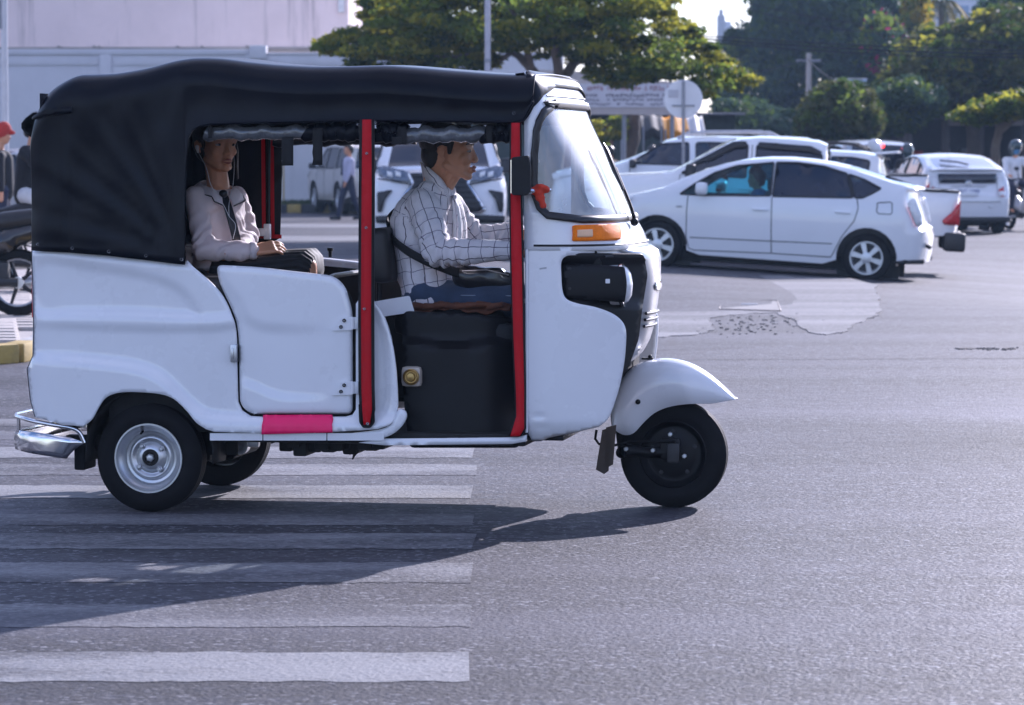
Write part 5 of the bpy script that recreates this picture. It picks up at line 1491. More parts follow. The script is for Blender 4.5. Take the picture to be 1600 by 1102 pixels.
add_hand(sk, pf_[2], TW(333, 407, -0.30) - pf_[2], (0.4, 0.5, 1), (1, -0.1, 0.2), 0.95, 0.22, 0.12)
for h_, k_, a_ in ((phn, pkn, pan), (phf, pkf, paf)):
    sk.cap2(h_, k_, 0.062, 0.048); sk.cap2(k_, a_, 0.048, 0.03); sk.cap2(a_, a_ + Vector((0.12, 0, -0.03)), 0.028, 0.02)
organic(sk, 'body', M_SKIN, pas, 0.005, 4)
face_bits(po, MP, S_P, pas)
def hl_p(x, y, z):
    if x > 0.055: return z > 0.058
    if x > 0.026: return z > 0.000 + (x - 0.026) * 2.0
    if x > -0.034: return z > 0.002
    return z > -0.075
def bun(mb):
    mb.ball(pw((-0.125, 0, 0.0)), [0.04 * S_P] * 3, 14, 10, M=MP)
    mb.ball(pw((-0.055, 0, -0.02)), [0.05 * S_P, 0.066 * S_P, 0.06 * S_P], 16, 10, M=MP)
    for q in (-1, 1): mb.cap2(pw((0.014, q * 0.068, 0.02)), pw((0.016, q * 0.068, -0.018)), 0.012 * S_P, 0.006 * S_P, seg=8)
    for k in range(7):
        y = 0.070 + 0.003 * k
        mb.tube([pw((0.03 - 0.006 * k, y, 0.03)), pw((0.028 - 0.006 * k, y + 0.012, -0.03)), pw((0.02 - 0.004 * k, y + 0.010, -0.10 - 0.008 * k))], [0.003, 0.003, 0.001], 5)
hair_shell(po, MP, S_P, pas, hl_p, (0.107, 0.087, 0.092), (bun,), 0.003)
M_BLOUSE = mat('sheer_white_cloth', (0.85, 0.77, 0.78), rough=0.65, var=0.06, vscale=8, bump=0.006, bscale=22, sheen=0.2, tl=0.28)
bl = MB(); rings_loft(bl, [(pt[1][0], .06, .075, pt[1][3]), (pt[1][0] + Vector((0, 0, -.012)), .075, .12, pt[1][3])] + pt[2:6] + [(pt[6][0], pt[6][1] * 0.95, pt[6][2], pt[6][3])], 28)
bl.cap2(pn[0], pn[1], 0.048, 0.048, seg=18); bl.cap2(pn[1], pn[1] + (pn[2] - pn[1]) * 0.75, 0.047, 0.043, seg=18); bl.cap2(pn[1] + (pn[2] - pn[1]) * 0.75, pn[2], 0.048, 0.030, seg=18)
bl.cap2(pf_[0], pf_[1], 0.048, 0.052, seg=18); bl.cap2(pf_[1], pf_[2], 0.050, 0.040, seg=18)
bl.cap2(pt[2][0] + Vector((0.02, -0.13, 0.0)), pt[2][0] + Vector((0.02, 0.11, 0.0)), 0.048, 0.048, seg=14)
chP = [([pt[0][0], pt[3][0], pt[6][0]], [0.13, 0.16, 0.17], (0.3, -1, 0)), (pn, [0.06, 0.06, 0.04], (0, -1, 0)), (pf_, [0.06, 0.06, 0.04], (0, -1, 0))]
organic(bl, 'blouse', M_BLOUSE, pas, 0.009, 5, wrinkle(chP, 0.0055))
MB().lathe([(0.036, -0.016), (0.038, 0.0), (0.034, 0.014)], pn[2], tuple((pn[2] - pn[1]).normalized()), 18).build('cuff', M_BLOUSE, pas, solid=0.004, auto=180)
pc = spline([tuple(TW(*q)) for q in ((346, 304, -0.15), (333, 296, -0.155), (319, 291, -0.12), (313, 286, -0.05), (323, 283, 0.04), (350, 289, 0.07), (364, 294, 0.0), (356, 305, -0.10))], 4)
nn_ = len(pc); cen_ = TW(340, 285, -0.03)
wdp = [((Vector(q) - cen_) * Vector((1, 1, 0))).normalized() * 0.75 + Vector((0, 0, -0.75)) for q in pc]
pcol = MB(); pcol.loft([[Vector(q) + Vector((0, 0, .004)) + w * t + Vector((0, 0, .012 * math.sin(t * 40))) for t in (0, .013, .026, .04, .054 if 3 < i < nn_ - 4 else .075)] for i, (q, w) in enumerate(zip(pc, wdp))], closed_ring=False)
pcol = pcol.build('collar', M_BLOUSE, pas, solid=.004, auto=180)
MB().tube([Vector(q) + Vector((0, 0, .004)) + w * (.054 if 3 < i < nn_ - 4 else .075) + Vector((0, 0, .006)) for i, (q, w) in enumerate(zip(pc, wdp))], 0.0028, 5).build('collar_piping', M_WEB, pcol)
M_TIE = mat('black_satin', (0.010, 0.010, 0.014), rough=0.4, var=0.2)
tie = [TW(350, 306, -0.165), TW(357, 325, -0.175), TW(364, 350, -0.180), TW(369, 370, -0.175), TW(371, 384, -0.165)]
r_ = ribbon(tie, [Vector((0.75, 0.55, 0)).normalized()] * 5, 0.038, 'tie', M_TIE, pas, 0.006)
MB().ball(TW(349, 303, -0.165), (0.02, 0.018, 0.018), 10, 8).build('tie_knot', M_TIE, r_)
M_SKIRT = mat('black_pleats', (0.012, 0.012, 0.014), rough=0.75, var=0.3, sheen=0.1)
sk_ = MB(); rings = []
for t in np.linspace(0, 1, 14):
    c = (phn + phf) / 2 * (1 - t) + (pkn + pkf) / 2 * t
    b = 0.20 - 0.035 * t; a = 0.105 - 0.022 * t; ring = []
    for k in range(96):
        th = 2 * math.pi * k / 96
        p = 1 + 0.035 * math.copysign(abs(math.sin(th * 20)) ** 0.6, math.sin(th * 20)) * min(1, 0.3 + t)
        ring.append(c + Vector((0.02 * math.sin(th), math.copysign(abs(math.cos(th)) ** 0.7, math.cos(th)) * b * p, math.sin(th) * a * p + 0.012 * math.cos(th * 2))))
    rings.append(ring)
e = (pkn + pkf) / 2
rings.append([e + (Vector(q) - e) * 0.80 + Vector((0.035, 0, -0.015)) for q in rings[-1]])
rings.append([e + (Vector(q) - e) * 0.55 + Vector((0.05, 0, -0.05)) for q in rings[-2]])
sk_.loft(rings, cap=True); sk_.build('skirt', M_SKIRT, pas, auto=180)
for a_ in (pan, paf):
    MB().cap2(a_ + Vector((-0.02, 0, -0.025)), a_ + Vector((0.14, 0, -0.04)), 0.034, 0.026, seg=12).build('shoe', M_BLACKPLASTIC, pas)
# earphones
M_EAR = mat('white_plastic', (0.75, 0.75, 0.76), rough=0.35, var=0.03)
ep = empty('earphones', 'white wired earphones in the ears of the woman passenger', 'earphones', T.o, T_YAW)
pe = pw((-0.012, -0.083, -0.012)); pe2 = pw((-0.012, 0.083, -0.012))
for p in (pe, pe2): MB().cap2(p, p + Vector((0.004, 0, -0.022)), 0.0085, 0.005, seg=10).build('earbud', M_EAR, ep)
wr = spline([tuple(pe + Vector((0.004, 0, -0.02))), tuple(TW(322, 262, -0.15)), tuple(TW(330, 290, -0.17)), tuple(TW(348, 318, -0.19)), tuple(TW(358, 338, -0.20)), tuple(TW(368, 352, -0.20)), tuple(TW(364, 374, -0.2))], 6)
MB().tube(wr, 0.0013, 5).build('wire', M_EAR, ep)
wr = spline([tuple(pe2 + Vector((0.004, 0, -0.02))), tuple(TW(366, 262, -0.05)), tuple(TW(364, 290, -0.12)), tuple(TW(358, 318, -0.19)), tuple(TW(358, 338, -0.20))], 6)
MB().tube(wr, 0.0013, 5).build('wire', M_EAR, ep)
# red cloth tied on the mirror arm
rc = MB()
for k, (a, b) in enumerate((((832, 297), (846, 291)), ((846, 292), (855, 298)), ((834, 300), (846, 299)), ((838, 300), (843, 313)), ((842, 300), (848, 316)), ((840, 304), (849, 321)))):
    rc.cap2(T.at(*a, -W0 - 0.075), T.at(*b, -W0 - 0.06), 0.014, 0.012, seg=10)
rcl = organic(rc, 'red_cloth', mat('orange_red_cloth', (0.62, 0.045, 0.015), rough=0.85, var=0.2, bump=0.004, bscale=60), None, 0.005, 3, lambda co: nz3(co, 45, 1) * 0.006)
rcl.location = T.o; rcl.rotation_euler = (0, 0, T_YAW); tag(rcl, 'orange red rag knotted round the arm of the rickshaw mirror', 'cloth')
# =====================================================================  CARS
class Frame3:
    """a frame standing on possibly sloping ground"""
    def __init__(self, origin, fwd, up=None):
        self.o = Vector(origin); x = Vector(fwd).normalized()
        y = Vector((-x.y, x.x, 0)).normalized(); z = x.cross(y).normalized()
        self.M = Matrix((x, y, z)).transposed(); self.Mi = self.M.transposed()
        self.n = y
    def at(self, px, py, ly):
        d = ray(px, py); t = (ly - (CAM_O - self.o).dot(self.n)) / d.dot(self.n)
        return self.Mi @ (CAM_O + d * t - self.o)
    def place(self, e):
        e.location = self.o; e.rotation_euler = self.M.to_euler()

M_TRIM = mat('dark_car_trim', (0.014, 0.014, 0.016), rough=0.5, var=0.2)
M_SEAM = mat('panel_gap', (0.05, 0.05, 0.055), rough=0.7, var=0.1)
M_PLATE = mat('number_plate', (0.72, 0.73, 0.76), rough=0.5, var=0.03)
M_PLATETXT = mat('plate_blue', (0.03, 0.05, 0.25), rough=0.5)
M_SEATGREY = mat('grey_seat', (0.09, 0.09, 0.095), rough=0.8, var=0.1)
M_CARBEIGE = mat('champagne_paint', (0.52, 0.49, 0.46), rough=0.3, metal=0.2, coat=0.7, var=0.03)
M_CARGREY = mat('dark_grey_paint', (0.06, 0.065, 0.075), rough=0.3, metal=0.3, coat=0.7, var=0.05)
M_CARSILVER = mat('silver_paint', (0.42, 0.43, 0.45), rough=0.3, metal=0.5, coat=0.6, var=0.04)

def car_wheel(parent, x, y, r, w, out, spokes=7, name='wheel'):
    e = bpy.data.objects.new(name, None); e.empty_display_size = .1; COL.objects.link(e); e.parent = parent; KIDS.setdefault(parent.name, []).append(e); e.location = (x, y, r)
    lip = r * 0.66
    MB().lathe([(lip, -w * .45), (lip + .03, -w * .5), (r - .03, -w * .49), (r - .008, -w * .42), (r, -w * .3), (r, w * .3), (r - .008, w * .42), (r - .03, w * .49), (lip + .03, w * .5), (lip, w * .45)], (0, 0, 0), (0, 1, 0), 36).build('tyre', M_RUBBER, e, auto=50)
    rim = MB().lathe([(lip + .004, w * .42), (lip + .004, w * .46), (lip - .012, w * .46), (lip - .025, w * .36), (lip - .03, w * .1)], (0, 0, 0), (0, out, 0), 36).build('rim', M_ALLOY, e, auto=50)
    MB().lathe([(lip - .01, w * .12), (0.0, w * .12)], (0, 0, 0), (0, out, 0), 28).build('brake_disc', M_TRIM, e)
    for k in range(spokes):
        th = 2 * math.pi * k / spokes + 0.25
        c, s = math.cos(th), math.sin(th); pc, ps = -s, c
        def pt(rad, off, h): return (c * rad + pc * off, out * h, s * rad + ps * off)
        a, b = 0.045, lip - .012
        v = [pt(a, -.022, w * .44), pt(a, .022, w * .44), pt(b, .036, w * .42), pt(b, -.036, w * .42), pt(a, -.022, w * .2), pt(a, .022, w * .2), pt(b, .036, w * .2), pt(b, -.036, w * .2)]
        MB().add(v, [(0, 1, 2, 3), (4, 7, 6, 5), (0, 4, 5, 1), (1, 5, 6, 2), (2, 6, 7, 3), (3, 7, 4, 0)]).build('spoke', M_ALLOY, e, smooth=False)
    MB().lathe([(0.075, w * .3), (0.07, w * .45), (0.03, w * .49), (0.0, w * .49)], (0, 0, 0), (0, out, 0), 20).build('hub_cap', M_ALLOY, e, auto=50)
    return e

def make_car(name, label, S, fr, paint=None, group=None):
    """S: dict of local side-view shapes (x ahead from the rear axle, z up)"""
    paint = paint or M_CARWHITE
    root = empty(name, label, S.get('cat', 'car'), group=group); fr.place(root)
    W, belt = S['W'], S['belt']
    top = S['top']                                    # front bottom .. roof .. rear bottom
    top = [tuple(q) for q in resample(top, S.get('step', 0.07), False)]
    A = np.array(top); n = len(A)
    tg = np.gradient(A, axis=0); tg /= np.linalg.norm(tg, axis=1)[:, None] + 1e-9
    nr = np.stack([tg[:, 1], -tg[:, 0]], 1)           # front->roof->rear: outward
    if nr[n // 2, 1] < 0: nr = -nr
    for _ in range(5): nr[1:-1] = (nr[:-2] + nr[1:-1] * 2 + nr[2:]) / 4
    nr /= np.linalg.norm(nr, axis=1)[:, None]
    crown = np.where(np.abs(nr[:, 1]) > 0.75, 0.035, 0.035 + (np.abs(nr[:, 0]) - 0.66).clip(0) * S.get('endc', 0.26))
    E = A - nr * crown[:, None]
    x0, x1 = A[:, 0].min(), A[:, 0].max()
    def H(p):
        p = np.asarray(p, float); x, z = p[:, 0], p[:, 1]
        y = W - np.clip(z - belt, 0, 2) * S.get('tumble', 0.30) - 0.05 * (np.clip(belt * .72 - z, 0, 1) / .6) ** 2 - 0.02 * (np.clip(z - belt * .72, 0, .3) / .3) ** 2
        d = np.minimum(x - x0, x1 - x)
        y = y - 0.13 * np.clip(1 - d / 0.55, 0, 1) ** 2.2
        de = dist_line(p, E, False)
        r = 0.055; k = np.clip(1 - de / r, 0, 1)
        return y - r * (1 - np.sqrt(1 - 0.97 * k * k)) * 0.8
    HE = H(E)
    body = MB()
    bottom = S['bottom']                              # rear bottom .. arches .. front bottom
    outline = [tuple(q) for q in E] + [tuple(q) for q in bottom]
    wins = [fillet(w, S.get('wfil', 0.03), 3) for w in S['windows']]
    p2, f2 = cdt(outline, S.get('cell', 0.085), wins)
    h2 = H(p2)
    for s in (1, -1):
        body.add([(a, s * y, b) for (a, b), y in zip(p2, h2)], f2 if s == 1 else [f[::-1] for f in f2])
    glass = MB(); J = np.linspace(-1, 1, 13)
    V = [[(A[i, 0] - nr[i, 0] * crown[i] * j * j, HE[i] * j, A[i, 1] - nr[i, 1] * crown[i] * j * j) for j in J] for i in range(n)]
    m_ = len(J)
    vs = [q for r in V for q in r]; fb, fg = [], []
    for i in range(n - 1):
        xm, zm = (A[i] + A[i + 1]) / 2
        for k in range(m_ - 1):
            f = (i * m_ + k, i * m_ + k + 1, (i + 1) * m_ + k + 1, (i + 1) * m_ + k)
            jm = (J[k] + J[k + 1]) / 2; g = False
            for (a, b, zmin) in S['screens']:
                if a <= xm <= b and zm > zmin and abs(jm) < 0.86: g = True
            (fg if g else fb).append(f)
    body.add(vs, fb)
    body.build('body', paint, root, auto=42, weld=0.002)
    if fg:
        g = MB(); g.add(vs, fg)
        o = g.build('screens' if len(S['screens']) > 1 else 'windscreen', S.get('scrmat', M_CARGLASS), root, auto=180)
        if len(S['screens']) > 1:
            KIDS[root.name].pop(); bpy.data.objects.remove(o)
            for nm, (a, b, zmin) in zip(('windscreen', 'rear_screen'), S['screens']):
                ff = [f for f in fg if a <= np.mean([vs[i][0] for i in f]) + 0.0 <= b and np.mean([vs[i][2] for i in f]) > zmin - 0.12]
                used = sorted({i for f in ff for i in f}); mp = {i: k for k, i in enumerate(used)}
                MB().add([vs[i] for i in used], [tuple(mp[i] for i in f) for f in ff]).build(nm, S.get('scrmat', M_CARGLASS), root, auto=180)
    for wi, w in enumerate(wins):
        gm = S['wmats'][wi] if 'wmats' in S else M_CARGLASS
        for s in (1, -1):
            MB().surf(w, 0.12, lambda p: np.stack([p[:, 0], s * (H(p) - 0.012), p[:, 1]], 1)).build('window', gm, root, auto=180)
            rs = resample(w, 0.06); hh = H(rs)
            MB().tube([(a, s * (y - 0.003), b) for (a, b), y in zip(rs, hh)] + [(rs[0][0], s * (hh[0] - .003), rs[0][1])], 0.013, 5, cap=False).build('window_seal', M_TRIM, root)
    for ln in S.get('seams', ()):
        q = resample(ln, 0.08, False); hh = H(q)
        for s in (1, -1): MB().tube([(a, s * (y + 0.0), b) for (a, b), y in zip(q, hh)], 0.0065, 5).build('panel_gap', M_SEAM, root)
    for (a, b) in S.get('handles', ()):
        for s in (1, -1): MB().box((a, s * (H([(a, b)])[0] + .012), b), (.2, .03, .032), bev=.012).build('door_handle', paint, root)
    for nm, poly, m, off in S.get('patches', ()):
        for s in (1, -1):
            MB().surf(fillet(poly, .02, 3), 0.06, lambda p: np.stack([p[:, 0], s * (H(p) + off), p[:, 1]], 1)).build(nm, m, root, solid=0.012, auto=60, offs=-1 if s < 0 else 1)
    r, w = S['wr'], S.get('ww', 0.2)
    for wx in (0.0, S['wb']):
        for s in (1, -1):
            car_wheel(root, wx, s * (W - w / 2 - 0.02), r, w, s, S.get('spokes', 7))
            mb = MB(); rr = [[(wx + (r + .075) * math.cos(t), s * yy, r + (r + .075) * math.sin(t)) for yy in (W - .03, W - .38)] for t in np.linspace(-.2, math.pi + .2, 15)]
            mb.loft(rr, closed_ring=False); mb.box((wx, s * (W - .38), r + .06), (2 * r + .16, .01, 2 * r)); mb.build('wheel_well', M_TRIM, root)
    zb = min(q[1] for q in bottom)
    MB().box((S['wb'] / 2, 0, zb + 0.12), (S['wb'] + .5, 2 * W - .5, 0.2), bev=.03).build('underbody', M_DARK, root)
    MB().box((S['wb'] * .45, 0, (zb + belt) / 2 + .05), (S['wb'] * 1.2, 2 * W - .3, belt - zb - .30), bev=.03).build('cabin_floor', M_TRIM, root)
    root['_'] = 0; del root['_']
    return root, H

def sym_mirrors(root, H, x, z, m, size=(.12, .2, .15)):
    for s in (1, -1):
        y = H([(x, z)])[0]
        MB().box((x, s * (y + .13), z + .02), size, bev=.045).build('wing_mirror', m, root, auto=80)
        MB().box((x + .02, s * (y + .03), z - .02), (.06, .1, .04), bev=.012).build('mirror_foot', M_TRIM, root)

# ---------------------------------------------------------------- the near white hatchback, traced in its own frame
def ground_at(px, py):
    g = G(px, py)
    for _ in range(25):
        g = G(px, py, gz(g.x, g.y))
    return g
cr, cf = ground_at(1352, 436.5), ground_at(1026, 415)
PRW = 0.86
ln = (cf - cr).length
HB_F = Frame3(cr - Matrix.Rotation(math.pi / 2, 3, 'Z') @ (cf - cr).normalized() * (PRW - 0.12), cf - cr)
def hp_(pts): return [(q.x, q.z) for q in (HB_F.at(x, y, PRW - 0.02) for x, y in pts)]
wr_ = 0.315
top_px = [(908, 396), (900, 372), (903, 350), (918, 332), (945, 315), (975, 303), (1005, 297), (1034, 290), (1060, 277), (1095, 263), (1130, 252.5), (1160, 247), (1195, 244.5), (1230, 245), (1262, 248), (1295, 253), (1330, 261), (1362, 271), (1392, 281),
          (1420, 289), (1437, 293), (1439, 297), (1428, 303), (1430, 318), (1437, 338), (1441, 352), (1450, 358), (1452, 372), (1449, 395), (1445, 412)]
def arch(cx, r, a0=-0.12, a1=math.pi + 0.12, n=13, cz=None):
    return [(cx + r * math.cos(a0 + (a1 - a0) * k / n), (cz or wr_) + r * math.sin(a0 + (a1 - a0) * k / n)) for k in range(n + 1)]
tl = hp_(top_px); tl = [(x, z) for x, z in tl]
zrb = tl[-1][1]
wbL = ln
sillz = hp_([(1180, 404)])[0][1]
bot = [(tl[-1][0] + 0.25, zrb - .01)] + [q for q in arch(0, wr_ + .07)[::-1]] + [(0.55, sillz - .01), (wbL - .55, sillz)] + [q for q in arch(wbL, wr_ + .07)[::-1]] + [(tl[0][0] - .2, tl[0][1] - .02)]
HBS = dict(W=PRW, belt=hp_([(1200, 307)])[0][1], wr=wr_, wb=wbL, ww=.19, spokes=6, top=tl, bottom=bot, tumble=0.40, cat='car',
           windows=[hp_([(1062, 303.5), (1085, 287), (1115, 270), (1150, 259), (1207, 254), (1204, 306.5), (1100, 305.5)]),
                    hp_([(1211, 254), (1245, 254.5), (1285, 260), (1322, 271.5), (1332, 309.5), (1207, 307)]),
                    hp_([(1325, 272.5), (1350, 281), (1376, 295), (1362, 303), (1347, 310), (1335, 309.5)])],
           wmats=[M_TEAL, M_CARGLASS, M_CARGLASS], wfil=0.02,
           screens=[(hp_([(1165, 247)])[0][0], hp_([(1034, 290)])[0][0], 0.9), (hp_([(1428, 290)])[0][0], hp_([(1325, 260)])[0][0], 0.95)],
           seams=[hp_([(1075, 306), (1073, 330), (1072, 370), (1076, 388), (1084, 391)]), hp_([(1206, 308), (1205, 360), (1205, 396)]), hp_([(1339, 311), (1341, 325), (1335, 345), (1315, 370), (1302, 395), (1298, 402)]), hp_([(1084, 391), (1205, 396), (1298, 402)]),
                  hp_([(1078, 371), (1204, 377)]), hp_([(1206, 377), (1300, 381)])] + [hp_([(1371, 317), (1391, 316), (1394, 318), (1394, 333), (1391, 335), (1373, 334), (1370, 331), (1371, 317)])],
           handles=hp_([(1188, 327.5), (1317, 332)]),
           patches=[('tail_light', hp_([(1417, 318), (1424, 310), (1430, 312), (1437, 330), (1441, 350), (1437, 355), (1431, 353)]), M_CLEARLENS, .010),
                    ('red_lens', hp_([(1417, 323), (1421, 324), (1431, 350), (1438, 352), (1437, 355.5), (1430, 354)]), M_REDLENS, .016),
                    ('side_badge', hp_([(1057, 321), (1066, 321), (1066, 323.5), (1057, 323.5)]), M_STEEL, .004),
                    ('headlight', hp_([(975, 311), (985, 306), (991, 307), (988, 312), (975, 318), (950, 330), (930, 336), (945, 322)]), M_CLEARLENS, .012),
                    ('bumper_skirt', hp_([(1397, 408), (1444, 406), (1442, 413.5), (1396, 413)]), M_TRIM, .006)])
hb1, Hh = make_car('hatchback_car', 'white five door hatchback side on, its driver seen through a teal front window', HBS, HB_F)
p = HB_F.at(1098, 296, PRW)
sym_mirrors(hb1, Hh, p.x, p.z - .01, M_CARWHITE, (.15, .19, .16))
# inside: seats, dash
for s in (0.36, -0.36):
    MB().box((HB_F.at(1205, 300, 0).x, s, .78), (.14, .5, .62), rot=Matrix.Rotation(R(-12), 4, 'Y'), bev=.05).build('seat', M_SEATGREY, hb1, auto=80)
    MB().box((HB_F.at(1213, 262, 0).x, s, 1.17), (.1, .26, .17), bev=.04).build('headrest', M_SEATGREY, hb1, auto=80)
wp_ = [Vector((q[0], y, q[1])) for q, y in zip(hp_([(1378, 280), (1402, 288), (1424, 296)]), (.25, .15, .0))]
MB().tube([q + Vector((0, 0, .03)) for q in wp_], .014, 6).build('rear_wiper', M_TRIM, hb1)
MB().tube([HB_F.at(1455, 388, .5), HB_F.at(1447, 383, .5)], .03, 8).build('tow_eye', M_TRIM, hb1)

def rider_person(name, label, M, parts, group=None, cat='person'):
    """small far figure: parts = {child: (material, [(a,b,ra,rb)...], voxel)} in local metres"""
    e = empty(name, label, cat, group=group)
    e.matrix_world = M
    for nm, (m, caps, vox) in parts.items():
        mb = MB()
        for a, b, ra, rb in caps: mb.cap2(a, b, ra, rb, seg=10)
        organic(mb, nm, m, e, vox, 3)
    return e
def cloth(name, col): return mat(name, col, rough=0.85, var=0.15, vscale=8, bump=0.006, bscale=20)
C_BLUE = cloth('blue_cloth', (0.06, 0.2, 0.38)); C_BLACK = cloth('black_cloth', (0.012, 0.012, 0.015)); C_WHITE = cloth('white_cloth', (0.7, 0.7, 0.72)); C_NAVY = cloth('navy_cloth', (0.018, 0.022, 0.05))
C_KHAKI = cloth('khaki_cloth', (0.20, 0.15, 0.10)); C_LILAC = cloth('lilac_cloth', (0.46, 0.45, 0.58)); C_GREY = cloth('grey_cloth', (0.16, 0.16, 0.17)); C_RED = cloth('red_cloth', (0.45, 0.03, 0.02))
def head_caps(x, y, z): return [((x, y, z), (x + .02, y, z + .08), .082, .09), ((x + .05, y, z - .05), (x + .05, y, z), .05, .06), ((x + .10, y, z + .0), (x + .105, y, z - .01), .016, .018), ((x - .01, y, z - .05), (x - .03, y, z - .16), .05, .055)]
def hair_caps(x, y, z): return [((x - .03, y, z + .05), (x + .02, y, z + .10), .10, .092), ((x - .06, y, z - .02), (x - .05, y, z + .04), .06, .08)]
dpos = HB_F.at(1182, 282, .36)
rider_person('person', 'dark haired driver in blue inside the white hatchback with the teal window', Matrix.Translation(HB_F.o) @ HB_F.M.to_4x4(), {
    'body': (M_SKIN, head_caps(dpos.x, .36, dpos.z) + [((dpos.x - .05, .36, .6), (dpos.x - .04, .36, dpos.z - .2), .13, .10), ((dpos.x + .1, .2, .75), (dpos.x + .45, .22, .82), .04, .04)], .014),
    'hair': (M_HAIR, hair_caps(dpos.x, .36, dpos.z), .012),
    'shirt': (C_BLUE, [((dpos.x - .06, .36, .55), (dpos.x - .05, .36, dpos.z - .22), .17, .13), ((dpos.x - .05, .18, dpos.z - .26), (dpos.x - .05, .54, dpos.z - .26), .075, .075), ((dpos.x - .03, .55, dpos.z - .28), (dpos.x + .12, .56, .78), .065, .055)], .016)})
sw = MB().lathe([(.18, -.012), (.192, 0), (.18, .012), (.168, 0)], (dpos.x + .42, .36, .82), (1, 0, .5), 24, closed=True).build('steering_wheel', M_TRIM, hb1)

# ---------------------------------------------------------------- the second hatchback, seen from behind on the right
g2 = G(1506, 366); a2 = R(97)
F2 = Frame3((g2.x, g2.y + .6, 0), (math.cos(a2), math.sin(a2), 0))
HBS2 = dict(HBS); HBS2['wmats'] = [M_CARGLASS] * 3; HBS2['scrmat'] = mat('sky_glare_screen', (0.30, 0.31, 0.33), rough=0.18, coat=0.8, var=0.15)  # pale base colour stands in for sky reflection and glare on the glass
del HBS2['patches'], HBS2['seams'], HBS2['handles']; HBS2['step'] = 0.09
hb2, _ = make_car('hatchback_car', 'white hatchback seen from behind at far right, with a number plate and rear wiper', HBS2, F2)
sym_mirrors(hb2, Hh, p.x, p.z - .01, M_CARWHITE, (.15, .19, .16))
rx = min(q[0] for q in tl)
def tail_pt(y, z, off=0.0):
    """a point on the tail at lateral y and height z"""
    best = min(((abs(b - z), a) for a, b in tl[-11:]), default=(0, rx)); zz = [q[1] for q in tl[-9:]]; xx = [q[0] for q in tl[-9:]]
    o_ = np.argsort(zz); x = float(np.interp(z, np.array(zz)[o_], np.array(xx)[o_]))
    return Vector((x + 0.11 * (y / PRW) ** 2 - 0.01 - off, y, z))
def tail_patch(name, poly, m, parent, off=0.004, th=0.012):
    mb = MB(); mb.surf(fillet(poly, .02, 2), .08, lambda p: np.array([tuple(tail_pt(a, b, off)) for a, b in p])); return mb.build(name, m, parent, solid=th, auto=60, offs=0)
zc = lambda py: 1.49 - (py - 243) / 86.0
tail_patch('tail_window', [(-.55, zc(288)), (.55, zc(288)), (.57, zc(273)), (-.57, zc(273))], M_CARGLASS, hb2, .02)
pl_ = tail_patch('number_plate', [(-.16, zc(309)), (.20, zc(309)), (.20, zc(295)), (-.16, zc(295))], M_PLATE, hb2, .02)
tp_ = tail_pt(.02, zc(302), .034)
text_mesh('2NE 1990', .105, 'plate_number', M_PLATETXT, pl_, .002, tp_, (R(90), 0, R(-90)))
tail_patch('tail_badge', [(-.35, zc(292.4)), (.35, zc(292.4)), (.35, zc(293.6)), (-.35, zc(293.6))], M_STEEL, hb2, .02)
mb = MB(); tb = tail_pt(.0, zc(289), .03); mb.lathe([(.05, -.004), (.062, 0), (.05, .004), (.042, 0)], tb, (1, 0, 0), 18, closed=True); mb.lathe([(.02, -.003), (.03, 0), (.02, .003), (.012, 0)], tb + Vector((0, 0, .018)), (1, 0, 0), 14, closed=True); mb.build('tail_emblem', M_CHROME, hb2)
mb = MB(); mb.surf([(-.6, zc(318)), (.6, zc(318)), (.6, zc(319)), (-.6, zc(319))], .1, lambda p: np.array([tuple(tail_pt(a, b, .012)) for a, b in p])); mb.build('panel_gap', M_SEAM, hb2, solid=.006)
for s in (1, -1):
    o_ = tail_patch('tail_light', [(s * .57, zc(310)), (s * .71, zc(310)), (s * .71, zc(287)), (s * .67, zc(274)), (s * .58, zc(276))], M_CLEARLENS, hb2, .016)
    q = [(s * .58, zc(309.5)), (s * .70, zc(309.5)), (s * .70, zc(293)), (s * .58, zc(299))]
    mb = MB(); mb.surf(q, .06, lambda p: np.array([tuple(tail_pt(a, b, .026)) for a, b in p])); mb.build('red_lens', M_REDLENS, o_, solid=.008)
    mb = MB(); mb.surf([(s * .36, zc(325)), (s * .46, zc(325)), (s * .46, zc(328)), (s * .36, zc(328))], .05, lambda p: np.array([tuple(tail_pt(a, b, .012)) for a, b in p])); mb.build('reflector', M_CLEARLENS, hb2, solid=.008)
tail_patch('bumper_skirt', [(-.78, zc(352)), (.78, zc(352)), (.8, zc(343)), (-.8, zc(343))], M_TRIM, hb2, .012)
gsl = [q for q in tl if HBS['screens'][1][0] <= q[0] <= HBS['screens'][1][1]]
ga, gb = gsl[-1], gsl[len(gsl) // 3]
MB().tube([(ga[0] + .05, -.05, ga[1] + .04), ((ga[0] * .6 + gb[0] * .4), .12, ga[1] * .6 + gb[1] * .4 + .045), (ga[0] * .2 + gb[0] * .8, .42, ga[1] * .2 + gb[1] * .8 + .03)], .018, 6).build('rear_wiper', M_TRIM, hb2)
MB().tube([(1.0, 0, 1.50), (0.93, 0, 1.60), (0.75, 0, 1.86)], .006, 5).build('aerial', M_TRIM, hb2)

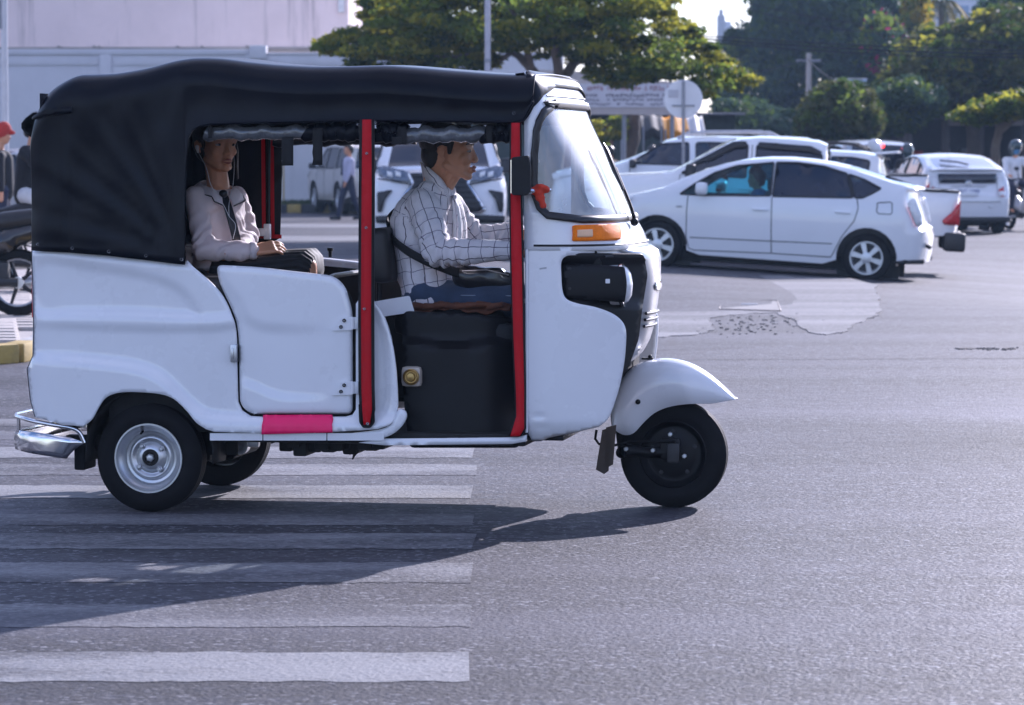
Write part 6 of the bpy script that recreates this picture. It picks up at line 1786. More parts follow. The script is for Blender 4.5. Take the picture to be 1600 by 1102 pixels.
# ---------------------------------------------------------------- white pickups
def pickup_frame(tail_px, Y, yaw, z, slope):
    q = P(tail_px, 380, Y); f = Vector((math.cos(yaw), math.sin(yaw), slope)).normalized()
    return Frame3(Vector((q.x, q.y, z)) + f * 1.28, f)
PKW = 0.91
PK_T = [(4.05, .42), (4.10, .62), (4.08, .85), (4.02, 1.02), (3.85, 1.12), (3.4, 1.17), (2.95, 1.215), (2.75, 1.25), (2.4, 1.46), (2.05, 1.68), (1.85, 1.76), (1.55, 1.80), (1.1, 1.805), (.75, 1.785), (.62, 1.74), (.57, 1.60), (.555, 1.36), (.54, 1.21), (.3, 1.205), (-.4, 1.205), (-1.2, 1.21), (-1.235, 1.19), (-1.25, 1.1), (-1.25, .8), (-1.22, .60)]
PKS = dict(W=PKW, belt=1.16, wr=.37, wb=3.08, ww=.24, spokes=6, tumble=.30, top=PK_T, endc=.14, cat='pickup truck',
           bottom=[(-1.0, .58), (-.55, .56)] + arch(0, .46, cz=.37)[::-1][0:14] + [(.6, .44), (2.45, .44)] + arch(3.08, .46, cz=.37)[::-1] + [(3.75, .40)],
           windows=[[(2.62, 1.21), (2.30, 1.42), (1.93, 1.63), (1.83, 1.66), (1.72, 1.665), (1.72, 1.20)], [(1.60, 1.665), (1.1, 1.665), (.85, 1.65), (.70, 1.58), (.68, 1.20), (1.60, 1.20)]], wfil=.04,
           screens=[(1.9, 2.82, 1.2), (.5, .62, 1.34)], handles=[(1.72, 1.05), (.72, 1.05)],
           seams=[[(2.62, 1.2), (2.66, .9), (2.5, .5), (1.66, .48)], [(1.66, 1.66), (1.66, .48)], [(.68, 1.2), (.66, .85), (.55, .7)]],
           patches=[('tail_light', [(-1.22, 1.08), (-1.12, .92), (-.98, .79), (-1.0, .74), (-1.22, .73)], M_REDLENS, .010),
                    ('bed_rail', [(.54, 1.20), (.54, 1.17), (-1.2, 1.175), (-1.2, 1.205)], M_TRIM, .012),
                    ('window_visor', [(2.50, 1.34), (2.28, 1.475), (1.93, 1.685), (1.74, 1.70), (1.74, 1.62), (1.9, 1.60), (2.2, 1.42)], M_TRIM, .022),
                    ('window_visor', [(1.58, 1.705), (.86, 1.69), (.70, 1.62), (.73, 1.57), (.88, 1.61), (1.58, 1.625)], M_TRIM, .022),
                    ('headlight', [(4.0, 1.0), (3.55, 1.08), (3.6, .98), (3.95, .88)], M_CLEARLENS, .012)])
def finish_pickup(t, Hp):
    sym_mirrors(t, Hp, 2.48, 1.23, M_TRIM, (.14, .2, .2))
    for s in (1, -1):
        MB().box((-1.17, s * .74, .50), (.30, .36, .26), bev=.05).build('bumper_corner', M_TRIM, t, auto=80)
    MB().box((-1.22, 0, .52), (.16, 1.1, .12), bev=.03).build('step_bumper', M_TRIM, t)
    MB().box((-.35, 0, .92), (1.7, 1.55, .1), bev=.01).build('load_bed', M_TRIM, t)
fp1 = pickup_frame(1496, 46.0, R(180 - 5), -.20, .060)
pk1, Hp = make_car('pickup_truck', 'white double cab pickup with a black corner bumper, standing behind the near hatchback', PKS, fp1)
finish_pickup(pk1, Hp)
fp2 = pickup_frame(1452, 54.5, R(180 - 4), -.02, .01)
pk2 = copy_tree(pk1); fp2.place(pk2); pk2['label'] = 'farther white pickup, only its bed rail and red lamp showing past the first pickup'

# ---------------------------------------------------------------- off-roaders and other cars
def suv_spec(L=4.75, h=1.72, W=.94, hood=1.12, wb=2.8, wr=.38, rear_oh=.95):
    f = L - rear_oh; r = -rear_oh
    T_ = [(f - .02, .38), (f, .6), (f - .02, .85), (f - .12, hood - .06), (f - .3, hood), (f - .75, hood + .05), (f - 1.15, hood + .09), (f - 1.35, hood + .16), (f - 1.75, h - .22), (f - 2.02, h - .06), (f - 2.3, h), (1.0, h + .01), (.2, h - .01), (r + .4, h - .05), (r + .16, h - .10), (r + .10, h - .16), (r + .05, 1.30), (r + .01, 1.1), (r, .8), (r + .03, .45)]
    B_ = [(r + .3, .40), (-.5, .40)] + arch(0, wr + .08, cz=wr)[::-1] + [(.55, .36), (wb - .55, .36)] + arch(wb, wr + .08, cz=wr)[::-1] + [(f - .3, .34)]
    bl = hood + .04
    a = f - 1.38
    Wn = [[(a, bl + .03), (a - .28, h - .30), (a - .55, h - .13), (1.55, h - .11), (1.55, bl)], [(1.43, h - .11), (.45, h - .12), (.42, bl), (1.43, bl)], [(.33, h - .13), (-.35, h - .15), (-.62, h - .2), (-.55, bl + .05), (.30, bl)]]
    return dict(W=W, belt=bl - .03, wr=wr, wb=wb, ww=.25, spokes=6, tumble=.26, top=T_, bottom=B_, windows=Wn, wfil=.05, endc=.2, cat='car', step=.09, cell=.1,
                screens=[(f - 2.1, f - 1.28, hood + .14), (r, r + .16, 1.16)], handles=[(1.6, bl - .1), (.5, bl - .1)],
                seams=[[(a - .02, bl), (a, .7), (a - .25, .42)], [(1.49, bl), (1.49, .42)], [(.36, bl), (.34, .8), (.5, .6)]],
                patches=[('tail_light', [(r + .10, 1.25), (r + .2, 1.2), (r + .16, .92), (r + .06, .92)], M_REDLENS, .014), ('headlight', [(f - .08, hood - .10), (f - .55, hood - .0), (f - .52, hood - .12), (f - .1, hood - .2)], M_CLEARLENS, .012)])
def roof_rails(root, m, x0, x1, z, W):
    for s in (1, -1):
        MB().tube([(x0, s * W, z - .03), (x0 + .18, s * W, z + .055), (x0 + .5, s * W, z + .075), (x1 - .5, s * W, z + .07), (x1 - .18, s * W, z + .045), (x1, s * W, z - .04)], .026, 8).build('roof_rail', m, root)
s1 = suv_spec(4.9, 1.84, .96, 1.30, 2.85)
q = P(1303, 380, 57); a = R(180 - 3)
F_ = Frame3(Vector((q.x, q.y, -.02)) + Vector((math.cos(a), math.sin(a), 0)) * .95, (math.cos(a), math.sin(a), 0))
su1, Hs = make_car('off_roader', 'white off-roader with silver roof rails rising behind the pickup cab', s1, F_)
roof_rails(su1, M_STEEL, .0, 1.75, 1.84, .70); sym_mirrors(su1, Hs, 2.5, 1.35, M_TRIM)
s3 = suv_spec(4.5, 1.66, .9, 1.02, 2.65, .34, .9)
q = P(1392, 300, 50.5); a = R(180 - 9)
F_ = Frame3(Vector((q.x, q.y, gz(q.x, q.y) + .08)) + Vector((math.cos(a), math.sin(a), 0)) * .9, (math.cos(a), math.sin(a), 0))
su3, Hs = make_car('off_roader', 'white off-roader with black roof rails, tail showing between pickup cab and hatchback spoiler', s3, F_)
roof_rails(su3, M_TRIM, -.55, 1.5, 1.655, .64)
MB().box((-.86, 0, 1.58), (.34, 1.2, .035), rot=Matrix.Rotation(R(4), 4, 'Y'), bev=.012).build('roof_spoiler', M_CARWHITE, su3)
# dark-glazed car with its brake lamp lit, farther up the street
q = P(1362, 300, 74); a = R(92)
F_ = Frame3((q.x, q.y, 0.0), (math.cos(a), math.sin(a), 0))
s4 = suv_spec(4.6, 1.83, .92, 1.1, 2.7, .35, .9)
su4, Hs = make_car('off_roader', 'silver van far up the street with a lit red brake lamp above its rear window', s4, F_, M_CARSILVER)
MB().box((-.80, 0, 1.70), (.10, .30, .07), bev=.02).build('brake_lamp', mat('lit_red_lamp', (.6, .02, .02), rough=.3, emit=(1, .03, .02), estr=5), su4)
# the big white off-roader facing us
LXY = 48.0; q = P(687, 300, LXY)
LXF = Frame3((q.x - .12, q.y + 3.85, 0.0), (.03, -1, 0))
sL = suv_spec(4.95, 1.88, .99, 1.20, 2.85, .40, 1.0)
sL['endc'] = .16
sL['patches'] = []
lx_, HL = make_car('off_roader', 'large white off-roader facing us behind the check shirt driver, with a dark hourglass grille', sL, LXF)
sym_mirrors(lx_, HL, 2.62, 1.32, M_TRIM, (.12, .26, .22))
def lxp(px, py, off=.0):
    d = ray(px, py); t = (LXY - .06 - off) / d.y; w = CAM_O + d * t; v = LXF.Mi @ (w - LXF.o)
    f = 3.95; v.x = f + .03 - .16 * (v.y / .95) ** 2 - max(0, (v.z - .85)) * .42 + off
    return v
def lx_patch(name, poly, m, off=.02, th=.02, r=3, par=None):
    mb = MB(); mb.surf(fillet(poly, r, 3), 5, lambda p: np.array([tuple(lxp(a, b, off)) for a, b in p])); return mb.build(name, m, par or lx_, solid=th, auto=50, offs=0)
def mir(poly, c=688): return [(2 * c - x, y) for x, y in poly]
M_LXLAMP = mat('smoky_lens', (.14, .17, .23), rough=.12, coat=.8, var=.5, vscale=20)
hlp = [(589, 262), (600, 259), (641, 270), (643, 284), (620, 283), (592, 277)]
for poly in (hlp, mir(hlp)):
    h_ = lx_patch('headlight', poly, M_LXLAMP, .03)
    cx_ = sum(q[0] for q in poly) / len(poly); sg = 1 if cx_ < 688 else -1
    for dx in (-10, 3):
        lx_patch('lamp_cell', [(cx_ + sg * dx, 267), (cx_ + sg * dx + sg * 9, 270), (cx_ + sg * dx + sg * 9, 277), (cx_ + sg * dx + sg * 1, 275)], M_CLEARLENS, .045, .01, 1, h_)
    lx_patch('lamp_edge', [(590, 278), (643, 287), (643, 289), (590, 280.5)] if sg > 0 else mir([(590, 278), (643, 287), (643, 289), (590, 280.5)]), M_TRIM, .04, .01, .5, h_)
lx_patch('grille_frame', [(636, 268), (740, 268), (733, 286), (760, 328), (752, 334), (624, 334), (616, 328), (643, 286)], M_CHROME, .03)
gr = lx_patch('grille', [(640, 271), (736, 271), (729, 286), (755, 326), (748, 331), (628, 331), (621, 326), (647, 286)], M_TRIM, .05)
for k in range(7):
    y = 276 + k * 8; hw_ = 36 + abs(y - 286) * (.9 if y > 286 else .6)
    mb = MB(); mb.tube([lxp(688 + t * hw_, y, .07) for t in np.linspace(-1, 1, 9)], .012, 6); mb.build('grille_bar', M_TRIM, gr)
fg = [(589, 301), (614, 297), (608, 303), (601, 312), (596, 332), (590, 332)]
for poly in (fg, mir(fg)): lx_patch('fog_lamp', poly, M_TRIM, .035)
lx_patch('lower_intake', [(586, 338), (620, 336), (756, 336), (790, 338), (788, 349), (588, 349)], M_TRIM, .03)
# champagne off-roader by the wall, front wheels towards the kerb
q = G(497, 333); a = R(106)
F_ = Frame3(Vector((q.x, q.y, 0)) - Vector((math.cos(a), math.sin(a), 0)) * 2.75 + Vector((math.sin(a), -math.cos(a), 0)) * .8, (math.cos(a), math.sin(a), 0))
s5 = suv_spec(4.7, 1.80, .93, 1.12, 2.75, .39)
su5, Hs = make_car('off_roader', 'champagne off-roader parked nose to the striped kerb by the white wall', s5, F_, M_CARBEIGE)
sym_mirrors(su5, Hs, 2.42, 1.2, M_TRIM)
# grey car at the left edge
q = G(20, 300); F_ = Frame3((P(30, 260, 62).x + 1.2, 62, 0), (-.9, -.45, 0))
s6 = suv_spec(4.5, 1.62, .9, .98, 2.6, .32, .9)
su6, Hs = make_car('parked_car', 'silver car parked at the left edge behind the motorbikes', s6, F_, M_CARSILVER)
# =====================================================================  PAVEMENT, WALLS, STREET FURNITURE
M_PAVER = mat('pale_paver', (0.42, 0.38, 0.35), rough=0.85, var=0.2, vscale=3, bump=0.003, bscale=60, dirt=0.3)
M_PAVBASE = mat('paving_sand', (0.35, 0.32, 0.30), rough=0.95, var=0.2, bump=0.004, bscale=40)
M_KERB = mat('kerb_concrete', (0.42, 0.41, 0.40), rough=0.85, var=0.18, vscale=4, bump=0.004, bscale=40, dirt=0.3)
M_YEL = mat('yellow_road_paint', (0.40, 0.28, 0.07), rough=0.7, var=0.2, vscale=5, bump=0.003, bscale=40, dirt=0.8, dirtcol=(0.2, 0.16, 0.08))
M_BLK = mat('black_road_paint', (0.02, 0.02, 0.022), rough=0.7, var=0.2)
PVH = 0.13
pv = [G(-900, 600, 0), G(-60, 572, 0), G(20, 567, 0), G(62, 556, 0), G(100, 520, 0), G(150, 450, 0), G(200, 390, 0), G(225, 352, 0), G(-300, 352, 0), G(-900, 352, 0)]
pvo = fillet([(q.x, q.y) for q in pv], 0.6, 4)
pave = MB().prism(pvo, lambda p: (p[0], p[1], PVH - .02), lambda p: (p[0], p[1], -.05)).build('pavement', M_PAVBASE, smooth=False); tag(pave, kind='structure')
edge = [(a, b) for a, b in pvo]
# kerb stones along the front edge
kf = resample([(pv[0].x, pv[0].y), (pv[1].x, pv[1].y), (pv[2].x, pv[2].y), (pv[3].x, pv[3].y), (pv[4].x, pv[4].y), (pv[5].x, pv[5].y)], 0.75, False)
for i in range(len(kf) - 1):
    a, b = Vector((*kf[i], 0)), Vector((*kf[i + 1], 0)); m_ = (a + b) / 2; d = b - a
    if proj(m_)[0] < -150: continue
    col = M_YEL if m_.x < G(31, 566).x else M_KERB
    MB().box((m_.x, m_.y, PVH / 2 + .004), (d.length - .012, .17, PVH + .012), rot=math.atan2(d.y, d.x), bev=.02).build('kerb_stone', col, pave)
pw_, ph_ = 0.40, 0.20
me_p = None; cnt = 0
for r_ in range(70):
    y = pv[1].y + .25 + r_ * (ph_ + .006)
    for c_ in range(26):
        x = -3.9 - 1.3 + c_ * (pw_ + .006) + (r_ % 2) * .2 - (y - 24) * .16
        px_, py_ = proj(Vector((x, y, PVH)))
        if not (-70 < px_ < 75) or py_ < 440: continue
        if not in_poly([(x - .2, y)], pvo)[0] or not in_poly([(x + .25, y)], pvo)[0]: continue
        if me_p is None:
            o = MB().box((0, 0, 0), (pw_, ph_, .04), bev=.008).build('paving_brick', M_PAVER, pave); me_p = o.data
        else: o = link_obj('paving_brick', me_p, pave)
        o.location = (x, y, PVH - .005 + rnd.uniform(-.003, .003)); o.rotation_euler = (rnd.uniform(-.008, .008), rnd.uniform(-.008, .008), rnd.uniform(-.01, .01)); cnt += 1
        if cnt > 290: break
    if cnt > 290: break

def wall_mat(name, col, stain=0.5, sc=0.25):
    m = mat(name, col, rough=0.85, var=0.07, vscale=0.8, bump=0.004, bscale=12)
    nt = m.node_tree; N = nt.nodes; L = nt.links; b = N['Principled BSDF']; src = b.inputs['Base Color'].links[0].from_socket
    tc = N.new('ShaderNodeTexCoord'); mp = N.new('ShaderNodeMapping'); mp.inputs['Scale'].default_value = (1.6, 1.6, 0.09); L.new(tc.outputs['Object'], mp.inputs[0])
    n = N.new('ShaderNodeTexNoise'); n.inputs['Scale'].default_value = 1.0; n.inputs['Detail'].default_value = 8; n.inputs['Roughness'].default_value = 0.7; L.new(mp.outputs[0], n.inputs[0])
    r = N.new('ShaderNodeMapRange'); r.inputs['From Min'].default_value = 0.56; r.inputs['From Max'].default_value = 0.78; r.inputs['To Max'].default_value = stain; L.new(n.outputs['Fac'], r.inputs['Value'])
    x = N.new('ShaderNodeMix'); x.data_type = 'RGBA'; L.new(r.outputs[0], x.inputs['Factor']); L.new(src, x.inputs['A']); x.inputs['B'].default_value = (0.16, 0.14, 0.14, 1)
    L.new(x.outputs['Result'], b.inputs['Base Color']); return m
M_WALL = wall_mat('white_wall_paint', (0.60, 0.59, 0.62), 0.18)
M_WALL2 = wall_mat('stained_render', (0.86, 0.71, 0.69), 0.9)
M_CONCB = mat('bare_concrete', (0.33, 0.29, 0.26), rough=0.9, var=0.25, vscale=1.2, bump=0.01, bscale=8)
WY = 90.0
def wx(px, Y=WY): return (px - CX) / F_PX * Y
def wz(py, Y=WY): return P(800, py, Y).z
bw = empty('boundary_wall', 'long low white boundary wall with a coping, below the stained building at left', 'wall', (0, WY, 0))
def part_box(name, x0, x1, y0, y1, z0, z1, m, par, bev=.01):
    return MB().box(((x0 + x1) / 2, (y0 + y1) / 2, (z0 + z1) / 2), (x1 - x0, y1 - y0, z1 - z0), bev=bev).build(name, m, par, auto=30)
zt = wz(86)
part_box('wall', -40, wx(880), 0, .25, 0, zt, M_WALL, bw)
part_box('coping', -40, wx(392), -.06, .31, zt, wz(77), M_WALL, bw, .03)
part_box('coping', wx(392), wx(418), -.16, .35, zt - .1, wz(71), M_WALL, bw, .03)
part_box('coping', wx(418), wx(880), -.04, .31, zt, wz(82), M_WALL, bw, .03)
for a, b in ((-190, -170), (158, 176), (385, 414), (560, 578), (720, 736)):
    part_box('pilaster', wx(a), wx(b), -.07, 0, 0, zt, M_WALL, bw)
for a, b in ((-165, 156), (180, 383), (420, 556)):
    part_box('wall_band', wx(a), wx(b), -.035, 0, zt - .28, zt - .10, M_WALL, bw, .008)
sb = empty('building', 'tall pale building with dark rain stains rising behind the boundary wall', 'building', (0, 96, 0))
BX = (545 - CX) / F_PX * 96
def bz(py): return P(800, py, 96).z
part_box('wall', -45, BX, 0, 9, 0, 16, M_WALL2, sb, .02)
part_box('ledge', -45, BX + .02, -.10, 0, bz(81), bz(74), M_CONCB, sb, .02)
part_box('corner_pipe', BX - .28, BX - .10, -.14, -.02, bz(20), 16, mat('white_pipe', (.75, .75, .77), rough=.4), sb, .03)
for px in (95, 150, 158, 280, 318, 388, 405):
    MB().prism(fillet([(px - rnd.uniform(3, 8), 80), (px + rnd.uniform(3, 12), 80), (px + rnd.uniform(2, 6), 74), (px - 1, 71)], 1, 2), lambda p: (wx(p[0], 96), -.11, bz(p[1])), lambda p: (wx(p[0], 96), .05, bz(p[1]))).build('broken_edge', M_CONCB, sb, smooth=False)
# grass strip and black and yellow kerb at the wall foot
gs = part_box('verge', -40, wx(720), WY - 4.0, WY, 0, .18, mat('dry_soil', (.09, .085, .05), rough=.95, var=.3), None); tag(gs, kind='structure')
mb = MB()
for i in range(5200):
    x = rnd.uniform(wx(425), wx(600)); y = WY - rnd.uniform(.1, 3.9); h = rnd.uniform(.06, .17); a = rnd.uniform(0, 6.28); lean = rnd.uniform(-.05, .05)
    mb.add([(x - .012 * math.cos(a), y - .012 * math.sin(a), .17), (x + .012 * math.cos(a), y + .012 * math.sin(a), .17), (x + lean, y + lean, .17 + h)], [(0, 1, 2)])
gr_ = mb.build('grass', mat('dull_grass', (.045, .07, .02), rough=.8, var=.4, vscale=3, tl=.3), smooth=False); tag(gr_, kind='stuff')
kb = empty('striped_kerb', 'black and yellow striped kerb along the foot of the white wall', 'kerb', (0, WY - 4.15, 0))
x = wx(380); i = 0
while x < wx(760):
    part_box('kerb_stone', x, x + .36, -.12, .12, 0, .22, M_YEL if i % 2 == 0 else M_BLK, kb, .03); x += .372; i += 1
def pole(name, label, px, Y, py_top, r, m, cat='pole', parts=(), base=0.0, r2=None):
    x = wx(px, Y); e = empty(name, label, cat, (x, Y, base)); zt_ = P(px, py_top, Y).z - base
    MB().tube([(0, 0, 0), (0, 0, zt_ * .5), (0, 0, zt_)], [r, (r + (r2 or r)) / 2, r2 or r], 12).build('shaft', m, e, auto=60)
    MB().lathe([(r * 2.4, 0), (r * 2.4, .025), (r * 1.5, .03), (r * 1.3, .12), (r, .14)], (0, 0, 0), (0, 0, 1), 12).build('foot_plate', m, e)
    return e
M_POLEW = mat('pale_grey_pole', (0.55, 0.55, 0.58), rough=0.5, var=0.1)
M_POLED = mat('grey_pole', (0.24, 0.25, 0.28), rough=0.5, var=0.1)
yp = pole('post', 'thin yellow post in front of the white wall, by the striped kerb', 443.5, 88.5, 255, .022, M_YEL, 'post')
p1 = pole('street_pole', 'pale street pole rising at the left edge of the view', 10, 50, -60, .05, M_POLEW)
MB().tube([(-.07, 0, P(3, 45, 50).z), (-.07, 0, P(3, -70, 50).z)], .055, 10).build('cable_duct', M_POLED, p1)
p2 = pole('street_pole', 'slim grey pole rising above the rickshaw roof in front of the spreading tree', 762, 58, -60, .052, mat('lilac_grey_pole', (.42, .41, .46), rough=.5))
MB().lathe([(.056, 0), (.062, .01), (.062, .06), (.056, .07)], (0, 0, P(762, 98, 58).z), (0, 0, 1), 12).build('pole_clamp', M_POLED, p2)
# round sign seen from behind
sp = pole('round_sign', 'white round road sign seen from behind on a grey pole under the tree tips', 1067, 50, 126, .022, M_POLED, 'road sign')
zc_ = P(1066, 155, 50).z
MB().lathe([(0, -.008), (.285, -.008), (.292, 0), (.285, .006), (0, .006)], (0, .035, zc_), (0, 1, 0), 36).build('sign_disc', mat('white_sign_back', (.62, .63, .66), rough=.45, var=.06, vscale=5), sp)
MB().box((0, .012, zc_ - .10), (.34, .03, .025), bev=.004).build('sign_bracket', M_POLED, sp)
MB().box((-.15, .022, zc_ + .08), (.15, .006, .12), bev=.002).build('sign_sticker', mat('grey_sticker', (.40, .40, .44), rough=.5), sp)
# power pole, cables
pp = pole('power_pole', 'concrete power pole among the hazy trees on the right', 1262, 95, 83, .10, mat('pole_concrete', (.40, .37, .35), rough=.85), r2=.07)
MB().box((0, 0, P(1262, 95, 95).z), (.7, .06, .07), bev=.01).build('cross_arm', M_POLED, pp)
M_CABLE = mat('black_cable', (.014, .014, .018), rough=.6)
def cable(name, label, pts, r, group=None, sag=.3):
    q = []
    for i in range(len(pts) - 1):
        a, b = P(*pts[i]), P(*pts[i + 1])
        for k in range(14):
            t = k / 14; v = a.lerp(b, t); v.z -= sag * 4 * t * (1 - t); q.append(v)
    q.append(P(*pts[-1])); o = MB().tube(q, r, 6).build(name, M_CABLE); return tag(o, label, 'cable', group)
for k, (d, rr, lb) in enumerate(((0, .016, 'uppermost black cable of the thick bundle crossing the trees on the right'), (4.0, .022, 'middle and thickest black cable of the bundle crossing the trees on the right'), (8.0, .018, 'lowest black cable of the bundle crossing the trees on the right'))):
    cable('cable', lb, [(1020, 50 + d * .8, 70), (1720, 80 + d * .9, 75)], rr, 'bundled black cables', .10 + .04 * k)
cable('cable', 'thin upper wire slanting down from the sky gap to the right', [(1150, 0, 74), (1420, 45, 76), (1700, 78, 78)], .011, None, .1)
cable('cable', 'second thin wire slanting down just below the upper one', [(1120, -6, 74), (1300, 44, 76), (1640, 66, 78)], .011, None, .1)
cable('cable', 'pale thin wire running left from the concrete power pole', [(1050, 112, 93), (1262, 92, 95)], .012, None, .25)
cable('cable', 'thin wire dropping from the power pole to the blue signboard', [(1262, 92, 95), (1312, 128, 92)], .012, None, .1)

# =====================================================================  TREES
def leaf_mat(name, col, tl=.5):
    return mat(name, col, rough=.6, var=.35, vscale=1.5, tl=tl, spec=.15)
LF_DK = leaf_mat('dark_leaf', (.055, .092, .018), .55); LF_MD = leaf_mat('green_leaf', (.135, .185, .028), .68); LF_YG = leaf_mat('yellow_green_leaf', (.29, .28, .03), .7)
LF_BL = leaf_mat('deep_leaf', (.048, .088, .050), .45); LF_OL = leaf_mat('olive_leaf', (.11, .115, .034), .5); LF_YE = leaf_mat('yellow_leaf', (.34, .25, .02), .55); LF_PK = leaf_mat('pink_blossom', (.45, .04, .14), .45)
M_BARK = mat('bark', (.075, .055, .042), rough=.9, var=.35, vscale=5, bump=.02, bscale=14)
M_BARKL = mat('pale_bark', (.16, .125, .10), rough=.9, var=.3, vscale=5, bump=.015, bscale=14)
nrng = np.random.default_rng(11)
def leaves(mb_v, centers, n_per, rad, flat, size, tilt):
    """sprays of leaf quads round centres; returns verts (N*4,3)"""
    m = len(centers); N_ = m * n_per
    c = np.repeat(np.asarray(centers), n_per, 0)
    r = np.repeat(np.asarray(rad), n_per)[:, None]
    d = nrng.normal(size=(N_, 3)); d /= np.linalg.norm(d, axis=1)[:, None]
    d = d * (nrng.random(N_) ** .45)[:, None] * r; d[:, 2] *= flat
    d[:, 2] -= .25 * flat * (d[:, 0] ** 2 + d[:, 1] ** 2) / r[:, 0]
    p = c + d
    a = nrng.normal(size=(N_, 3)); a[:, 2] *= tilt; a /= np.linalg.norm(a, axis=1)[:, None]
    b = nrng.normal(size=(N_, 3)); b[:, 2] *= tilt; b = np.cross(a, b); b /= np.linalg.norm(b, axis=1)[:, None] + 1e-9
    b2 = np.cross(b, a)
    s = size * (.6 + .8 * nrng.random(N_))[:, None]
    return np.stack([p - a * s, p + b2 * s * .45, p + a * s, p - b2 * s * .45], 1).reshape(-1, 3)
def fast_mesh(name, V, nq, mats, mi, parent):
    me = bpy.data.meshes.new(name); me.vertices.add(nq * 4); me.vertices.foreach_set('co', V.ravel())
    me.loops.add(nq * 4); me.loops.foreach_set('vertex_index', np.arange(nq * 4)); me.polygons.add(nq)
    me.polygons.foreach_set('loop_start', np.arange(nq) * 4); me.polygons.foreach_set('loop_total', np.full(nq, 4))
    for m in mats: me.materials.append(m)
    me.polygons.foreach_set('material_index', mi); me.update(calc_edges=True); me.validate()
    return link_obj(name, me, parent)
def tree(name, label, Y, crown, limbs, ns, npl, rad, size, mats, wts, depth=3.0, flat=.35, tilt=.5, base_px=None, group=None, bark=None, tr=.2, edge=0.0):
    """crown: outline as seen at distance Y; limbs: list of [(px,py,dy)...] with radii"""
    bx = wx(base_px[0], Y) if base_px else wx(crown[0][0], Y)
    e = empty(name, label, 'tree', (bx, Y, 0), group=group)
    o = Vector((bx, Y, 0))
    C_ = np.array(crown, float); x0, y0 = C_.min(0); x1, y1 = C_.max(0)
    pts = []
    while len(pts) < ns:
        q = np.stack([nrng.uniform(x0, x1, ns * 3), nrng.uniform(y0, y1, ns * 3)], 1)
        q = q[in_poly(q, crown)]
        pts += [tuple(v) for v in q]
    pts = np.array(pts[:ns]); de = dist_line(pts, crown)
    sc = de / (de.max() + 1e-6)
    dy = nrng.uniform(-1, 1, ns) * depth * np.sqrt(np.clip(sc * 1.6, .06, 1))
    cen = np.array([tuple(P(a, b, Y + d) - o) for (a, b), d in zip(pts, dy)])
    rr = rad * (.6 + .7 * nrng.random(ns)) * np.clip(.55 + sc, .55, 1)
    V = leaves(None, cen, npl, rr, flat, size, tilt)
    mi = nrng.choice(len(mats), p=wts, size=ns).repeat(npl)
    k = nrng.random(ns * npl) < .25; mi = np.where(k, nrng.choice(len(mats), p=wts, size=ns * npl), mi)
    fast_mesh('crown', V, ns * npl, mats, mi.astype(np.int32), e)
    if limbs:
        mb = MB()
        for L_i, r0, r1 in limbs:
            q = spline([tuple(P(a, b, Y + d) - o) for a, b, d in L_i], 5)
            n = len(q); mb.tube([Vector(v) + Vector((rnd.uniform(-.02, .02), rnd.uniform(-.02, .02), 0)) for v in q], [r0 + (r1 - r0) * i / (n - 1) for i in range(n)], 8)
        mb.build('trunk', bark or M_BARK, e, auto=80)
    return e
# the spreading tree behind the rickshaw
CR1 = [(492, 64), (530, 48), (572, 36), (566, 5), (575, -50), (1035, -50), (1052, 0), (1075, 30), (1105, 66), (1150, 96), (1184, 126), (1150, 136), (1128, 152), (1098, 166), (1080, 140), (1050, 122), (1010, 130), (960, 140), (928, 122), (905, 100), (880, 78), (850, 92),
       (800, 84), (760, 108), (700, 118), (640, 112), (590, 122), (550, 104), (520, 86)]
base1 = (862, 243 + 1.49 * F_PX / 62)
tree('spreading_tree', 'wide spreading tree with layered green leaves and forked limbs above the rickshaw windscreen', 62, CR1,
     [([(862, 367, 0), (866, 260, 0), (872, 170, 0), (880, 118, 0)], .20, .13), ([(878, 130, 0), (896, 100, .3), (925, 80, .6), (970, 66, 1.0), (1030, 60, 1.2)], .11, .04), ([(876, 135, 0), (868, 85, -.4), (862, 40, -.6), (855, -10, -.8)], .10, .05),
      ([(870, 165, 0), (832, 110, .3), (800, 82, .6), (740, 62, 1.0), (660, 50, 1.4)], .11, .03), ([(832, 110, .3), (824, 80, 0), (815, 45, -.4), (790, 5, -.8)], .08, .03), ([(925, 80, .6), (945, 40, .2), (975, 0, 0)], .06, .03),
      ([(800, 82, .6), (770, 100, .4), (742, 84, .2), (700, 90, 0), (620, 78, -.4)], .05, .02), ([(970, 66, 1.0), (1040, 90, .8), (1110, 112, .6), (1160, 126, .4)], .05, .015), ([(740, 62, 1), (640, 80, .6), (540, 66, .2)], .05, .015)],
     520, 95, .44, .074, [LF_DK, LF_MD, LF_YG], [.20, .40, .40], depth=2.8, flat=.30, tilt=.7, base_px=base1, bark=M_BARKL)
# the trees on the far right, from the back to the front
tree('tall_tree', 'tallest dark hazy tree filling the middle of the far right background', 135, [(1105, 215), (1120, 150), (1150, 110), (1128, 70), (1150, 40), (1180, 10), (1200, -60), (1420, -60), (1430, 60), (1440, 150), (1430, 220)],
     [([(1300, 300, 0), (1300, 200, 0), (1290, 100, 0), (1280, 20, 0)], .4, .15)], 520, 60, 1.0, .21, [LF_BL, LF_DK, LF_MD], [.55, .33, .12], depth=6, flat=.6, tilt=.8, base_px=(1300, 300))
tree('flowering_vine_tree', 'tree hung with pink blossom between the dark tall tree and the olive tree', 118, [(1370, 170), (1372, 110), (1350, 60), (1370, 20), (1400, 40), (1420, 90), (1400, 150)],
     [([(1390, 300, 0), (1392, 200, 0), (1385, 110, 0)], .2, .08)], 120, 60, .6, .15, [LF_BL, LF_MD, LF_PK], [.52, .36, .12], depth=3, flat=.7, tilt=.8, base_px=(1390, 300))
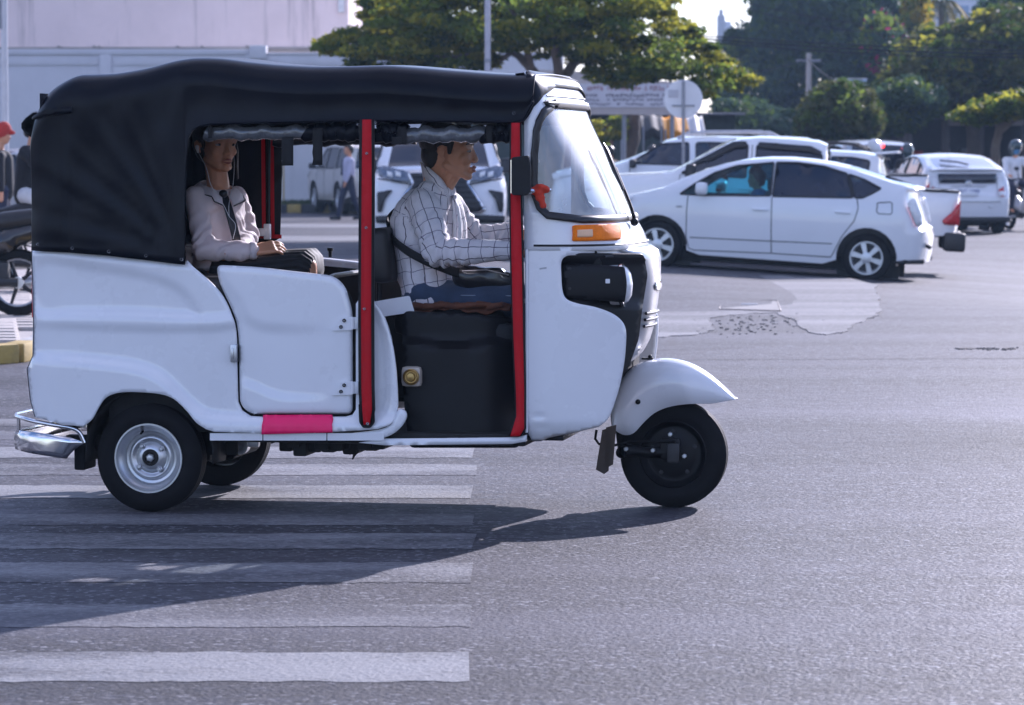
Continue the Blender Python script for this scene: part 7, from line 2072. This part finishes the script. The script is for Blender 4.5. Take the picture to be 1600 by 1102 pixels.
tree('golden_conifer', 'narrow pointed tree with golden yellow leaves left of the palm', 122, [(1405, 110), (1408, 40), (1422, -6), (1438, -14), (1450, 20), (1452, 90)],
     [([(1430, 300, 0), (1430, 150, 0), (1430, 20, 0)], .15, .04)], 110, 60, .45, .13, [LF_YE, LF_MD, LF_YG], [.35, .35, .30], depth=2, flat=.9, tilt=.9, base_px=(1430, 300))
tree('olive_tree', 'broad olive green tree filling the right side above the dark shopfronts', 96, [(1380, 180), (1390, 130), (1402, 95), (1420, 70), (1455, 48), (1500, 40), (1540, 24), (1575, 10), (1640, 0), (1660, 170), (1560, 178), (1500, 168), (1450, 178), (1410, 190)],
     [([(1520, 300, 0), (1520, 210, 0), (1500, 150, 0), (1450, 90, 0)], .25, .06), ([(1520, 210, 0), (1550, 120, 0), (1580, 60, 0)], .18, .06)], 420, 70, .75, .15, [LF_OL, LF_DK, LF_YG, LF_MD], [.40, .28, .12, .20], depth=4.5, flat=.5, tilt=.7, base_px=(1520, 300))
tree('bushy_tree', 'dark bushy tree in the top right corner of the view', 128, [(1530, 50), (1540, 10), (1560, -20), (1640, -30), (1640, 70), (1580, 60)], [([(1585, 300, 0), (1585, 150, 0), (1585, 30, 0)], .25, .1)], 130, 60, .8, .18, [LF_BL, LF_DK], [.6, .4], depth=4, flat=.7, tilt=.8, base_px=(1585, 300))
tree('round_tree', 'clipped round grey green tree in front of the small blue signboard', 84, [(1252, 215), (1250, 180), (1262, 152), (1285, 136), (1315, 129), (1345, 136), (1364, 155), (1372, 185), (1368, 212), (1310, 222)],
     [([(1310, 320, 0), (1310, 240, 0), (1310, 190, 0)], .12, .07)], 240, 80, .38, .085, [LF_OL, LF_DK, LF_MD], [.45, .35, .20], depth=2.0, flat=.7, tilt=.8, base_px=(1310, 320))
tree('low_tree', 'low dark leafy tree between the round tree and the shopfronts', 90, [(1365, 205), (1368, 160), (1385, 130), (1420, 122), (1460, 140), (1480, 165), (1440, 186), (1400, 206)],
     [([(1410, 310, 0), (1408, 230, 0), (1415, 170, 0)], .13, .07)], 180, 70, .45, .10, [LF_DK, LF_BL, LF_MD], [.45, .35, .20], depth=2.5, flat=.6, tilt=.7, base_px=(1410, 310))
tree('umbrella_tree', 'flat topped small tree with a bare slanting trunk at the right edge', 72, [(1500, 176), (1530, 160), (1560, 150), (1600, 142), (1650, 140), (1650, 178), (1590, 182), (1540, 192), (1510, 190)],
     [([(1548, 350, 0), (1553, 260, 0), (1562, 205, 0), (1580, 175, 0)], .12, .07), ([(1562, 205, 0), (1590, 185, 0), (1625, 165, 0)], .07, .03), ([(1562, 205, 0), (1550, 185, 0), (1535, 172, 0)], .06, .03)], 150, 80, .42, .085, [LF_DK, LF_MD, LF_YG], [.35, .40, .25], depth=2.2, flat=.28, tilt=.5, base_px=(1548, 350), bark=M_BARKL)
tree('hedge_tree', 'dark rounded tree behind the street at the left of the hazy group', 112, [(1095, 225), (1100, 190), (1125, 165), (1165, 160), (1215, 172), (1262, 182), (1270, 225)],
     [([(1180, 300, 0), (1180, 220, 0), (1180, 180, 0)], .2, .08)], 200, 60, .6, .14, [LF_BL, LF_DK], [.65, .35], depth=3, flat=.7, tilt=.8, base_px=(1180, 300))
tree('street_tree', 'dark trunked street tree standing in front of the market awnings', 79, [(925, 205), (935, 185), (965, 178), (985, 190), (975, 212), (950, 215), (940, 225)],
     [([(980, 340, 0), (981, 258, 0), (990, 215, 0), (992, 180, 0), (994, 150, 0)], .17, .12), ([(994, 200, 0), (965, 190, -.3), (945, 200, -.4)], .04, .02)], 16, 60, .22, .085, [LF_MD, LF_YG], [.5, .5], depth=.8, flat=.6, tilt=.8, base_px=(980, 340))
tree('far_tree', 'green tree showing behind the building corner at top left of the spreading tree', 112, [(540, 45), (548, -20), (640, -40), (700, -20), (690, 90), (600, 110), (556, 90)], [([(620, 320, 0), (620, 150, 0), (620, 40, 0)], .25, .1)], 160, 60, .8, .16, [LF_MD, LF_DK, LF_YG], [.4, .35, .25], depth=3, flat=.6, tilt=.8, base_px=(620, 320))
# the wood goes on beyond the right edge of the view
tw_ = tree('far_wood', 'x', 118, [(1640, 190), (1650, 60), (1720, 10), (1830, 30), (1920, -10), (2060, 40), (2200, 20), (2300, 80), (2320, 190)], [], 420, 60, 1.0, .19, [LF_DK, LF_OL, LF_BL], [.4, .3, .3], depth=4, flat=.6, tilt=.8, base_px=(1950, 300))
fw_ = KIDS[tw_.name][0]; fw_.parent = None; fw_.location = tw_.location; fw_.name = 'far_wood_leaves'; tag(fw_, kind='stuff'); bpy.data.objects.remove(tw_); fw_.name = 'far_wood'
# palm
pb = P(1470, 30, 150); pe_ = empty('palm_tree', 'small palm with drooping fronds in front of the far tower', 'palm tree', (pb.x, 150, 0))
zp = P(1470, 4, 150).z
MB().tube([(0, 0, 0), (.1, 0, zp * .6), (0, 0, zp)], [.22, .16, .12], 8).build('trunk', M_BARKL, pe_)
for k in range(13):
    a = k * 2.4; mb = MB(); ln_ = 1.5 + .4 * rnd.random(); q = []
    for i in range(8):
        t = i / 7; q.append(Vector((math.cos(a) * ln_ * t * .8, math.sin(a) * ln_ * t * .8, zp + .5 * t - 1.7 * t * t + .1)))
    sd_ = Vector((-math.sin(a), math.cos(a), 0))
    for i in range(7):
        for s in (-1, 1):
            for j in range(3):
                c = q[i].lerp(q[i + 1], j / 3); w_ = .42 * (1 - abs(i / 7 - .4))
                mb.add([c, c + (q[i + 1] - q[i]) * .3, c + sd_ * s * w_ + Vector((0, 0, -.22)) + (q[i + 1] - q[i]) * .5], [(0, 1, 2)])
    mb.tube(q, .025, 4); mb.build('frond', LF_OL if k % 3 else LF_YE, pe_, smooth=False)

# =====================================================================  FAR BUILDINGS, MARKET
tb = P(1488, 40, 270); tw = empty('tower_block', 'pale blue white tower block with window bands behind the palm', 'building', (tb.x, 270, 0))
M_TOWER = mat('tower_white', (.66, .68, .74), rough=.7, var=.05); M_TWGL = mat('tower_glass', (.22, .30, .42), rough=.2, var=.2)
tww = 5.0
part_box('wall', -tww / 2, tww / 2, 0, 6, 0, 24, M_TOWER, tw)
for r_ in range(7):
    z = 10.6 + r_ * 1.9
    for k in range(5):
        x = -tww / 2 + .55 + k * (tww - 1.1) / 4
        part_box('window', x - .36, x + .36, -.04, .02, z, z + 1.15, M_TWGL, tw)
    part_box('balcony_band', -tww / 2 - .1, tww / 2 + .1, -.16, 0, z - .3, z - .1, M_TOWER, tw)
part_box('corner_fin', tww / 2 - .3, tww / 2 + .15, -.3, .0, 0, 24, mat('pinkish_fin', (.62, .52, .54), rough=.7), tw)
t2 = P(1127, 40, 330); w2 = empty('thin_tower', 'thin distant tower showing in the sky gap left of the tall dark tree', 'tower', (t2.x, 330, 0))
zt2 = P(1127, 24, 330).z
part_box('wall', -.38, .38, 0, 1, 0, zt2, mat('hazy_grey', (.42, .43, .47), rough=.8), w2, .02); part_box('cap', -.2, .2, .2, .8, zt2, zt2 + .6, mat('hazy_grey', (.42, .43, .47), rough=.8), w2, .02); part_box('side_block', .38, 1.0, .1, 1, 0, zt2 - .6, M_TOWER, w2, .02)
# long printed wall banner under the tree
BY = 77.5; M_BOARD = mat('cream_board', (.50, .43, .40), rough=.7, var=.08); M_BOARDW = mat('grey_banner', (.62, .59, .62), rough=.6, var=.05)
bb_ = empty('banner_wall', 'long cream and grey board with faded red and dark lettering under the tree', 'billboard', (wx(970, BY), BY, 0))
def bx(px): return wx(px, BY) - wx(970, BY)
def bzz(py): return P(800, py, BY).z
MB().prism([(820, 108), (905, 112), (965, 124), (1062, 128), (1062, 180), (820, 178)], lambda p: (bx(p[0]), 0, bzz(p[1])), lambda p: (bx(p[0]), .12, bzz(p[1]))).build('board', M_BOARD, bb_, smooth=False)
MB().prism([(880, 131), (1050, 131), (1050, 168), (880, 168)], lambda p: (bx(p[0]), -.03, bzz(p[1])), lambda p: (bx(p[0]), 0, bzz(p[1]))).build('banner_sheet', M_BOARDW, bb_, smooth=False)
M_PR = mat('faded_red_print', (.42, .14, .16), rough=.7); M_PD = mat('faded_dark_print', (.16, .13, .17), rough=.7)
for row, (py, h, mm, seed) in enumerate(((138, 7, M_PR, 3), (149, 5, M_PD, 5), (156, 3.4, M_PD, 8), (163, 3.0, M_PD, 9))):
    r_ = random.Random(seed); mb = MB(); x = 893
    while x < 1048:
        w_ = r_.uniform(2.2, 5.0)
        if r_.random() > .18:
            # letter-like strokes: too blurred in the photograph to be read
            for j in range(r_.randint(2, 3)):
                a = x + r_.uniform(0, w_ * .6); mb.box((bx(a), -.034, bzz(py + r_.uniform(-h * .3, h * .3))), (.018, .006, (h * .6) / F_PX * BY), bev=0)
            mb.box((bx(x + w_ / 2), -.034, bzz(py + r_.choice([-h * .4, 0, h * .4]))), (w_ / F_PX * BY, .006, .02))
        x += w_ + 1.2
    o = mb.build('banner_lettering', mm, bb_, smooth=False); o['kind'] = 'stuff'
for px in (830, 900, 975, 1050): MB().tube([(bx(px), .1, 0), (bx(px), .1, bzz(170))], .05, 8).build('board_post', M_POLED, bb_)
# market stalls below it
SY = 84
def sx(px): return wx(px, SY)
def szz(py): return P(800, py, SY).z
M_ORANGE = mat('orange_canvas', (.75, .36, .02), rough=.7, var=.12, tl=.45); M_BLKC = mat('black_canvas', (.02, .02, .022), rough=.8); M_WHTC = mat('white_canvas', (.75, .75, .76), rough=.7, tl=.3); M_BLUEC = mat('blue_sign_paint', (.03, .16, .50), rough=.5, var=.1)
def awning(label, xa, xb, pyt, pyb, m, dep=1.6):
    e = empty('stall_awning', label, 'awning', (sx((xa + xb) / 2), SY, 0)); c = sx((xa + xb) / 2)
    rows = []
    for t in np.linspace(0, 1, 5):
        z = szz(pyt) + (szz(pyb + 4) - szz(pyt)) * t ** 1.2
        rows.append([(sx(xa + (xb - xa) * k / 8) - c, .8 - dep * t, z - .05 * math.sin(k / 8 * math.pi * 3)) for k in range(9)])
    rows.append([(q[0], q[1] - .01, q[2] - .22 - .05 * (i % 2)) for i, q in enumerate(rows[-1])])
    MB().loft(rows, closed_ring=False).build('canvas', m, e, solid=.02, auto=60)
    for x in (sx(xa) - c + .05, sx(xb) - c - .05): MB().tube([(x, .8 - dep, 0), (x, .8 - dep, szz(pyb))], .025, 6).build('awning_leg', M_POLED, e)
awning('orange yellow stall awning left of the round sign pole', 1034, 1074, 181, 203, M_ORANGE)
awning('black stall awning beside the dark tree trunk', 1000, 1034, 178, 198, M_BLKC)
awning('white stall awning glowing in the sun right of the sign pole', 1074, 1098, 180, 204, M_WHTC)
bs = empty('shop_sign', 'small bright blue sign left of the dark street tree trunk', 'sign', (sx(969), SY - 1.2, 0))
part_box('sign_panel', -.22, .22, -.03, .03, szz(204), szz(193), M_BLUEC, bs); part_box('sign_post', -.03, .03, .03, .08, 0, szz(195), M_POLED, bs)
part_box('sign_stripe', -.17, .17, -.036, -.03, szz(199.5), szz(198), mat('pale_blue_print', (.25, .42, .7), rough=.5), bs)
mk = empty('market_hall', 'dim low market hall behind the stalls under the banner', 'building', (sx(1000), SY + 3, 0))
part_box('wall', -4.5, 2.6, .0, .3, 0, szz(178), mat('dim_green_wall', (.06, .08, .075), rough=.9, var=.3), mk)
part_box('roof', -4.7, 2.8, -1.2, .4, szz(178), szz(175), mat('grey_sheet', (.2, .2, .22), rough=.7), mk)
part_box('wall_panel', -2.0, -.6, -.08, 0, 0, szz(205), mat('terracotta_panel', (.25, .13, .09), rough=.9, var=.2), mk)
# dark shopfronts on the right
HY = 100
sh_ = empty('shop_row', 'row of dark open shopfronts with a beige fascia under the olive tree', 'building', (wx(1490, HY), HY, 0))
def hx(px): return wx(px, HY) - wx(1490, HY)
def hz(py): return P(800, py, HY).z
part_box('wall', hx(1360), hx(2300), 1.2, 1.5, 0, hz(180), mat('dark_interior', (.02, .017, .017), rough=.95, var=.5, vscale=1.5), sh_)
part_box('fascia', hx(1478), hx(2300), -.1, 1.2, hz(196), hz(172), mat('beige_fascia', (.36, .31, .29), rough=.85, var=.1), sh_)
part_box('fascia', hx(1360), hx(1478), -.1, 1.2, hz(186), hz(174), mat('dark_fascia', (.10, .09, .10), rough=.85), sh_)
part_box('roof', hx(1350), hx(2310), -.3, 1.7, hz(172), hz(169), mat('grey_sheet', (.2, .2, .22), rough=.7), sh_)
for px in (1362, 1418, 1476, 1530, 1600, 1680, 1780, 1900, 2020, 2140, 2260): part_box('pillar', hx(px) - .1, hx(px) + .1, -.1, .2, 0, hz(180), mat('dark_pillar', (.10, .085, .085), rough=.9), sh_)
for k in range(26):
    px = 1372 + k * 9 + rnd.uniform(-2, 2); h = rnd.uniform(.5, 1.5)
    part_box('goods', hx(px) - .1, hx(px) + rnd.uniform(.05, .16), .3, .8, .3, .3 + h, [M_SEATGREY, C_RED, M_TRIM, C_GREY, C_NAVY, M_CONCB][k % 6], sh_, .02)
ra = empty('red_awning', 'bright red awning at the right edge above the umbrella tree', 'awning', (wx(1600, 78), 78, 0))
zr_ = P(1600, 155, 78).z
MB().loft([[(-.32, .3, zr_ + .12), (.9, .3, zr_ + .14)], [(-.34, -.1, zr_ + .04), (.9, -.1, zr_ + .05)], [(-.34, -.12, zr_ - .04), (.9, -.12, zr_ - .05)]], closed_ring=False).build('canvas', mat('red_canvas', (.75, .02, .03), rough=.6, tl=.3), ra, solid=.02)
MB().tube([(.8, .2, 0), (.8, .2, zr_ + .1)], .03, 6).build('awning_leg', M_POLED, ra)
bsn = empty('signboard', 'small pale blue signboard above the round tree', 'sign', (wx(1328, 90), 90, 0))
z_ = P(1328, 129, 90).z
part_box('panel', -.42, .42, -.03, .03, z_ - .2, z_ + .08, mat('pale_blue_board', (.40, .52, .66), rough=.5), bsn); part_box('panel_edge', -.44, .44, -.035, .035, z_ + .08, z_ + .11, M_POLEW, bsn); part_box('sign_post', -.04, .04, .03, .1, 0, z_ - .1, M_POLED, bsn)
st_ = part_box('street_wall', wx(1085, 140), wx(1500, 140), 140, 140.4, 0, P(800, 205, 140).z, mat('far_dark_wall', (.07, .07, .075), rough=.9, var=.3), None); tag(st_, 'dim wall closing the street behind the hazy trees', 'wall')

# =====================================================================  MOTORBIKES AND RIDERS
def scooter(label, loc, yaw, body_m, group=None, tail=True):
    e = empty('motorbike', label, 'motorbike', loc, yaw, group)
    r = .285
    for nm, x in (('rear_wheel', 0), ('front_wheel', 1.25)):
        w = bpy.data.objects.new(nm, None); COL.objects.link(w); w.parent = e; KIDS.setdefault(e.name, []).append(w); w.location = (x, 0, r)
        MB().lathe([(.205, -.03), (.23, -.045), (.268, -.04), (.285, -.015), (.285, .015), (.268, .04), (.23, .045), (.205, .03)], (0, 0, 0), (0, 1, 0), 28, closed=True).build('tyre', M_RUBBER, w)
        MB().lathe([(.205, -.03), (.205, .03), (.19, .02), (.19, -.02)], (0, 0, 0), (0, 1, 0), 28, closed=True).build('rim', M_STEEL, w)
        for k in range(5):
            th = k * 1.2566; MB().tube([(0, 0, 0), (.2 * math.cos(th), 0, .2 * math.sin(th))], [.022, .014], 6).build('spoke', M_TRIM, w)
        MB().lathe([(.05, -.07), (.05, .07)], (0, 0, 0), (0, 1, 0), 12, cap0=True).build('hub', M_STEEL, w)
    mb = MB()
    for a, b, ra, rb in (((-.35, 0, .78), (.1, 0, .66), .07, .11), ((.1, 0, .64), (.45, 0, .5), .12, .10), ((.45, 0, .48), (.75, 0, .42), .09, .09), ((.78, 0, .42), (1.0, 0, .80), .09, .10), ((1.0, 0, .80), (1.05, 0, 1.0), .09, .08)): mb.cap2(a, b, ra, rb, 1.25, 14, side=(0, 1, 0))
    organic(mb, 'body', body_m, e, .018, 5)
    mb = MB(); mb.cap2((-.32, 0, .86), (.1, 0, .80), .075, .09, 1.3, side=(0, 1, 0)); mb.cap2((.1, 0, .80), (.42, 0, .74), .09, .06, 1.2, side=(0, 1, 0)); organic(mb, 'seat', M_SEAT, e, .018, 5)
    mb = MB(); mb.box((.28, 0, .36), (.42, .22, .22), bev=.05); mb.cyl((.1, 0, .32), (.62, 0, .3), .07, 12); mb.tube([(.0, .08, .285), (.3, .1, .3), (.5, .1, .32)], .04, 8); mb.build('engine', M_CASTING, e)
    mb = MB(); mb.tube([(.55, -.12, .28), (.2, -.14, .24), (-.05, -.15, .27), (-.42, -.155, .36)], [.022, .026, .048, .05], 10); mb.tube([(-.05, -.15, .27), (-.44, -.155, .365)], .054, 12); mb.build('exhaust', M_STEEL, e)
    mb = MB(); mb.tube([(1.25, -.07, r), (1.10, -.07, .72), (1.02, 0, .95)], .022, 6); mb.tube([(1.25, .07, r), (1.10, .07, .72), (1.02, 0, .95)], .022, 6); mb.build('fork', M_TRIM, e)
    MB().tube([(.88, -.34, 1.0), (.98, -.2, 1.03), (1.03, 0, 1.0), (.98, .2, 1.03), (.88, .34, 1.0)], .016, 8).build('handlebar', M_TRIM, e)
    rings = [[(1.25 + .325 * math.cos(t), y, r + .325 * math.sin(t)) for y in (-.06, -.03, 0, .03, .06)] for t in np.linspace(.2, 2.5, 10)]
    MB().loft(rings, closed_ring=False).build('front_mudguard', body_m, e, solid=.01)
    rings = [[(.33 * math.cos(t), y, r + .33 * math.sin(t)) for y in (-.06, 0, .06)] for t in np.linspace(1.0, 2.9, 9)]
    MB().loft(rings, closed_ring=False).build('rear_mudguard', M_TRIM, e, solid=.01)
    MB().ball((1.10, 0, .93), (.06, .08, .08), 14, 10).build('headlight', M_CLEARLENS, e)
    MB().box((-.43, 0, .80), (.05, .14, .07), bev=.015).build('tail_light', M_REDLENS, e)
    for s in (-1, 1):
        mb = MB(); mb.tube([(.95, s * .22, 1.03), (.95, s * .26, 1.2)], .008, 6); mb.ball((.95, s * .27, 1.23), (.015, .06, .04), 10, 8); mb.build('mirror', M_TRIM, e)
    return e
def seated(label, loc, yaw, shirt, pants, hair=True, helmet=None, sx_=.25, seat=.84, skinpants=False, mask=None):
    """a rider sitting on a motorbike, hands on the bar, feet on the pegs"""
    M = Matrix.Translation(loc) @ Matrix.Rotation(yaw, 4, 'Z')
    hz_ = seat + .72; hx_ = sx_ + .06
    hip = [(sx_, s * .10, seat + .07) for s in (-1, 1)]; kn_ = [(sx_ + .40, s * .17, seat - .02) for s in (-1, 1)]; an_ = [(sx_ + .28, s * .17, .36) for s in (-1, 1)]
    sho = [(sx_ + .02, s * .19, seat + .50) for s in (-1, 1)]; elb = [(sx_ + .22, s * .26, seat + .28) for s in (-1, 1)]; wri = [(sx_ + .50, s * .28, seat + .20) for s in (-1, 1)]
    pt_ = {}
    bd = head_caps(hx_, 0, hz_)
    bd += [((sx_, 0, seat + .1), (sx_ + .02, 0, seat + .45), .11, .10)]
    for i in (0, 1):
        bd += [(sho[i], elb[i], .042, .036), (elb[i], wri[i], .036, .026), (wri[i], tuple(Vector(wri[i]) + Vector((.07, 0, -.01))), .032, .028), (hip[i], kn_[i], .07, .055), (kn_[i], an_[i], .052, .035), (an_[i], tuple(Vector(an_[i]) + Vector((.15, 0, -.03))), .035, .028)]
        for f in (-1, 0, 1): bd.append((tuple(Vector(wri[i]) + Vector((.06, f * .022, -.005))), tuple(Vector(wri[i]) + Vector((.10, f * .026, -.03))), .012, .010))
    pt_['body'] = (M_SKIN, bd, .014)
    if hair and not helmet: pt_['hair'] = (M_HAIR, hair_caps(hx_, 0, hz_), .014)
    if helmet: pt_['helmet'] = (helmet, [((hx_ - .02, 0, hz_ + .03), (hx_ + .02, 0, hz_ + .07), .135, .135), ((hx_ - .05, 0, hz_ - .06), (hx_ - .05, 0, hz_), .10, .12)], .014)
    if mask: pt_['face_mask'] = (mask, [((hx_ + .05, 0, hz_ - .04), (hx_ + .06, 0, hz_ - .01), .065, .07)], .012)
    sc_ = [((sx_ - .01, 0, seat + .08), (sx_ + .01, 0, seat + .42), .155, .145), (sho[0], sho[1], .075, .075)]
    for i in (0, 1): sc_ += [(sho[i], elb[i], .065, .055), (elb[i], tuple(Vector(elb[i]).lerp(Vector(wri[i]), .8)), .053, .042)]
    pt_['shirt'] = (shirt, sc_, .016)
    pc_ = []
    for i in (0, 1): pc_ += [(hip[i], kn_[i], .095, .072)] + ([] if skinpants else [(kn_[i], an_[i], .07, .055)])
    pc_ += [(hip[0], hip[1], .10, .10)]
    pt_['trousers'] = (pants, pc_, .016)
    return rider_person('person', label, M, pt_)
M_HELMB = mat('dark_helmet', (.02, .03, .05), rough=.15, coat=.8); M_HELMW = mat('white_helmet', (.7, .7, .72), rough=.2, coat=.8); M_HELMG = mat('green_black_helmet', (.02, .045, .05), rough=.2, coat=.8)
M_BIKEBK = mat('black_bike_paint', (.015, .015, .017), rough=.2, coat=.7); M_BIKEGY = mat('grey_bike_paint', (.16, .16, .18), rough=.3, coat=.5); M_BIKEW = mat('white_bike_paint', (.6, .6, .62), rough=.25, coat=.7); M_BIKERD = mat('red_bike_paint', (.4, .02, .02), rough=.25, coat=.7)
# left edge: a parked black bike in front, two riders behind it
gp_ = G(38, 494, PVH)
scooter('black step-through motorbike with a silver exhaust parked on the bricks at the left edge', (gp_.x - .05, gp_.y, PVH), R(186), M_BIKEBK)
q = P(28, 300, 33.0); zq_ = PVH
b2_ = scooter('grey motorbike carrying two dark dressed riders at the left edge', (q.x + .12, 33.0, zq_), R(190), M_BIKEGY)
seated('rider in a dark jacket and dark helmet at the far left edge', (q.x - .02, 32.75, zq_ + .05), R(192), C_NAVY, C_KHAKI, helmet=M_HELMB, sx_=.34)
seated('pillion rider with black hair and black shirt beside the helmeted rider', (q.x + .12, 33.1, zq_ + .05), R(-8), C_BLACK, C_WHITE, sx_=-.02, skinpants=True)
q = P(4, 300, 44.0)
ps = rider_person('person', 'standing figure in a red cap by the street pole at the left edge', Matrix.Translation((q.x, 44.0, .1)), {
    'body': (M_SKIN, head_caps(0, 0, 1.64) + [((0, 0, .9), (0, 0, 1.35), .12, .11)] + [c for s in (-1, 1) for c in (((0, s * .1, .85), (0, s * .1, .06), .07, .04), ((0, s * .1, .05), (.12, s * .1, .03), .04, .03), ((0, s * .2, 1.36), (.02, s * .26, .8), .045, .03))], .015),
    'cap': (C_RED, [((-.02, 0, 1.70), (.02, 0, 1.74), .115, .105), ((.08, 0, 1.70), (.15, 0, 1.69), .05, .03)], .014),
    'shirt': (C_BLACK, [((0, 0, .92), (0, 0, 1.32), .16, .15), ((0, -.2, 1.38), (0, .2, 1.38), .07, .07), ((0, -.21, 1.36), (.02, -.27, .95), .065, .05), ((0, .21, 1.36), (.02, .27, .95), .065, .05)], .016),
    'trousers': (C_NAVY, [((0, -.1, .9), (0, -.1, .12), .10, .07), ((0, .1, .9), (0, .1, .12), .10, .07), ((0, -.1, .92), (0, .1, .92), .11, .11)], .016)})
# man walking past the parked off-roader
q = G(545, 344); wk = Matrix.Translation((q.x, q.y, 0)) @ Matrix.Rotation(R(200), 4, 'Z')
rider_person('person', 'man in a lilac shirt and dark tie walking past the champagne off-roader', wk, {
    'body': (M_SKIN, head_caps(0, 0, 1.60) + [((0, 0, .95), (0, 0, 1.35), .11, .11), ((.0, -.2, 1.36), (-.08, -.25, 1.1), .045, .04), ((-.08, -.25, 1.1), (-.02, -.26, .84), .036, .028), ((-.02, -.26, .84), (0, -.26, .74), .036, .025), ((0, .2, 1.36), (.06, .25, 1.1), .045, .04), ((.06, .25, 1.1), (.16, .25, .86), .036, .028), ((.16, .25, .86), (.19, .25, .77), .036, .025),
      ((0, -.09, .9), (.14, -.1, .5), .07, .05), ((.14, -.1, .5), (.22, -.1, .09), .05, .035), ((0, .09, .9), (-.10, .1, .5), .07, .05), ((-.1, .1, .5), (-.26, .1, .12), .05, .035)], .014),
    'hair': (M_HAIR, hair_caps(0, 0, 1.60), .014),
    'shirt': (C_LILAC, [((0, 0, .98), (0, 0, 1.32), .15, .15), ((0, -.19, 1.37), (0, .19, 1.37), .07, .07), ((0, -.2, 1.36), (-.08, -.26, 1.1), .06, .052), ((-.08, -.26, 1.1), (-.03, -.265, .90), .05, .042), ((0, .2, 1.36), (.06, .26, 1.1), .06, .052), ((.06, .26, 1.1), (.14, .26, .90), .05, .042)], .016),
    'tie': (C_NAVY, [((.14, 0, 1.40), (.165, 0, 1.05), .02, .03)], .012),
    'trousers': (C_NAVY, [((0, -.09, .93), (.14, -.1, .5), .105, .078), ((.14, -.1, .5), (.21, -.1, .12), .075, .062), ((0, .09, .93), (-.1, .1, .5), .105, .078), ((-.1, .1, .5), (-.24, .1, .16), .075, .062), ((0, -.09, .96), (0, .09, .96), .11, .11)], .016),
    'shoes': (C_BLACK, [((.20, -.1, .05), (.40, -.1, .045), .05, .04), ((-.27, .1, .07), (-.10, .1, .045), .05, .04)], .014)})
# riders beyond the cars on the right
q = P(1397, 300, 64); scooter('dark motorbike behind the cars, its rider in a white and red helmet', (q.x - .2, 64, 0), R(120), M_BIKEBK)
seated('rider in black with a white and red helmet behind the far white cars', (q.x - .2, 64, .05), R(120), C_BLACK, C_NAVY, helmet=M_HELMW)
q = P(1424, 300, 72); scooter('grey motorbike farther back with a rider in dark clothes', (q.x, 72, 0), R(100), M_BIKEGY)
seated('dark clothed rider in a grey helmet, behind the rider in the white helmet', (q.x, 72, 0), R(100), C_BLACK, C_GREY, helmet=M_HELMG)
q = P(1583, 300, 66); scooter('motorbike with a white front at the right edge, coming towards us', (q.x + .02, 66.6, 0), R(-75), M_BIKEW)
seated('rider in a white shirt with a blue face mask at the right edge', (q.x + .02, 66.6, .05), R(-78), C_WHITE, C_NAVY, helmet=M_HELMG, mask=C_BLUE)
mrk = [(946, 90, 80, M_BIKERD), (962, 84, 79, M_BIKEW), (1012, 100, 76, M_BIKEGY), (1026, 70, 77, M_BIKEBK), (1044, 110, 76, M_BIKERD), (1078, 95, 78, M_BIKEBK), (1092, 80, 80, M_BIKEGY)]
ml = ['red motorbike parked left of the market tree trunk', 'white motorbike parked just left of the market tree trunk', 'grey motorbike parked just right of the market tree trunk', 'black motorbike parked under the orange awning', 'red motorbike parked beside the sign pole', 'black motorbike parked right of the sign pole', 'grey motorbike parked below the white awning']
for (px, yw, Y, m), l in zip(mrk, ml):
    q = P(px, 300, Y); scooter(l, (q.x, Y, 0), R(yw), m, 'motorbikes parked by the market')
for px, Y, s_, p_, l in ((1018, 78.5, C_BLUE, C_NAVY, 'person in blue standing by the market motorbikes'), (1050, 79, C_WHITE, C_KHAKI, 'person in white standing beside the sign pole at the market'), (953, 81, C_KHAKI, C_BLACK, 'person in khaki by the market hall, left of the dark trunk')):
    q = P(px, 300, Y)
    rider_person('person', l, Matrix.Translation((q.x, Y, 0)) @ Matrix.Rotation(rnd.uniform(0, 6), 4, 'Z'), {
        'body': (M_SKIN, head_caps(0, 0, 1.56) + [((0, 0, .9), (0, 0, 1.3), .11, .11)] + [c for s in (-1, 1) for c in (((0, s * .09, .85), (0, s * .1, .06), .06, .04), ((0, s * .1, .05), (.12, s * .1, .03), .04, .03), ((0, s * .19, 1.3), (.04, s * .25, .78), .045, .03))], .018),
        'hair': (M_HAIR, hair_caps(0, 0, 1.56), .018), 'shirt': (s_, [((0, 0, .92), (0, 0, 1.27), .15, .145), ((0, -.19, 1.32), (0, .19, 1.32), .065, .065), ((0, -.2, 1.3), (.03, -.25, 1.0), .06, .05), ((0, .2, 1.3), (.03, .25, 1.0), .06, .05)], .018),
        'trousers': (p_, [((0, -.09, .9), (0, -.1, .12), .095, .07), ((0, .09, .9), (0, .1, .12), .095, .07), ((0, -.09, .92), (0, .09, .92), .1, .1)], .018)})
# =====================================================================  HAZE
HZ = 0.00042
mh_ = bpy.data.materials.new('air'); mh_.use_nodes = True
N = mh_.node_tree.nodes; N.remove(N['Principled BSDF'])
pv_ = N.new('ShaderNodeVolumePrincipled'); pv_.inputs['Color'].default_value = (.50, .72, 1.0, 1); pv_.inputs['Density'].default_value = HZ; pv_.inputs['Anisotropy'].default_value = 0.1
mh_.node_tree.links.new(pv_.outputs[0], N['Material Output'].inputs['Volume'])
hz_o = MB().box((0, 180, 16), (460, 400, 34)).build('haze', mh_, smooth=False); tag(hz_o, kind='stuff')
